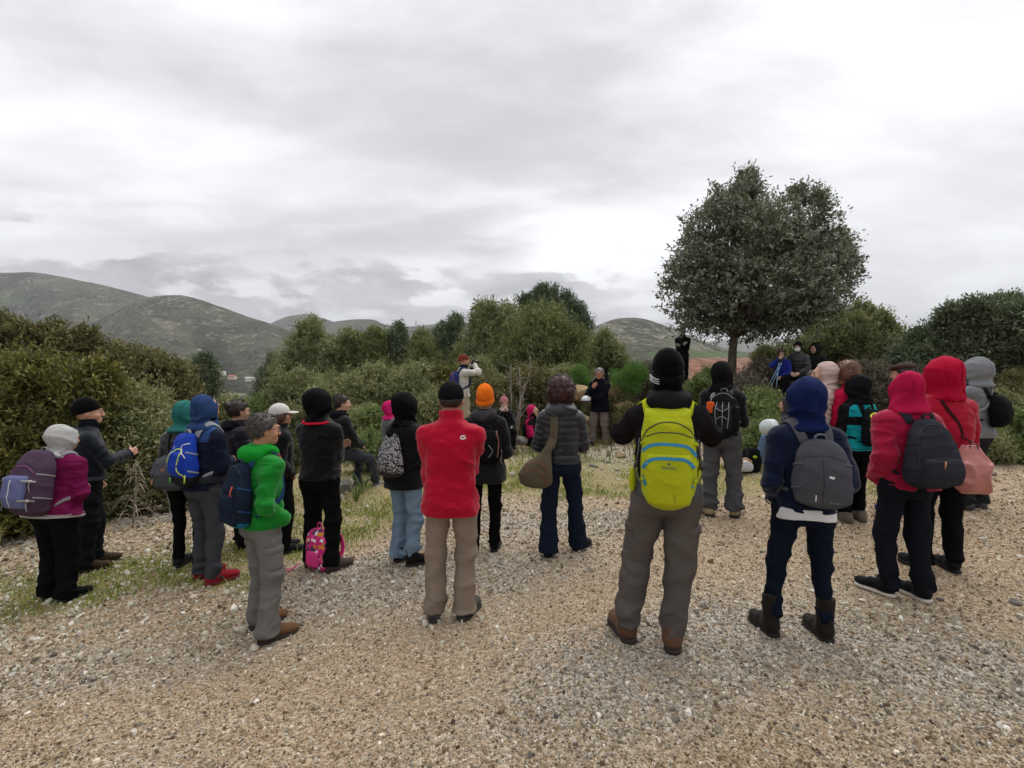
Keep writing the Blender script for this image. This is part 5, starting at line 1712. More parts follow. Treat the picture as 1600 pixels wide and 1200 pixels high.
def p_teal_black():
    f = person('teal_black', 'woman in black and teal hooded jacket, black leggings and taupe boots', -50, arms='clasp', feet=((-.1, .02), (.1, 0)), toes=(-14, -4), wide=1.10)
    f.body(False)
    bl = cloth('121315', .6, 'weave', 'jacket'); te = cloth('1797a0', .6, 'weave', 'jacket_panel')
    f.make_jacket('121315', hem=.88, bulk=.018, rough=.6, fold=.007, mats=[bl, te], matfn=lambda c: (((c[:, 2] < 1.20) & (c[:, 2] > 1.0 - .25 * (c[:, 1] + .1)) & (np.abs(c[:, 0]) < .23)) | ((c[:, 1] < -.08) & (c[:, 2] > 1.30) & (c[:, 2] < 1.45)) | ((c[:, 2] < 1.0) & (c[:, 1] < -.06) & (c[:, 2] > .9))).astype(int))
    f.hood_up('111113', big=1.06, open_=.9)
    f.trousers('0c0c0d', r=(.088, .058, .046), fold=.004, hemz=.10, name='leggings')
    f.shoes('6b6256', '4e473e', boot=.02, bulky=1.15)
    f.put('sleeve_badge', nets(lambda P: smax(box(P, (-.27, .0, 1.27), (.02, .03, .03), .004), f.jacket(P, False, True) - .004, .002), (-.34, -.06, 1.2), (-.2, .06, 1.34), .006), [plain('d9d9dd', .6, 'badge')], 't')
    tab = [(.95, .09, .12, -.12), (1.02, .135, .17, -.12), (1.15, .14, .19, -.12), (1.28, .125, .15, -.125), (1.38, .08, .08, -.13)]
    f.pack('backpack', 'black backpack with neon yellow arc, on the woman in black and teal', 'backpack', tab, '15161a', strap='1a1b1e', handle='222326', lines=[([(-.10, 1.08), (-.105, 1.2), (-.09, 1.30), (-.05, 1.335), (0, 1.34)], .009, 'd4e021')])


def p_pink_hood():
    f = person('pink_hood', 'walker in raspberry hooded coat, dark jeans and black trainers with pale soles', -36, arms='pockets', feet=((-.12, .05), (.12, -.05)), toes=(-28, -10), wide=1.08)
    f.body(False)
    f.make_jacket('981236', hem=.87, bulk=.022, flare=.012, rough=.6, fold=.009, sleeve=1.1)
    f.hood_up('a61540', big=.86, open_=.88)
    f.trousers('12151c', kind='denim', r=(.092, .068, .058), fold=.008, stack=1.6, name='jeans', seat=1.05)
    f.shoes('121315', 'c9c2b4', size=1.05, laces='77767a', bulky=1.0)
    tab = [(.90, .10, .13, -.12), (.96, .17, .22, -.115), (1.06, .185, .25, -.11), (1.18, .17, .21, -.12), (1.30, .14, .16, -.125), (1.42, .075, .08, -.14)]
    r = f.pack('backpack', 'large charcoal backpack with leather pull, on the walker in the raspberry coat', 'backpack', tab, '2d2e36', strap='2a2b33', handle='26272e', n=2.4, sx=.02, pocket=[(.94, 1.14, .14, .03, 0)], sh=.10,
               lines=[([(-.15, 1.02), (-.14, 1.22), (-.09, 1.34), (0, 1.38), (.09, 1.34), (.14, 1.22), (.15, 1.02)], .004, '15161b'), ([(-.13, 1.13), (0, 1.145), (.13, 1.13)], .004, '15161b')])
    p = f.march(f.pk, [(.0, -.9, 1.13), (-.015, -.9, 1.08)], off=.006)
    f.put('zip_pull', tube(p, .006, 5), [plain('a9704e', .6, 'leather_pull')], 't', root=r)


def p_red_hood():
    f = person('red_hood', 'tall walker in padded scarlet hooded coat, black trousers, behind the charcoal backpack', -32, arms='clasp', feet=((-.12, .03), (.12, -.02)), toes=(-16, 0), wide=1.06)
    f.body(False)
    f.make_jacket('9d0d2a', hem=.90, bulk=.03, puff=.003, pitch=.16, rough=.55, fold=.008)
    f.hood_up('a50f30', big=1.16, open_=.8)
    f.trousers('101113', r=(.10, .070, .058), fold=.007, seat=1.08)
    f.shoes('17181a', '0f0f10')
    base = f.t2w([[.15, -.27, .72]])[0]
    r = thing('shoulder_bag', 'dusty pink leather shoulder bag behind the scarlet coat', 'bag', base, -f.yaw)
    def bag(P):
        d = loft(P, [(.72, .04, -.27, .09, .07), (.80, .04, -.27, .115, .085), (.95, .04, -.27, .105, .08), (1.03, .04, -.26, .06, .05), (1.08, .04, -.255, .035, .03)], 2.8)
        d = smax(smax(d, .735 - P[:, 2], .03), P[:, 2] - 1.08, .02)
        return d + crease(P, 34, 3, 2, .8) * .026
    f.put('bag_body', nets(bag, (-.1, -.5, .68), (.3, -.08, 1.14), .010), [cloth('b0706a', .4, 'weave', 'pink_leather', .0, .5)], 't', root=r)
    p = spline([(.04, -.28, 1.07), (.05, -.23, 1.14), (.02, -.20, 1.25), (-.06, -.17, 1.38), (-.09, -.08, 1.49), (-.07, .04, 1.49), (.02, .15, 1.35)], 24)
    q, nn = onto(f.jflat, p, .008)
    q[:4] = p[:4]
    f.put('bag_strap', tube(q, 0, flat=(.012, .004), nrm=nn), [cloth('3a1a1c', .6, 'weave', 'webbing')], 't', root=r)
    f.put('bag_ring', tube(spline([(.04 + .03 * math.cos(a), -.29, 1.08 + .03 * math.sin(a)) for a in np.linspace(0, 6.28, 10)], 16), .006, 5), [cloth('7a3f3c', .4, 'weave', 'pink_leather', .0, .5)], 't', root=r)


def p_grey_hood():
    f = person('grey_hood', 'man in light grey hooded rain jacket with bumbag strap across his back', -72, arms='crossed', feet=((-.12, .03), (.12, -.03)), toes=(-4, 6), wide=1.10, skin='b5836a')
    f.body(); f.eyes(); f.brows('55504c')
    f.make_jacket('6f7275', hem=.86, bulk=.02, flare=.014, rough=.5, fold=.009, sleeve=1.15)
    f.hood_up('7b7e81', big=1.12, open_=1.08); f.glasses('1a1a1a'); f.scarf('4a4c4e', 1.57, 'weave')
    f.trousers('26272a', r=(.10, .08, .074), seat=1.05)
    f.shoes('4d524f', '2f3230', boot=.01, size=1.08, bulky=1.1, laces='9a9c98')
    tab = [(.98, .08, .10, -.14), (1.04, .12, .17, -.14), (1.15, .135, .20, -.13), (1.27, .12, .17, -.135), (1.36, .08, .10, -.14)]
    f.pack('backpack', 'round black daypack on the man in the light grey rain jacket', 'backpack', tab, '121315', strap='17181a', handle='1f2022', sx=.0)
    p = spline([(-.16, .10, 1.12), (-.12, -.12, 1.22), (-.02, -.16, 1.34), (.08, -.12, 1.46), (.09, .02, 1.50), (.05, .14, 1.36)], 24)
    q, nn = onto(f.jflat, p, .014)
    f.put('body_strap', tube(q, 0, flat=(.014, .004), nrm=nn), [cloth('8e9093', .7, 'weave', 'webbing')], 't')


def p_brown_cap():
    f = person('brown_cap', 'man in flat brown cap mostly hidden behind the raspberry and scarlet hoods', -70, arms='clasp', feet=((-.12, .03), (.12, -.03)), toes=(-10, 0), skin='b5836a')
    f.body(False); f.hair('3d332d', 'short')
    f.make_jacket('191d2a', hem=.88, bulk=.015, rough=.7)
    def cp(P):
        d = smin(ell(P, (0, .0, 1.715), (.100, .125, .042)), ell(P, (0, .10, 1.695), (.06, .05, .014)), .02)
        return d + .003 * sn(P, 22, 4)
    f.put('flat_cap', nets(cp, (-.14, -.18, 1.64), (.14, .2, 1.8), .008), [cloth('41302a', .85, 'weave', 'tweed')], 'h')
    f.trousers('23252b', r=(.098, .075, .07)); f.shoes('2b3c63', '1f2a42')


def p_blush():
    f = person('blush', 'woman in pale blush pink quilted coat with the hood up, facing left', -90, arms='clasp', feet=((-.1, .02), (.1, 0)), toes=(-5, 5), skin='c79a84', vox=.0095)
    f.body(); f.eyes()
    f.make_jacket('b39b95', hem=.90, bulk=.022, puff=.016, pitch=.07, rough=.5, fold=.004, name='quilted_coat')
    f.hood_up('bba49e', big=.88, open_=1.08, rough=.5, puff=.003); f.scarf('b09992', 1.56, 'weave')
    f.trousers('17181a', r=(.094, .070, .062)); f.shoes('2a2a2c', '17171a')


def p_bob():
    f = person('bob', 'woman with a chestnut bob in an open raspberry coat, face turned left', -58, arms='clasp', feet=((-.1, .02), (.1, 0)), toes=(-5, 5), skin='c08d75', turn=-6)
    f.body(); f.eyes(); f.brows('4a3427')
    f.make_jacket('b0163c', hem=.86, bulk=.02, flare=.012, rough=.6, fold=.008, mats=[cloth('b0163c', .6, 'weave', 'jacket'), cloth('d0476e', .7, 'weave', 'jacket_lining')], matfn=lambda c: ((c[:, 1] > .1) & (np.abs(c[:, 0]) < .05)).astype(int))
    f.hair('6f4a34', 'bob')
    f.trousers('17181a', r=(.094, .070, .062)); f.shoes('2a2a2c', '17171a')


def p_photographer():
    f = person('photographer', 'photographer in cream jacket and rust knitted cap aiming a camera, standing on the rocks', 72, arms='camera', feet=((-.12, .02), (.13, -.02)), toes=(0, 10), group=SEATED, wide=1.05, skin='b98870')
    f.body()
    f.make_jacket('cfccc2', hem=.86, bulk=.016, rough=.7, fold=.007, mats=[cloth('c4c1b7', .7, 'weave', 'jacket'), cloth('15151a', .8, 'weave', 'pullover')], matfn=lambda c: ((c[:, 1] > .06) & (np.abs(c[:, 0]) < .135) & (c[:, 2] < 1.5)).astype(int))
    f.beanie('6e3326', '7a3a2b'); f.scarf('141417', 1.54)
    f.trousers('a3957c', r=(.10, .078, .072)); f.shoes('5a4634', '2c2521')
    tab = [(.93, .09, .10, -.12), (1.0, .15, .17, -.12), (1.15, .155, .19, -.12), (1.3, .14, .15, -.125), (1.42, .09, .08, -.13)]
    f.pack('backpack', 'indigo blue rucksack with rust trim on the photographer in the cream jacket', 'backpack', tab, '2b3768', strap='2a3152', handle='8a3a2e', lines=[([(-.13, 1.0), (-.13, 1.25), (0, 1.37), (.13, 1.25), (.13, 1.0)], .006, '9a4632')])
    c = np.array([.0, .27, 1.625])
    r = thing('camera', 'black camera with a stout lens held to the photographer\'s eye', 'camera', f.t2w([c])[0], -f.yaw)
    f.put('camera_body', nets(lambda P: smin(box(P, c - [0, .06, 0], (.068, .025, .045), .01), box(P, c + [0, -.06, .05], (.025, .022, .018), .008), .01), c - .13, c + .12, .007, .01), [plain('121214', .4, 'camera_shell')], 't', root=r)
    f.put('lens', tube([c + [0, -.04, 0], c + [0, .02, 0], c + [0, .07, 0]], [.034, .034, .038], 12), [plain('0c0c0e', .3, 'camera_lens')], 't', root=r)


def p_lecturer():
    f = person('lecturer', 'grey-haired man in glasses and navy parka speaking to the ring, one hand raised', 196, arms=(((-.13, .23, 1.10), (.7, -.3, -.8)), ((.07, .27, 1.34), (.7, -.2, -1))), feet=((-.20, .0), (.16, .04)), toes=(-18, 10), group='people facing the ring from its far side', wide=1.08, skin='b0775f', turn=-6)
    f.body(); f.eyes(); f.brows('8f8c88')
    f.make_jacket('10131c', hem=.78, bulk=.024, flare=.02, rough=.7, fold=.007, mats=[cloth('0f121a', .7, 'weave', 'jacket')])
    f.hood_down('12151e', 1.1); f.hair('8d8a86', 'short'); f.glasses('3a2320')
    f.trousers('6d635e', r=(.10, .076, .072), fold=.012); f.shoes('1c1c1e', '101011', boot=.02, size=1.05)
    c = f.arm[0][2] + np.array([.10, .05, -.04])
    r = thing('helmet', 'small white helmet held at the hip by the man in the navy parka', 'helmet', f.t2w([c])[0], -f.yaw)
    f.put('shell', nets(lambda P: smax(ell(P, c, (.11, .13, .10)), -.02 - (P[:, 2] - c[2]), .01), c - .16, c + .16, .010), [plain('c9cdd2', .35, 'white_plastic', var=.05)], 't', root=r)
    f.put('brim', nets(lambda P: smax(ell(P, c - [0, 0, .01], (.125, .15, .03)), (P[:, 2] - c[2]) - .0, .008), c - .18, c + .18, .010), [plain('2d3036', .5, 'dark_plastic')], 't', root=r)
    for q, (a, b) in (('a', (.09, 1.05)), ('b', (-.11, 1.05))):
        f.put('jacket_pocket', nets(lambda P: smax(box(P, (a, .17, b - .07), (.055, .08, .06), .01), f.jacket(P, False, True) - .008, .004), (a - .1, .02, b - .2), (a + .1, .3, b + .1), .012), [cloth('0c0e15', .7, 'weave', 'jacket')], 't')


def p_under_tree():
    f = person('under_tree', 'man in long black coat with arms folded, standing on the bank under the round tree', 186, arms='crossed', feet=((-.10, .0), (.10, .02)), toes=(-10, 8), group='people facing the ring from its far side', skin='9b9388')
    f.body(); f.eyes(); f.hair('8a867c', 'short'); f.brows('7a766c')
    f.make_jacket('111315', hem=.75, bulk=.018, rough=.8, fold=.006); f.scarf('17191b', 1.54)
    f.trousers('101113', r=(.094, .070, .062)); f.shoes('121212', '0c0c0c')


def seated(key, label, u, v, d, H, yaw, **kw):
    p = W(u, v, d)
    kw.setdefault('hip', .46); kw.setdefault('feet', ((-.12, .42), (.12, .46)))
    kw.setdefault('toes', (-6, 8)); kw.setdefault('vox', .016); kw.setdefault('group', SEATED)
    p[2] = G1(p[0], p[1]) if kw.pop('ground', True) else p[2]
    return Fig(key, label, p, H, yaw, **kw)


def p_sitters():
    # young man on a rock at the left, long legs stretched to the right
    f = seated('youth', 'young dark-haired man in black jacket perched on a rock, looking right', 530, 742, 7.7, 1.80, 66, hip=.62, feet=((-.12, .34), (.14, .52)), arms='lap', lean=4, turn=16, skin='c69a82', vox=.0125)
    f.body(); f.eyes(); f.brows('231c18'); f.hair('2b221d', 'short')
    f.make_jacket('121315', hem=.90, bulk=.015, rough=.55, fold=.009); f.hood_down('131416', .9)
    f.trousers('33353b', r=(.088, .064, .050), fold=.008, hemz=.13, stack=1.4); f.shoes('5d6167', 'b9bcc0', laces='c9ccd0')
    for hp, kn, an, tz, fz in f.leg:
        f.put('sock', tube([an + [0, 0, .0], an + [0, 0, .07]], .036, 8), [cloth('b8bcc4', .9, 'knit', 'sock_knit')], 'b')
    # pink hood, mostly hidden behind the parka
    f = seated('slice', 'person in magenta hood and grey padded jacket sitting behind the black parka', 611, 735, 8.6, 1.62, 60, arms='lap', hip=.50)
    f.body(False); f.make_jacket('5a5c5f', hem=.90, bulk=.02, puff=.008, rough=.45); f.hood_up('c21f66', big=.96)
    f.trousers('1b1c20'); f.shoes('333438')
    # woman with pink bobble hat, chin in her hands
    f = seated('bobble', 'woman in dusty pink bobble hat and glasses sitting with her chin in her hands', 786, 697, 10.6, 1.66, 172, hip=.42, arms='chin', lean=14, skin='d0a892', feet=((-.16, .34), (.22, .40)))
    f.body(); f.eyes(); f.beanie('a86f74', 'b07b7e', pom=True); f.glasses('1c1516'); f.hair('7a5a42', 'bob', hat=True)
    f.make_jacket('101012', hem=.90, bulk=.014, rough=.9); f.scarf('c7bfb4', 1.53)
    f.trousers('0f1013', fold=.009); f.shoes('57484c', '2a2426')
    q = f.b2w(np.array([[.06, .42, .0]]))[0]
    r = thing('walking_pole', 'folded white and black walking pole between the knees of the woman in the bobble hat', 'walking pole', q)
    a, b = f.b2w(np.array([[-.02, .36, .50], [.10, .50, .02]]))
    emit('shaft', *tube([a, b], .011, 6), plain('c9cacd', .4, 'pole_shaft_pale'), r)
    emit('grip', *tube([a, a + (a - b) * .22], .017, 7), plain('151517', .8, 'pole_grip'), r)
    # woman with magenta balaclava further right
    f = seated('magenta', 'person in magenta hood and black neck warmer sitting on the ground, facing right', 833, 694, 10.9, 1.60, 128, hip=.26, arms='lap', feet=((-.14, .40), (.14, .46)), skin='b98a75', turn=-10)
    f.body(); f.eyes(); f.make_jacket('ab1c50', hem=.90, bulk=.014, mats=[cloth('ab1c50', .7, 'weave', 'jacket'), cloth('15151a', .8, 'weave', 'jacket')], matfn=lambda c: ((c[:, 2] > 1.32) & (c[:, 1] > .02)).astype(int))
    f.hood_up('b81f58', big=.90, open_=1.1); f.scarf('101013', 1.575); f.trousers('101114'); f.shoes('2a2a2d')
    tab = [(.95, .08, .10, -.12), (1.05, .12, .14, -.12), (1.25, .12, .13, -.12), (1.36, .07, .07, -.13)]
    f.pack('backpack', 'small black backpack on the seated person in the magenta hood', 'backpack', tab, '16171b', strap='1a1b1e')
    # the three on the bank right of the tree
    f = seated('bluejacket', 'child in bright blue jacket on the bank, hand to mouth, walking poles in front', 1222, 611, 12.3, 1.50, 196, hip=.50, arms=('lap', ((.02, .17, 1.50), (.8, .2, -.8))), lean=10, turn=-20, skin='b08a76')
    f.body(); f.hair('4a2f24', 'bob'); f.make_jacket('18257a', hem=.90, bulk=.016, rough=.6); f.trousers('101216'); f.shoes('1a1a1c')
    for k, (x0, x1, z1) in enumerate(((.10, .26, .03), (.14, .18, .02), (.06, -.04, .02))):
        a, b = f.b2w(np.array([[-x0 + .05, .36, .95], [x1, .72, z1]]))
        r = thing('walking_pole', ['pale blue walking pole splayed furthest left before the blue jacket', 'pale blue walking pole in the middle of the three before the blue jacket', 'pale blue walking pole splayed furthest right before the blue jacket'][k], 'walking pole', b, group='walking poles before the blue jacket')
        emit('shaft', *tube([a, b], .008, 5), plain('7fa3bb', .4, 'pole_shaft_blue'), r)
        emit('grip', *tube([a, a + unit(a - b) * .11], .015, 6), plain('141416', .8, 'pole_grip'), r)
    f = seated('masked', 'woman in glossy black puffer and white face mask sitting on the bank', 1247, 606, 12.2, 1.68, 192, hip=.55, arms='lap', lean=6, skin='b08a76')
    f.body(); f.eyes(); f.hair('17130f', 'bob', hat=True); f.mask(); f.make_jacket('191a1e', hem=.88, bulk=.026, puff=.012, rough=.35); f.beanie('0e0e10')
    f.trousers('111215'); f.shoes('1a1a1c')
    f = seated('darkgreen', 'person in dark bottle-green hooded coat sitting behind the masked woman', 1274, 603, 12.7, 1.78, 190, hip=.60, arms='lap', lean=10, skin='a98271', turn=20)
    f.body(); f.hood_up('1b211b', big=1.05, open_=.95); f.make_jacket('141a17', hem=.88, bulk=.03, rough=.8); f.trousers('141618'); f.shoes('1a1a1c')
    # person in jeans seated on the ground behind the navy hood
    f = seated('greyhood', 'person in charcoal hood and blue jeans sitting low behind the navy-hooded woman', 1236, 700, 8.6, 1.70, -84, hip=.36, arms='lap', lean=6, feet=((-.14, .50), (.14, .52)), vox=.014)
    f.body(False); f.hood_up('3a3b3f', big=1.05); f.make_jacket('33353a', hem=.88, bulk=.02); f.trousers('5a7390', kind='denim', name='jeans'); f.shoes('8d8f92', 'c4c4c0')
    c = W(1203, 668, 8.3)
    r = thing('plastic_bag', 'translucent white plastic bag resting on the knees left of the navy hood', 'bag', c - [0, 0, .13])
    fb = lambda P: ell(P, (0, 0, 0), (.15, .13, .13)) + crease(P, 22, 5, 2, .7) * .025
    V, Fq = nets(fb, (-.22, -.22, -.2), (.22, .22, .2), .014)
    emit('bag_film', V + c, Fq, plain('bfcac8', .3, 'bag_plastic', var=.12, scale=20), r)


PEOPLE = [p_yellow, p_navy, p_red_jacket, p_green, p_purple, p_beanie_man, p_teal_hood, p_navy_hood, p_bun, p_cap_woman, p_red_collar, p_parka, p_orange, p_curly, p_orange_pouch, p_teal_black, p_pink_hood, p_red_hood,
          p_grey_hood, p_brown_cap, p_blush, p_bob, p_photographer, p_lecturer, p_under_tree, p_sitters]
import time as _time
_t0 = _time.time()
for _p in PEOPLE:
    _p()
print('people', round(_time.time() - _t0, 1))
# ------------------------------------------------------------------ foliage
def leaf_mat(name, a, b, c=None, rough=.5, trans=.22):
    m = bpy.data.materials.new(name)
    m.use_nodes = True
    t = NT(m.node_tree)
    r = t.n('ShaderNodeAttribute', attribute_name='rnd').outputs['Fac']
    col = t.ramp(r, [(0.0, srgb(a)), (0.55, srgb(b)), (1.0, srgb(c or b))])
    geo = t.n('ShaderNodeNewGeometry')
    co = t.n('ShaderNodeTexCoord').outputs['Object']
    cl = t.noise(co, 1.4, 3, 0.6)
    col = t.mix(t.smooth(cl, 0.35, 0.65, 0.0, 0.35), col, srgb(b), 'MIX')
    p = t.n('ShaderNodeBsdfPrincipled', {'Base Color': col, 'Roughness': rough, 'Specular IOR Level': 0.35})
    tr = t.n('ShaderNodeBsdfTranslucent', {0: t.mix(0.5, col, (0.10, 0.13, 0.02, 1))})
    mx = t.n('ShaderNodeMixShader', {0: trans, 1: p.outputs[0], 2: tr.outputs[0]})
    t.n('ShaderNodeOutputMaterial', {0: mx.outputs[0]})
    return m


def bark_mat(col, name='bark'):
    m = bpy.data.materials.new(name)
    m.use_nodes = True
    t = NT(m.node_tree)
    co = t.n('ShaderNodeTexCoord').outputs['Object']
    c = srgb(col)
    st = t.noise(t.n('ShaderNodeMapping', {0: co, 3: (1, 1, .22)}).outputs[0], 26, 6, .7)
    bc = t.mix(t.smooth(st, .3, .7), tuple(x * .45 for x in c[:3]) + (1,), tuple(min(1, x * 1.4) for x in c[:3]) + (1,))
    bu = t.n('ShaderNodeBump', {'Strength': 1, 'Distance': .03, 'Height': st})
    p = t.n('ShaderNodeBsdfPrincipled', {'Base Color': bc, 'Roughness': .95, 'Normal': bu.outputs[0]})
    t.n('ShaderNodeOutputMaterial', {0: p.outputs[0]})
    return m


def leaves(cl, leaf, cover=1.6, seed=0, upward=.35, droop=0.0, twig=.14, maxn=90000, spike=0.0, floor=None, gap=-.7):
    """cl rows: centre xyz, radii xyz. Every leaf is its own little face; twigs spread through the outer part of each clump."""
    g = np.random.RandomState(seed)
    cl = np.asarray(cl, float)
    area = (cl[:, 3] * cl[:, 5] + cl[:, 3] * cl[:, 4] + cl[:, 4] * cl[:, 5]) / 3 * 4 * math.pi
    lw, ll = leaf[1], leaf[0]
    n = int(min(maxn, cover * area.sum() * .62 / (ll * lw * .55)))
    per = 9
    K = n // per
    w = area / area.sum()
    ci = g.choice(len(cl), K, p=w)
    d = g.normal(size=(K, 3)); d /= np.linalg.norm(d, axis=1)[:, None]
    d[:, 2] = np.where((d[:, 2] < -.5) & (g.rand(K) < .55), -d[:, 2], d[:, 2])
    inner = g.rand(K) ** 1.7
    rho = 1.03 - .62 * inner
    lump = .24 * sn((d * 2.2 + cl[ci, :3] * 1.7).astype(f32), 2.1, seed + 5) + .12 * sn((d * 5 + cl[ci, :3]).astype(f32), 2.3, seed + 6)
    C = cl[ci, :3] + d * cl[ci, 3:6] * (rho * (1 + lump))[:, None]
    if spike:
        C[:, 2] += spike * np.maximum(0, g.normal(size=K)) * (d[:, 2] > .2) * cl[ci, 5] * .5
    stray = (g.rand(K) < .07)[:, None]
    C = C + stray * (d * .6 + np.array([0, 0, .5])) * g.uniform(.1, .55, (K, 1)) * np.minimum(cl[ci, 3:4], .8) * .8
    gn = sn(C.astype(f32), 5.0, seed + 31) + .6 * sn(C.astype(f32), 12.0, seed + 32)
    C = C + d * (gn * .10 * np.minimum(cl[ci, 3], 1.0))[:, None]
    kp = gn > gap
    C, d, ci, inner = C[kp], d[kp], ci[kp], inner[kp]; K = len(C)
    td = d + np.array([0, 0, upward]) * 1.4 + g.normal(size=(K, 3)) * .55
    td[:, 2] -= droop
    td /= np.linalg.norm(td, axis=1)[:, None]
    t = g.rand(K, per, 1)
    P = C[:, None] + td[:, None] * (t - .3) * twig * g.uniform(.6, 1.5, (K, 1, 1)) + g.normal(size=(K, per, 3)) * twig * .16
    ax = td[:, None] * .9 + g.normal(size=(K, per, 3)) * .75
    ax /= np.linalg.norm(ax, axis=2)[..., None]
    up = g.normal(size=(K, per, 3)) * .8 + np.array([0, 0, .9]) + d[:, None] * .4
    sd_ = np.cross(ax, up); sd_ /= np.linalg.norm(sd_, axis=2)[..., None] + 1e-9
    nr = np.cross(sd_, ax)
    sc = g.uniform(.65, 1.3, (K, per, 1)) * (1 + .9 * inner[:, None, None])
    L = ll * sc; Wd = lw * sc * .5
    v0 = P; v2 = P + ax * L
    mid = P + ax * L * .45 + nr * L * .06
    v1 = mid + sd_ * Wd; v3 = mid - sd_ * Wd
    V = np.stack([v0, v1, v2, v3], 2).reshape(-1, 3)
    if floor is not None:
        V[:, 2] = np.maximum(V[:, 2], floor + .01)
    N = K * per
    q = np.arange(N * 4).reshape(N, 4)
    rnd = np.clip(g.normal(.45, .25, (K, 1)) + g.normal(0, .16, (K, per)), 0, 1)
    return V, q, np.repeat(rnd.ravel(), 4)


def limbs(root_p, cl, r0, seed=0, split=.45, k=7, wob=.06, trunk_top=None):
    """tapered trunk and limbs running from the foot to the clumps"""
    g = np.random.RandomState(seed)
    cl = np.asarray(cl, float)
    root_p = np.asarray(root_p, float)
    top = np.asarray(trunk_top, float) if trunk_top is not None else root_p + (cl[:, :3].mean(0) - root_p) * split
    parts = []
    n = 9
    tt = np.linspace(0, 1, n)[:, None]
    w = np.column_stack([sn(np.stack([tt[:, 0] * 3 + i, tt[:, 0], 0 * tt[:, 0] + seed], -1).astype(f32), 2, i) for i in (1, 2, 3)]) * wob * np.linalg.norm(top - root_p) * tt
    tr = root_p + (top - root_p) * tt + w
    parts.append(tube(tr, r0 * np.array([1.35, 1.1, 1.02, .97, .92, .88, .84, .8, .74]), k))
    lim = []
    for c in cl:
        s0 = tr[g.randint(n - 3, n)]
        a, b = s0, c[:3] + g.normal(size=3) * c[3] * .2
        m1 = a + (b - a) * .35 + np.array([0, 0, .10]) * np.linalg.norm(b - a) + g.normal(size=3) * .05 * np.linalg.norm(b - a)
        m2 = a + (b - a) * .7 + g.normal(size=3) * .05 * np.linalg.norm(b - a)
        p = spline([a, m1, m2, b], 9)
        rr = r0 * .42 * np.linspace(1, .12, 9)
        lim.append(tube(p, rr, 5))
        for j in range(4):
            s1 = p[g.randint(4, 9)]
            e = c[:3] + g.normal(size=3) * c[3:6] * .55
            lim.append(tube(spline([s1, (s1 + e) / 2 + g.normal(size=3) * .06, e], 5), r0 * .12 * np.linspace(1, .15, 5), 4))
    return parts[0], join(lim)


def circles(lst, d, depth=.8, seed=0, squash=1.0):
    """clump outlines measured on the photograph, given distance and depth"""
    g = np.random.RandomState(seed + 77)
    out = []
    for c in lst:
        u, v, r = c[:3]
        dd = d + (c[3] if len(c) > 3 else 0)
        rw = r / F_PX * dd
        for o in (-1, 0, 1):
            k = 1.0 if o == 0 else .82
            p = W(u + g.uniform(-.2, .2) * r * abs(o), v + g.uniform(-.05, .25) * r * abs(o), dd) + np.array([0, o * depth * rw, 0])
            out.append((*p, rw * k, rw * k, rw * k * squash))
    return np.array(out)


GREEN_OAK = leaf_mat('oak_leaf', '515847', '7e8571', 'b2b6a5', .32, .25)
OLIVE = leaf_mat('olive_leaf', '616845', '929668', 'bfbd92', .5, .38)
MASTIC = leaf_mat('mastic_leaf', '3f4420', '6f6f38', 'a69c52', .5, .3)
PINEY = leaf_mat('scrub_pine_leaf', '535f3c', '7d8755', 'a9ad78', .55, .38)
BROWNISH = leaf_mat('dry_leaf', '4c4b30', '76714a', 'a39a66', .6, .3)
BRIGHT = leaf_mat('fennel_leaf', '44702f', '5f8d42', '86ab58', .6, .3)
HERB = leaf_mat('herb_leaf', '55653a', '7f9056', 'b1ba80', .55, .35)
DARKG = leaf_mat('conifer_leaf', '46523e', '6b765b', '929a7e', .6, .22)
GREYD = leaf_mat('grey_twig_leaf', '57524a', '7a7465', '9c957f', .7)
BARK = bark_mat('5a4f41'); BARKG = bark_mat('958d80', 'pale_bark'); BARKD = bark_mat('3a332a', 'dark_bark')


def plumes_of(cl, amt, seed):
    g = np.random.RandomState(seed + 900)
    out = list(cl)
    zt = np.percentile(cl[:, 2], 35)
    for c in cl:
        for _ in range(3):
            if c[2] < zt or g.rand() > .75: continue
            a = g.uniform(0, 6.28); rr = c[3] * g.uniform(.2, .85)
            h = c[5] * g.uniform(.35, .6)
            out.append((c[0] + rr * math.cos(a), c[1] + rr * math.sin(a) * .8, c[2] + c[5] * (.62 + amt * g.uniform(0, .9)), c[3] * .16 + .07, c[3] * .16 + .07, h))
    return np.array(out)


def plant(name, cat, label, cl, foot, leaf, mat, r0=.05, cover=1.6, seed=0, crown='crown', trunk='trunk', bark=None, group=None, trunk_top=None, plumes=0.0, **kw):
    cl0 = cl
    if plumes: cl = plumes_of(cl, plumes, seed)
    root = thing(name, label, cat, foot, 0, group)
    V, q, rnd = leaves(cl, leaf, cover, seed, floor=foot[2] - .3, **kw)
    emit(crown, V, q, mat, root, smooth=False, attrs=dict(rnd=rnd))
    t, lim = limbs(np.asarray(foot) - [0, 0, .15], cl0, r0, seed, trunk_top=trunk_top)
    emit(trunk, *t, bark or BARK, root)
    emit('limbs' if trunk == 'trunk' else 'twigs', *lim, bark or BARK, root)
    return root


def foot_of(u, d, dx=0):
    p = W(u, 600, d)
    return np.array([p[0] + dx, p[1], G1(p[0] + dx, p[1])])


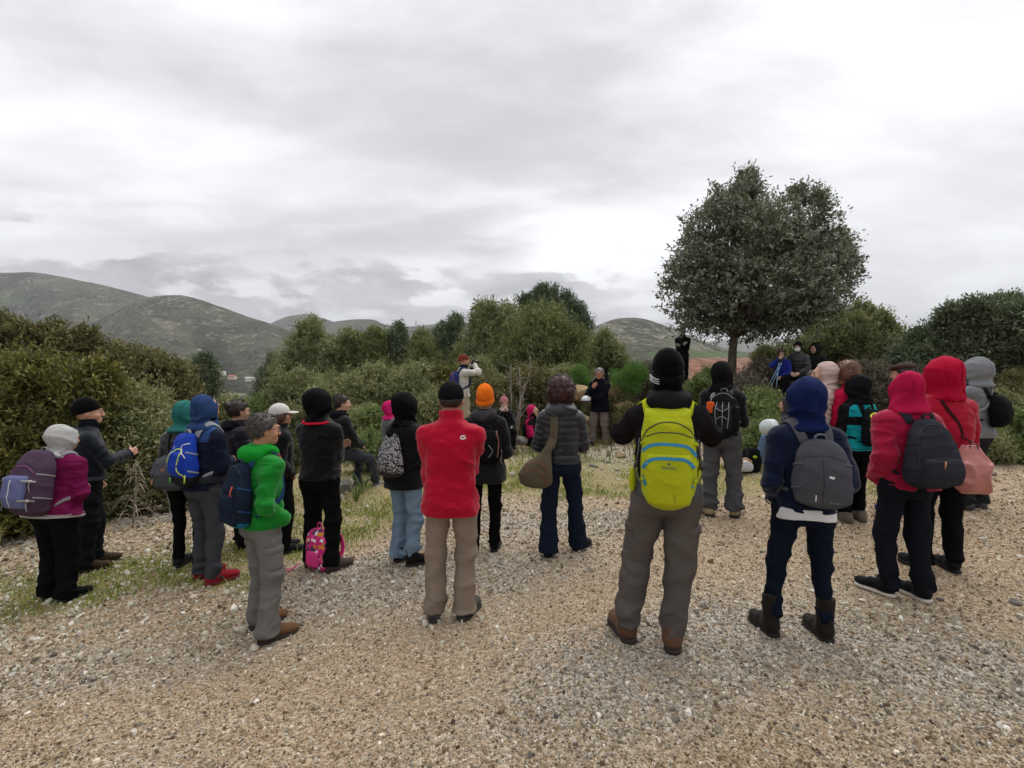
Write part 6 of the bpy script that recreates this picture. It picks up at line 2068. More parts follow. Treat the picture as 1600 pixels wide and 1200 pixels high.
# ---- the tall round holm oak on the bank
tree_c = circles([(1164, 308, 27), (1166, 284, 14), (1136, 338, 38), (1247, 334, 32), (1242, 312, 14), (1270, 342, 22), (1203, 378, 48), (1105, 368, 34), (1088, 395, 30), (1160, 400, 74), (1248, 392, 52), (1288, 404, 30), (1312, 398, 15), (1324, 415, 12), (1306, 440, 26), (1078, 440, 42), (1140, 460, 66), (1214, 455, 72), (1276, 448, 42),
                  (1092, 490, 38), (1060, 470, 24), (1172, 500, 36), (1232, 498, 42), (1276, 490, 30)], 14.0, .95, 1)
fo = np.array([*W(1142, 602, 14.0)[:2], 0]); fo[2] = G1(fo[0], fo[1])
plant('holm_oak', 'tree', 'tall round evergreen oak with a bare straight trunk, standing alone on the bank', tree_c, fo, (.082, .040), GREEN_OAK, r0=.125, cover=.95, seed=11, maxn=100000, spike=.35, plumes=.25, gap=-.30, trunk_top=W(1150, 500, 14.0), bark=BARK, upward=.3, twig=.22)

# ---- thicket at the left edge
plant('mastic_bush', 'bush', 'huge olive-green mastic bush filling the left edge behind the purple jacket', circles([(-90, 655, 115), (10, 632, 74), (85, 618, 54), (150, 632, 55), (40, 700, 95), (135, 705, 75), (-20, 800, 90, -.6), (85, 790, 62, -.3)], 7.4, .6, 2), foot_of(40, 7.4), (.062, .026), MASTIC, r0=.06, cover=1.25, seed=12, trunk='stems', twig=.2, maxn=110000, gap=-.4, plumes=.12)
plant('mastic_bush', 'bush', 'dark lower bush behind the man in the black knitted cap, beside the dead flower stalk', circles([(205, 660, 55), (240, 700, 58), (190, 740, 55), (250, 760, 45), (285, 700, 45), (170, 790, 38, -.3), (300, 760, 35)], 7.9, .6, 3), foot_of(215, 7.9), (.056, .024), OLIVE, r0=.05, cover=1.35, seed=13, trunk='stems', twig=.18, maxn=60000)
plant('strawberry_tree', 'tree', 'brownish-green bushy tree at the far left, highest crown of the left thicket', circles([(-120, 555, 70), (-40, 548, 52), (20, 542, 40), (75, 540, 34), (125, 545, 28), (60, 580, 40)], 10.5, .7, 4), foot_of(30, 10.5), (.07, .032), BROWNISH, r0=.08, cover=1.4, seed=14, maxn=50000, plumes=.15)
plant('olive_tree', 'tree', 'round olive-brown tree between the left thicket and the slim juniper', circles([(180, 572, 32), (222, 582, 34), (255, 590, 34), (275, 625, 34), (210, 615, 45), (160, 590, 40)], 10.8, .7, 5), foot_of(225, 10.8), (.065, .030), BROWNISH, r0=.07, cover=1.4, seed=15, maxn=45000)
plant('juniper', 'tree', 'slim dark juniper standing alone before the valley, above the slate blue hood', circles([(318, 566, 12), (317, 583, 20), (316, 606, 26), (312, 635, 30)], 14, .8, 6), foot_of(316, 14), (.06, .02), DARKG, r0=.06, cover=1.8, seed=16, upward=.9, maxn=22000)
# ---- shrub belt in the middle
belt = [(352, 672, 42, 13, OLIVE, 'low olive shrub behind the woman with the bun'), (402, 662, 34, 13.5, HERB, 'grey-green shrub rising behind the pale peaked cap'), (440, 690, 42, 12, OLIVE, 'dark shrub low behind the pale peaked cap'),
        (470, 625, 40, 14, OLIVE, 'olive shrub above the black hood with the red collar'), (535, 640, 52, 12.5, OLIVE, 'wide shrub right behind the seated young man'), (590, 625, 46, 13, OLIVE, 'shrub between the seated young man and the black parka'),
        (560, 680, 32, 11.2, OLIVE, 'dark low shrub beside the magenta hood'), (650, 620, 44, 13, OLIVE, 'shrub behind the black parka hood'), (680, 660, 38, 12, OLIVE, 'shrub low between the parka and the red jacket'), (700, 610, 28, 13.5, MASTIC, 'yellowish shrub left of the photographer'),
        (765, 640, 36, 12.8, BROWNISH, 'brownish shrub behind the bobble hat'), (820, 620, 42, 13.5, BROWNISH, 'brown-green shrub at the foot of the bare pale branches'), (745, 600, 30, 14, OLIVE, 'shrub directly right of the photographer'),
        (880, 610, 32, 13.4, OLIVE, 'shrub behind the curly auburn hair'), (1010, 600, 24, 13.2, GREYD, 'grey twiggy shrub beside the bright green fennel'), (955, 640, 26, 12.6, BROWNISH, 'dry shrub below the rocks, right of the navy parka')]
for i, (u, v, r, d, mt, lab) in enumerate(belt):
    c = circles([(u, v, r), (u - r * .7, v + r * .45, r * .75), (u + r * .75, v + r * .4, r * .72), (u + r * .1, v - r * .55, r * .5), (u - r * .5, v - r * .25, r * .55), (u, v + r * .9, r * .8)], d, .7, 20 + i)
    plant('shrub', 'shrub', lab, c, foot_of(u, d), (.060, .024), mt, r0=.03, cover=1.35, seed=20 + i, trunk='stems', plumes=.3, group='shrubs behind the ring of people', maxn=22000, upward=.7, twig=.16)
# ---- taller trees behind
back = [([(487, 522, 18), (478, 550, 30), (505, 560, 26), (470, 585, 36), (510, 590, 34)], 21, OLIVE, 'pointed tree at the left end of the middle row, above the woman with the bun'),
        ([(436, 585, 20), (428, 612, 26), (450, 618, 28)], 22, DARKG, 'low dark tree left of the pointed tree'),
        ([(545, 548, 22), (540, 578, 32), (560, 598, 34)], 21, PINEY, 'rounded tree right of the pointed tree'),
        ([(592, 540, 20), (585, 568, 30), (600, 595, 34)], 21.5, PINEY, 'mid-green tree in the middle row above the parka'),
        ([(622, 520, 10), (622, 540, 18), (625, 568, 24), (645, 560, 20)], 22, DARKG, 'dark narrow tree of two tips in the middle row'),
        ([(662, 545, 19), (658, 572, 30), (668, 598, 32)], 21, PINEY, 'soft olive tree left of the rust knitted cap'),
        ([(688, 525, 12), (712, 512, 13), (705, 540, 22), (690, 565, 26), (720, 570, 24)], 22.5, DARKG, 'dark upright tree behind the photographer'),
        ([(520, 565, 22), (515, 590, 28)], 20.5, OLIVE, 'low grey-olive tree filling the gap right of the pointed tree'),
        ([(572, 560, 18), (570, 590, 28)], 22, DARKG, 'dark low tree between the rounded and the mid-green tree'),
        ([(738, 560, 20), (732, 585, 28)], 20, PINEY, 'green tree filling the gap behind the photographer\'s back'),
        ([(760, 495, 18), (755, 520, 28), (790, 505, 22), (775, 550, 38), (745, 560, 28)], 18.5, OLIVE, 'bushy left half of the big clump right of the photographer'),
        ([(845, 462, 10), (862, 470, 13), (822, 474, 8), (850, 488, 24), (885, 480, 15), (905, 492, 13), (915, 510, 13), (880, 508, 30), (830, 500, 24), (900, 535, 24)], 21, DARKG, 'dark spiky tree, tallest behind the big clump in the middle'),
        ([(815, 535, 38), (860, 530, 36), (895, 545, 28), (840, 570, 52), (890, 580, 38), (790, 580, 40)], 17, PINEY, 'broad olive-green tree with bare pale lower branches, centre of the picture'),
        ([(942, 545, 16), (955, 562, 22), (930, 570, 24), (975, 578, 16)], 19, OLIVE, 'small round tree left of the striped black cap'),
        ([(1345, 502, 18), (1335, 525, 30), (1365, 520, 22), (1320, 545, 34), (1360, 555, 36), (1390, 535, 18), (1385, 560, 28)], 15.5, OLIVE, 'loose grey-green tree right of the tall round oak'),
        ([(1300, 520, 26), (1290, 550, 34), (1255, 560, 26), (1215, 568, 16)], 16.5, OLIVE, 'tree hidden behind the people on the bank')]
for i, (c, d, mt, lab) in enumerate(back):
    cc = circles(c, d, .8, 50 + i)
    u0 = np.mean([q[0] for q in c])
    plant('evergreen_tree', 'tree', lab, cc, foot_of(u0, d), (.085, .030) if mt is not MASTIC else (.08, .032), mt, r0=.08, cover=1.35, seed=60 + i, upward=1.2, spike=.5, plumes=.5 if mt is not MASTIC else .25, group='trees behind the shrub belt', maxn=36000, twig=.26)
right = [([(1440, 520, 22), (1425, 545, 26), (1465, 530, 30), (1450, 575, 36), (1415, 575, 26)], 12.6, 'lower dark pine on the left of the right-hand group'),
         ([(1484, 470, 6), (1484, 482, 12), (1490, 502, 26), (1520, 490, 26), (1500, 535, 42), (1540, 560, 42), (1490, 580, 34)], 12.2, 'dark pine with a small spire at the right'),
         ([(1522, 466, 12), (1570, 468, 20), (1548, 490, 34), (1600, 480, 34), (1580, 520, 48), (1640, 500, 50), (1620, 570, 60), (1570, 585, 36)], 11.6, 'highest dark pine at the right edge'),
         ([(1700, 500, 70), (1780, 520, 90), (1720, 590, 70)], 11.0, 'dark pine cut by the right edge')]
for i, (c, d, lab) in enumerate(right):
    cc = circles([(q[0], q[1] + 16, q[2]) for q in c], d, .8, 80 + i, .85)
    plant('pine_tree', 'tree', lab, cc, foot_of(np.mean([q[0] for q in c]), d), (.075, .026), DARKG, r0=.08, cover=1.6, seed=90 + i, upward=.2, plumes=.2, group='dark pines at the right', maxn=60000, twig=.24)
# ---- lower plants on the bank and at the right
low = [(1100, 612, 26, 12.5, HERB, 'fresh green bush left of the oak trunk'), (1160, 615, 34, 12.2, GREYD, 'dry grey-green bush at the foot of the oak'), (1190, 585, 22, 13.2, GREYD, 'pale twiggy bush beside the walking poles'),
       (1165, 655, 34, 10.6, HERB, 'leafy green bush on the slope, upper one by the orange pouch'), (1195, 690, 30, 9.6, HERB, 'leafy green bush on the slope, lower one by the plastic bag'), (1185, 640, 30, 11.2, HERB, 'green bush on the slope under the three seated people'),
       (1195, 555, 14, 16, OLIVE, 'small dark bush on the skyline right of the oak trunk'), (1385, 605, 34, 12.4, GREYD, 'grey-brown heath behind the raspberry hood'),
       (1345, 590, 26, 13, GREYD, 'grey heath behind the chestnut bob'), (1440, 600, 30, 12, GREYD, 'grey-brown heath between the pines and the scarlet hood'), (1575, 615, 36, 10.5, BROWNISH, 'straw-green shrub right of the grey hood'), (1620, 640, 40, 9.8, BROWNISH, 'straw-coloured shrub at the right edge'),
       (1575, 675, 36, 8.6, HERB, 'dark green low bush by the round black daypack'), (1540, 700, 24, 8.3, OLIVE, 'low dark bush behind the dusty pink bag'), (1610, 710, 40, 8.4, HERB, 'green bush nearest the path at the right edge'), (1555, 640, 26, 9.6, OLIVE, 'bush directly behind the grey rain jacket'),
       (575, 700, 24, 9.2, HERB, 'light green leafy clump beside the seated young man'), (600, 712, 20, 8.8, HERB, 'light green leafy clump left of the patterned backpack'), (582, 652, 15, 10.4, HERB, 'small yellow-green euphorbia above the leafy clumps'),
       (985, 655, 20, 11.4, BROWNISH, 'dry brambles beside the rocks'), (1510, 600, 26, 11.5, GREYD, 'grey heath under the pines')]
for i, (u, v, r, d, mt, lab) in enumerate(low):
    c = circles([(u, v, r, 0), (u - r * .8, v + r * .4, r * .7), (u + r * .8, v + r * .35, r * .7), (u, v - r * .45, r * .5), (u, v + r * .8, r * .8)], d, .8, 100 + i)
    plant('bush', 'bush', lab, c, foot_of(u, d), (.055, .024) if mt is HERB else (.05, .018), mt, r0=.02, cover=1.3, seed=110 + i, trunk='stems', group='low bushes round the clearing', maxn=15000, upward=.9, twig=.13)
# feathery bright fennel
for i, (c, d, lab) in enumerate([([(968, 594, 16), (990, 582, 15), (1003, 590, 9), (985, 606, 14)], 12.2, 'feathery bright green giant fennel right of the navy parka'), ([(905, 585, 12), (890, 598, 12), (915, 600, 10)], 13, 'feathery bright green fennel left of the navy parka'), ([(1108, 590, 14), (1095, 602, 12)], 13.4, 'feathery green fennel between the striped cap and the oak')]):
    plant('fennel', 'plant', lab, circles(c, d, .8, 140 + i), foot_of(c[0][0], d), (.05, .007), BRIGHT, r0=.015, cover=.6, seed=150 + i, trunk='stems', maxn=14000, upward=.6, twig=.12, crown='foliage', bark=plain('5f7a35', .8, 'green_stem'))
# ---- dead flower stalk (left) with hanging dry leaves
fo = foot_of(203, 6.6)
st = thing('dead_flower_stalk', 'tall dry flower stalk with drooping bare leaves, right of the man in the black cap', 'plant', fo)
top = W(212, 718, 6.6)
emit('stalk', *tube(spline([fo, (fo + top) / 2 + [.02, 0, 0], top], 8), np.linspace(.014, .006, 8), 6), BARKG, st)
g = np.random.RandomState(5)
for k in range(44):
    t = (k + 1) / 46
    p = fo + (top - fo) * t
    a = g.uniform(0, 6.28); L = .32 * (1 - t) + .05
    dv = np.array([math.cos(a), math.sin(a), 0])
    path = spline([p, p + dv * L * .5 + [0, 0, .03], p + dv * L * .8 - [0, 0, .08 * (1 - t)], p + dv * L - [0, 0, .16 * (1 - t) + .02]], 6)
    emit('dry_leaf', *tube(path, 0, flat=(np.array([.006, .008, .007, .006, .004, .002]), .0012), nrm=[(0, 0, 1)] * 6), plain('8d8270', .9, 'dead_leaf'), st, smooth=False)
# ---- bare pale branches in the middle
def bare(label, foot, tops, r, seed):
    g = np.random.RandomState(seed)
    root = thing('bare_branches', label, 'dead tree', foot)
    for tp in tops:
        p = spline([foot, foot + (tp - foot) * .4 + g.normal(size=3) * .12, tp], 10)
        b = emit('branch', *tube(p, np.linspace(r, r * .25, 10), 6), BARKG, root)
        for j in range(7):
            s = p[g.randint(4, 10)]
            e = s + (unit(tp - foot) * .5 + g.normal(size=3) * [.5, .3, .35]) * .55
            emit('twig', *tube(spline([s, (s + e) / 2 + g.normal(size=3) * .05, e], 6), np.linspace(r * .32, r * .08, 6), 4), BARKG, root, b)
bare('bare silvery branches standing in front of the broad olive-green tree', foot_of(806, 12.2), [W(798, 570, 12.2), W(812, 575, 12.3), W(828, 578, 12.2), W(820, 598, 12.1)], .036, 2)

# ------------------------------------------------------------------ rocks, gravel, grass
def stone_mat(name, a, b):
    m = bpy.data.materials.new(name)
    m.use_nodes = True
    t = NT(m.node_tree)
    co = t.n('ShaderNodeTexCoord').outputs['Object']
    n1 = t.noise(co, 9, 6, .7); n2 = t.noise(co, 45, 5, .7)
    c = t.mix(t.smooth(n1, .35, .65), srgb(a), srgb(b))
    c = t.mix(t.smooth(n2, .55, .7, 0, .6), c, srgb('5e5a50'))
    bu = t.n('ShaderNodeBump', {'Strength': .9, 'Distance': .02, 'Height': t.math('ADD', n1, t.math('MULTIPLY', n2, .4))})
    p = t.n('ShaderNodeBsdfPrincipled', {'Base Color': c, 'Roughness': .9, 'Normal': bu.outputs[0], 'Specular IOR Level': .2})
    t.n('ShaderNodeOutputMaterial', {0: p.outputs[0]})
    return m


LIME = stone_mat('limestone', '8d8677', 'b8b1a1'); OCHRE = stone_mat('ochre_stone', '8a7355', 'b59d78'); GREYS = stone_mat('grey_stone', '6f6d68', '98958d')


def ico(sub):
    import bmesh
    bm = bmesh.new()
    bmesh.ops.create_icosphere(bm, subdivisions=sub, radius=1)
    V = np.array([v.co[:] for v in bm.verts]); Fq = np.array([[v.index for v in f.verts] for f in bm.faces])
    bm.free()
    return V, Fq


ICO1, ICO2, ICO3 = ico(1), ico(2), ico(3)


def rock_geo(r, seed, lev=None):
    V, Fq = lev or ICO3
    g = np.random.RandomState(seed)
    V = V.copy()
    for _ in range(9):
        n = g.normal(size=3); n /= np.linalg.norm(n); c = g.uniform(.55, .85)
        dd = V @ n
        V -= np.outer(np.maximum(dd - c, 0), n) * .9
    V *= (1 + .09 * sn(V.astype(f32), 4, seed))[:, None]
    return V * r, Fq


def rock(u, v, rpx, d, mat, label, seed, flat=.7, name='rock', group='rocks round the clearing', sink=.25):
    g = np.random.RandomState(seed)
    p = W(u, v, d)
    r = rpx / F_PX * d
    z = G1(p[0], p[1])
    rr = np.array([r * g.uniform(.9, 1.2), r * g.uniform(.7, 1.0), r * flat])
    V, Fq = rock_geo(rr, seed)
    c = np.array([p[0], p[1], max(z + rr[2] * (1 - sink) * .6, 0 * z + p[2]) if d > 10 else z + rr[2] * .35])
    o = link(name, make_mesh(name, V, Fq, mat, smooth=False))
    o.location = c; o.rotation_euler = (0, 0, g.uniform(0, 6))
    tag(o, label, 'rock', group)


RK = [(872, 608, 17, 12.4, LIME, 'upright grey-white rock left of the navy parka'), (884, 640, 20, 12.2, OCHRE, 'ochre rock low beside the curly auburn hair'), (905, 612, 22, 12.4, OCHRE, 'ochre outcrop directly behind the navy parka, left side'),
      (962, 612, 20, 12.4, OCHRE, 'ochre outcrop right behind the navy parka'), (975, 640, 22, 12.2, OCHRE, 'broad brown rock below the outcrop right of the navy parka'), (900, 655, 24, 12.0, OCHRE, 'brown rock at the knees of the man in the navy parka'),
      (838, 660, 16, 11.6, LIME, 'pale boulder between the bobble hat and the magenta hood'), (855, 645, 12, 11.9, LIME, 'small pale boulder behind the magenta hood'), (812, 690, 12, 10.8, GREYS, 'rock under the seated woman in the bobble hat'),
      (972, 697, 9, 9.6, OCHRE, 'small ochre stone left of the yellow rucksack man'), (1170, 700, 15, 8.4, OCHRE, 'brown rock right of the grey trousers with tan boots'), (1190, 715, 10, 8.2, OCHRE, 'small brown stone on the slope by the path'),
      (1150, 715, 9, 8.2, LIME, 'small pale stone beside the tan boots'), (722, 690, 26, 11.3, LIME, 'big pale rock carrying the photographer'), (752, 700, 16, 11.0, GREYS, 'grey rock beside the photographer\'s feet'),
      (1585, 992, 9, 3.6, GREYS, 'flat grey stone at the right edge of the gravel'), (1548, 728, 9, 7.6, LIME, 'pale stone at the foot of the bushes right'), (800, 745, 7, 8.4, LIME, 'small stone in the grass left of the sling bag'),
      (532, 700, 24, 7.8, GREYS, 'grey rock on which the young man sits'), (1245, 590, 26, 12.5, GREYS, 'low boulder under the three people on the bank'), (790, 672, 16, 10.8, GREYS, 'rock behind the woman in the bobble hat'),
      (1240, 690, 16, 8.8, GREYS, 'rock behind the person in jeans')]
for i, (u, v, r, d, mt, lab) in enumerate(RK):
    rock(u, v, r, d, mt, lab, 300 + i)
g = np.random.RandomState(8)
# line of loose stones at the foot of the left thicket, and loose stones on the gravel
ls = [rock_geo(np.ones(3), 400 + i, ICO2) for i in range(6)]
ms = [[make_mesh('stone', V, Fq, mt, smooth=False) for V, Fq in ls] for mt in (LIME, GREYS, OCHRE)]
def loose(x, y, r, mi, label, group):
    o = bpy.data.objects.new('stone', ms[mi][g.randint(6)])
    COL.objects.link(o)
    o.location = (x, y, G1(x, y) + r * .2)
    o.scale = (r * g.uniform(.8, 1.3), r * g.uniform(.7, 1.1), r * g.uniform(.45, .75))
    o.rotation_euler = (g.uniform(-.3, .3), g.uniform(-.3, .3), g.uniform(0, 6.28))
    tag(o, label, 'stone', group)
for k in range(95):
    t = g.rand()
    u = -20 + 330 * t; v = 885 - 110 * t + g.normal() * 12
    d = (6.1 + 1.3 * t) + g.normal() * .3
    p = W(u, v, d)
    loose(p[0], p[1], g.uniform(.028, .075), 0 if g.rand() < .75 else 1, 'pale stone in the loose bank at the foot of the left thicket', 'stones along the foot of the left thicket')
for k in range(60):
    p = np.array([g.uniform(.2, 3.6), g.uniform(8.6, 11.4)])
    loose(p[0], p[1], g.uniform(.03, .08), 0 if g.rand() < .5 else 1, 'grey stone scattered before the man in the navy parka', 'stones strewn before the rocks')
for k in range(70):
    y = g.uniform(2.4, 6.5); x = g.uniform(-1, 1) * y * .95
    loose(x, y, g.uniform(.012, .026), g.choice([0, 1, 2], p=[.35, .4, .25]), 'loose stone lying on the open gravel', 'loose stones on the open gravel')


def scatter(name, label, P, scl, rnd, mat, seed, flat=.6, lev=1):
    """uncountable small stones: instances of one rough pebble on points"""
    me = bpy.data.meshes.new(name)
    me.vertices.add(len(P))
    me.vertices.foreach_set('co', np.asarray(P, np.float32).ravel())
    for k, a in (('scl', scl), ('rnd', rnd)):
        at = me.attributes.new(k, 'FLOAT', 'POINT'); at.data.foreach_set('value', np.asarray(a, np.float32))
    gr = np.random.RandomState(seed)
    at = me.attributes.new('rot', 'FLOAT_VECTOR', 'POINT'); at.data.foreach_set('vector', gr.uniform(0, 6.28, (len(P), 3)).astype(np.float32).ravel())
    at = me.attributes.new('dim', 'FLOAT_VECTOR', 'POINT'); at.data.foreach_set('vector', (gr.uniform([.8, .55, .4], [1.4, 1.0, .8], (len(P), 3)) * np.asarray(scl)[:, None]).astype(np.float32).ravel())
    me.update()
    o = link(name, me)
    ng = bpy.data.node_groups.new(name + '_nodes', 'GeometryNodeTree')
    ng.interface.new_socket('Geometry', in_out='INPUT', socket_type='NodeSocketGeometry')
    ng.interface.new_socket('Geometry', in_out='OUTPUT', socket_type='NodeSocketGeometry')
    N, L = ng.nodes, ng.links
    gi, go = N.new('NodeGroupInput'), N.new('NodeGroupOutput')
    m2p = N.new('GeometryNodeMeshToPoints')
    icn = N.new('GeometryNodeMeshIcoSphere'); icn.inputs['Radius'].default_value = 1.0; icn.inputs['Subdivisions'].default_value = lev
    sp = N.new('GeometryNodeSetPosition')
    nz = N.new('ShaderNodeTexNoise'); nz.inputs['Scale'].default_value = 1.3; nz.inputs['Detail'].default_value = 1
    sub = N.new('ShaderNodeVectorMath'); sub.operation = 'SUBTRACT'; sub.inputs[1].default_value = (.5, .5, .5)
    mul = N.new('ShaderNodeVectorMath'); mul.operation = 'SCALE'; mul.inputs['Scale'].default_value = 1.6
    L.new(nz.outputs['Color'], sub.inputs[0]); L.new(sub.outputs[0], mul.inputs[0]); L.new(mul.outputs[0], sp.inputs['Offset'])
    L.new(icn.outputs['Mesh'], sp.inputs['Geometry'])
    sm = N.new('GeometryNodeSetMaterial'); sm.inputs['Material'].default_value = mat
    L.new(sp.outputs[0], sm.inputs['Geometry'])
    ss = N.new('GeometryNodeSetShadeSmooth'); ss.inputs['Shade Smooth'].default_value = False
    L.new(sm.outputs[0], ss.inputs['Geometry'])
    iop = N.new('GeometryNodeInstanceOnPoints')
    def attr(n, ty):
        a = N.new('GeometryNodeInputNamedAttribute'); a.data_type = ty; a.inputs['Name'].default_value = n
        return a.outputs['Attribute']
    L.new(gi.outputs[0], m2p.inputs[0]); L.new(m2p.outputs[0], iop.inputs['Points'])
    L.new(ss.outputs[0], iop.inputs['Instance'])
    L.new(attr('rot', 'FLOAT_VECTOR'), iop.inputs['Rotation']); L.new(attr('dim', 'FLOAT_VECTOR'), iop.inputs['Scale'])
    L.new(iop.outputs[0], go.inputs[0])
    md = o.modifiers.new('scatter', 'NODES'); md.node_group = ng
    tag(o, label, kind='stuff')
    return o


def pebble_mat(stops):
    m = bpy.data.materials.new('pebble')
    m.use_nodes = True
    t = NT(m.node_tree)
    r = t.n('ShaderNodeAttribute', attribute_name='rnd', attribute_type='INSTANCER').outputs['Fac']
    c = t.ramp(r, [(a, srgb(b)) for a, b in stops])
    p = t.n('ShaderNodeBsdfPrincipled', {'Base Color': c, 'Roughness': .9, 'Specular IOR Level': .2})
    t.n('ShaderNodeOutputMaterial', {0: p.outputs[0]})
    return m


def gravel():
    gr = np.random.RandomState(21)
    def pts(n, y0, y1, spread=1.5):
        y = y0 * (y1 / y0) ** gr.rand(n)
        x = gr.uniform(-1, 1, n) * (y * spread + .4)
        return x, y
    x, y = pts(240000, 1.6, 8.0)
    gm, wild, grey, red, stony = masks(x, y)
    keep = gr.rand(len(x)) > np.clip(gm * 1.25, 0, .96) * (1 - .45 * stony)
    keep &= wild < .5
    keep &= gr.rand(len(x)) > .5 * np.clip((red - .45) * 2, 0, 1)
    x, y, grey, stony = x[keep], y[keep], grey[keep], stony[keep]
    s = np.exp(gr.normal(-5.36, .45, len(x))) * (1 + .5 * stony + .2 * (grey > .4)) * np.clip(y / 4, .95, 1.5)
    z = G(x, y) + s * .15
    rn = np.clip(gr.normal(.42, .25, len(x)), 0, 1)
    isg = gr.rand(len(x)) < np.clip(grey * .65 + .12, 0, .65)
    P = np.stack([x, y, z], -1)
    scatter('gravel', 'tan crushed gravel covering the open ground', P[~isg], s[~isg], rn[~isg], pebble_mat([(0, '57483a'), (.3, '88765d'), (.6, 'ab997d'), (.85, 'cec2a9'), (1, 'ece5d6')]), 1)
    scatter('grey_gravel', 'grey crushed stone in patches on the gravel', P[isg], s[isg] * 1.1, rn[isg], pebble_mat([(0, '5d5850'), (.35, '8f887b'), (.7, 'b5aea0'), (1, 'e2ddd1')]), 2)
    x, y = pts(36000, 3.2, 12.5)
    gm, wild, grey, red, stony = masks(x, y)
    keep = (gr.rand(len(x)) < stony * .95 + .03 + .22 * ((y > 6) & (np.abs(x) < 5)))
    x, y = x[keep], y[keep]
    s = np.exp(gr.normal(-4.25, .4, len(x)))
    scatter('rubble', 'pale limestone rubble along the mossy verge and before the rocks', np.stack([x, y, G(x, y) + s * .2], -1), s, np.clip(gr.normal(.55, .22, len(x)), 0, 1), pebble_mat([(0, '807a68'), (.4, 'aaa38f'), (.75, 'c8c3b2'), (1, 'e2ded3')]), 3)


gravel()


def grass():
    gr = np.random.RandomState(31)
    n = 200000
    y = gr.uniform(3.6, 15, n) ; x = gr.uniform(-1, 1, n) * (y * 1.1 + .5)
    gm, wild, grey, red, stony = masks(x, y)
    P = np.stack([x, y, 0 * x], -1).astype(f32)
    tuft = np.clip(sn(P, 9, 41) * .6 + sn(P, 3, 42) * .5 + .5, 0, 1)
    keep = gr.rand(n) < np.clip((gm - .12) * 1.4, 0, 1) * tuft * (1 - wild * .3)
    x, y, tuft = x[keep], y[keep], tuft[keep]
    n = len(x)
    z = G(x, y)
    h = gr.uniform(.015, .05, n) * (.5 + tuft) * np.where(gr.rand(n) < .03, 2.6, 1) * np.clip(y / 7, .7, 1.6)
    a = gr.uniform(0, 6.28, n); b = gr.uniform(.2, 1.1, n)
    base = np.stack([x, y, z], -1)
    tip = base + np.stack([np.cos(a) * h * b, np.sin(a) * h * b, h], -1)
    w = (.0035 + .0012 * y / 5)
    side = np.stack([-np.sin(a), np.cos(a), 0 * a], -1) * np.asarray(w)[:, None]
    mid = (base + tip) / 2 + np.stack([0 * a, 0 * a, h * .12], -1)
    V = np.stack([base - side, base + side, mid + side * .8, tip, mid - side * .8], 1).reshape(-1, 3)
    q = np.arange(n * 5).reshape(n, 5)
    rnd = np.repeat(gr.rand(n), 5)
    m = leaf_mat('grass_blade', '66752c', '86993f', 'b6b766', .7, .3)
    o = emit('grass', V, q, m, smooth=False, attrs=dict(rnd=rnd))
    tag(o, 'short yellowish-green grass and weeds across the middle of the clearing', kind='stuff')
    # rough undergrowth outside the clearing
    n = 60000
    r = gr.uniform(8.5, 26, n); an = gr.uniform(-R(56), R(56), n)
    x, y = r * np.sin(an), r * np.cos(an)
    gm, wild, grey, red, stony = masks(x, y)
    keep = gr.rand(n) < np.clip(np.maximum(wild, (y > 9.5) * .35) + .0, 0, 1)
    x, y = x[keep], y[keep]; n = len(x)
    h = gr.uniform(.05, .26, n); a = gr.uniform(0, 6.28, n); b = gr.uniform(.1, .9, n)
    base = np.stack([x, y, G(x, y)], -1); tip = base + np.stack([np.cos(a) * h * b, np.sin(a) * h * b, h], -1)
    side = np.stack([-np.sin(a), np.cos(a), 0 * a], -1) * .012
    V = np.stack([base - side * .4, base + side * .4, (base + tip) / 2 + side, tip, (base + tip) / 2 - side], 1).reshape(-1, 3)
    o = emit('undergrowth', V, np.arange(n * 5).reshape(n, 5), leaf_mat('undergrowth_leaf', '4d4a2b', '6a6a3c', '8f8658', .7, .25), smooth=False, attrs=dict(rnd=np.repeat(gr.rand(n), 5)))
    tag(o, 'rough dry undergrowth beyond the clearing', kind='stuff')


grass()
# asphodel leaf tufts in the grass
TUFT_M = leaf_mat('asphodel_leaf', '5c7334', '75904a', '93a662', .5, .3)
for k, (u, v, d, h, lab) in enumerate([(566, 745, 7.6, .34, 'tuft of upright strap leaves before the patterned backpack'), (556, 752, 7.3, .24, 'smaller tuft of strap leaves in the grass left of the parka'), (772, 815, 6.3, .16, 'dark sprig beside the charcoal jacket\'s boots'), (952, 712, 9.8, .14, 'green tuft in the stones left of the yellow rucksack'), (905, 770, 7.2, .10, 'green tuft in the gravel right of the flared jeans'), (1545, 655, 9.2, .3, 'green tuft of leaves by the right-hand bushes')]):
    p = W(u, v, d); z = G1(p[0], p[1])
    gr = np.random.RandomState(k)
    rt = thing('leaf_tuft', lab, 'plant', (p[0], p[1], z))
    for j in range(14 if h > .2 else 9):
        a = gr.uniform(0, 6.28); dv = np.array([math.cos(a), math.sin(a), 0]); hh = h * gr.uniform(.6, 1.1)
        b0 = np.array([p[0], p[1], z]) + dv * .02
        path = spline([b0, b0 + dv * hh * .2 + [0, 0, hh * .6], b0 + dv * hh * .5 + [0, 0, hh]], 6)
        emit('leaf', *tube(path, 0, flat=(np.array([.006, .009, .009, .007, .005, .001]), .0012), nrm=[(dv[0], dv[1], .3)] * 6), TUFT_M, rt, smooth=False)

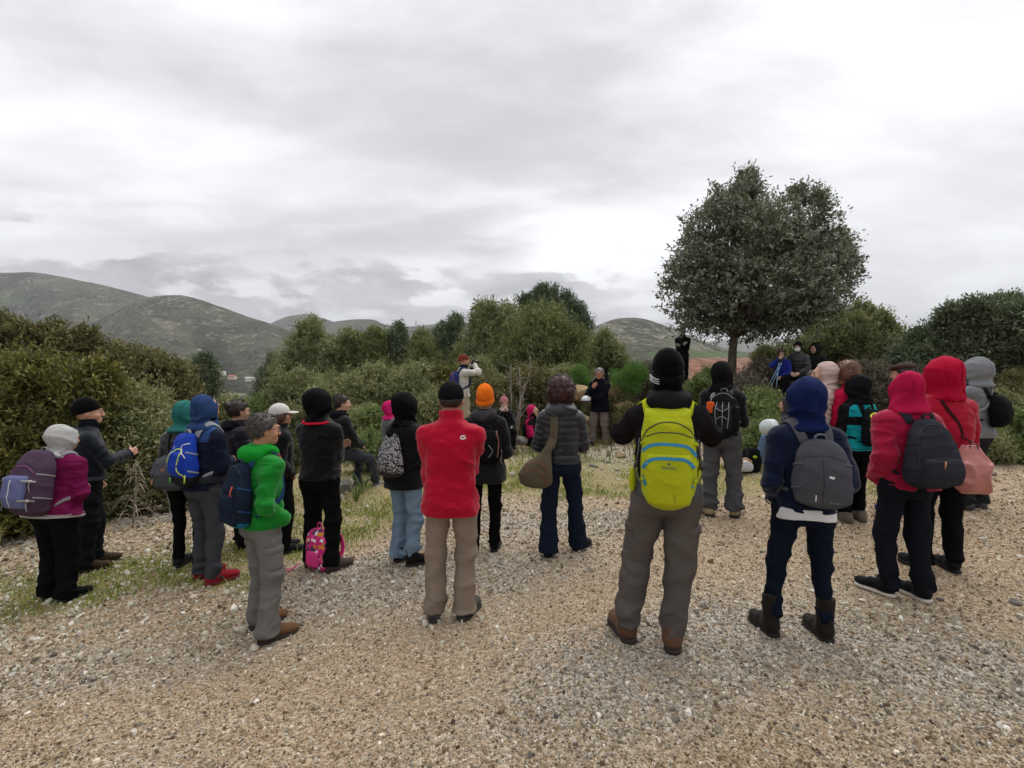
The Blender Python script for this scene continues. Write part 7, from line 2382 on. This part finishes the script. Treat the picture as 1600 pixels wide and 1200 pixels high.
# ------------------------------------------------------------------ things lying on the ground
def pink_bag():
    p = W(500, 893, 4.95); z = G1(p[0], p[1])
    root = thing('school_backpack', 'bright pink patterned backpack standing on the gravel between the black trousers\' feet', 'backpack', (p[0], p[1], z), -.5)
    c, s = math.cos(-.5), math.sin(-.5)
    tw = lambda V: np.stack([V[:, 0] * c - V[:, 1] * s + p[0], V[:, 0] * s + V[:, 1] * c + p[1], V[:, 2] + z], -1)
    m = bpy.data.materials.new('pink_print'); m.use_nodes = True
    t = NT(m.node_tree); co = t.n('ShaderNodeTexCoord').outputs['Object']
    n1 = t.noise(co, 42, 3, .6, .8)
    vo = t.n('ShaderNodeTexVoronoi', {'Scale': 34.0, 'Vector': co})
    cc = t.ramp(t.n('ShaderNodeSeparateXYZ', {0: vo.outputs['Color']}).outputs[0], [(0, srgb('d41c7b')), (.45, srgb('e84a9a')), (.62, srgb('f2f0f2')), (.74, srgb('2b2f5a')), (.86, srgb('e88a2c')), (1, srgb('d41c7b'))], 'CONSTANT')
    t.n('ShaderNodeOutputMaterial', {0: t.n('ShaderNodeBsdfPrincipled', {'Base Color': cc, 'Roughness': .6}).outputs[0]})
    pk = plain('dc2f83', .6, 'pink_cloth')
    body = lambda P: smax(loft(P, [(0, 0, 0, .15, .085), (.1, 0, 0, .165, .09), (.3, 0, 0, .15, .08), (.42, 0, 0, .10, .05)], 2.6), np.abs(P[:, 2] - .20) - .20, .05) + .004 * sn(P, 20, 3)
    V, Fq = nets(body, (-.22, -.16, -.03), (.22, .16, .46), .009)
    emit('pack_body', tw(V), Fq, m, root)
    fp = lambda P: smax(smax(smax(smax(body(P) - .022, np.abs(P[:, 2] - .12) - .075, .03), np.abs(P[:, 0]) - .085, .02), P[:, 1] + .04, .01), -(body(P) + .004), .004)
    V, Fq = nets(fp, (-.22, -.2, 0), (.22, .1, .3), .009)
    emit('front_pocket', tw(V), Fq, pk, root)
    for q in (-1, 1):
        path = spline([(q * .05, .09, .36), (q * .09, .17, .30), (q * .12, .18, .16), (q * .13, .10, .05)], 14)
        V, Fs = tube(path, 0, flat=(.024, .008), nrm=[(0, 1, .2)] * 14)
        emit('shoulder_strap', tw(V), Fs, pk, root)
    path = spline([(-.03, .0, .40), (-.02, 0, .45), (.02, 0, .45), (.03, 0, .40)], 8)
    V, Fs = tube(path, .007, 6); emit('grab_handle', tw(V), Fs, pk, root)
    path = spline([(-.16, -.1, .06), (-.2, -.16, .02), (-.22, -.22, .012)], 8)
    V, Fs = tube(path, 0, flat=(.012, .003), nrm=[(0, 0, 1)] * 8); emit('loose_strap', tw(V), Fs, pk, root)


pink_bag()


def ground_pack(u, v, d, label, accent):
    p = W(u, v, d); z = G1(p[0], p[1])
    root = thing('backpack', label, 'backpack', (p[0], p[1], z), .4)
    tw = lambda V: V * 1.0 + np.array([p[0], p[1], z])
    body = lambda P: smax(loft(P, [(0, 0, 0, .16, .12), (.2, 0, 0, .17, .12), (.38, .02, 0, .11, .08)], 2.5), np.abs(P[:, 2] - .19) - .20, .06) + crease(P, 24, 5, 2, .6) * .012
    V, Fq = nets(body, (-.25, -.2, -.05), (.25, .2, .45), .012)
    emit('pack_body', tw(V), Fq, cloth('131416', .7, 'weave', 'pack_cloth'), root)
    V, Fs = tube(spline([(-.1, -.12, .36), (-.14, -.2, .2), (-.1, -.16, .04)], 10), 0, flat=(.02, .005), nrm=[(0, -1, .2)] * 10)
    emit('shoulder_strap', tw(V), Fs, cloth('1d1e21', .7, 'weave', 'webbing'), root)
    P = np.array([(.02 + .03 * math.cos(a), -.13, .27 + .014 * math.sin(a)) for a in np.linspace(0, 6.28, 10)])
    V, Fs = tube(P, .008, 5); emit('emblem', tw(V), Fs, plain(accent, .5, 'neon'), root)
    return root


ground_pack(1172, 696, 8.2, 'black backpack with lime mark on the ground right of the grey trousers', 'b7d62b')
p = W(1160, 696, 8.0)
hb = thing('helmet', 'grey-white helmet lying on the ground beside the black backpack', 'helmet', (p[0], p[1], G1(p[0], p[1])))
cz = np.array([p[0], p[1], G1(p[0], p[1]) + .12])
V, Fq = nets(lambda P: smax(ell(P, (0, 0, 0), (.17, .14, .13)), -.06 - P[:, 2], .02), (-.2, -.2, -.1), (.2, .2, .16), .012)
emit('shell', V + cz, Fq, plain('b5b7b9', .35, 'grey_plastic', var=.1), hb)
emit('handle', *tube(spline([cz + [-.08, -.1, .12], cz + [0, -.12, .15], cz + [.10, -.1, .10]], 8), .018, 7), plain('b98a63', .5, 'wooden_handle'), hb)
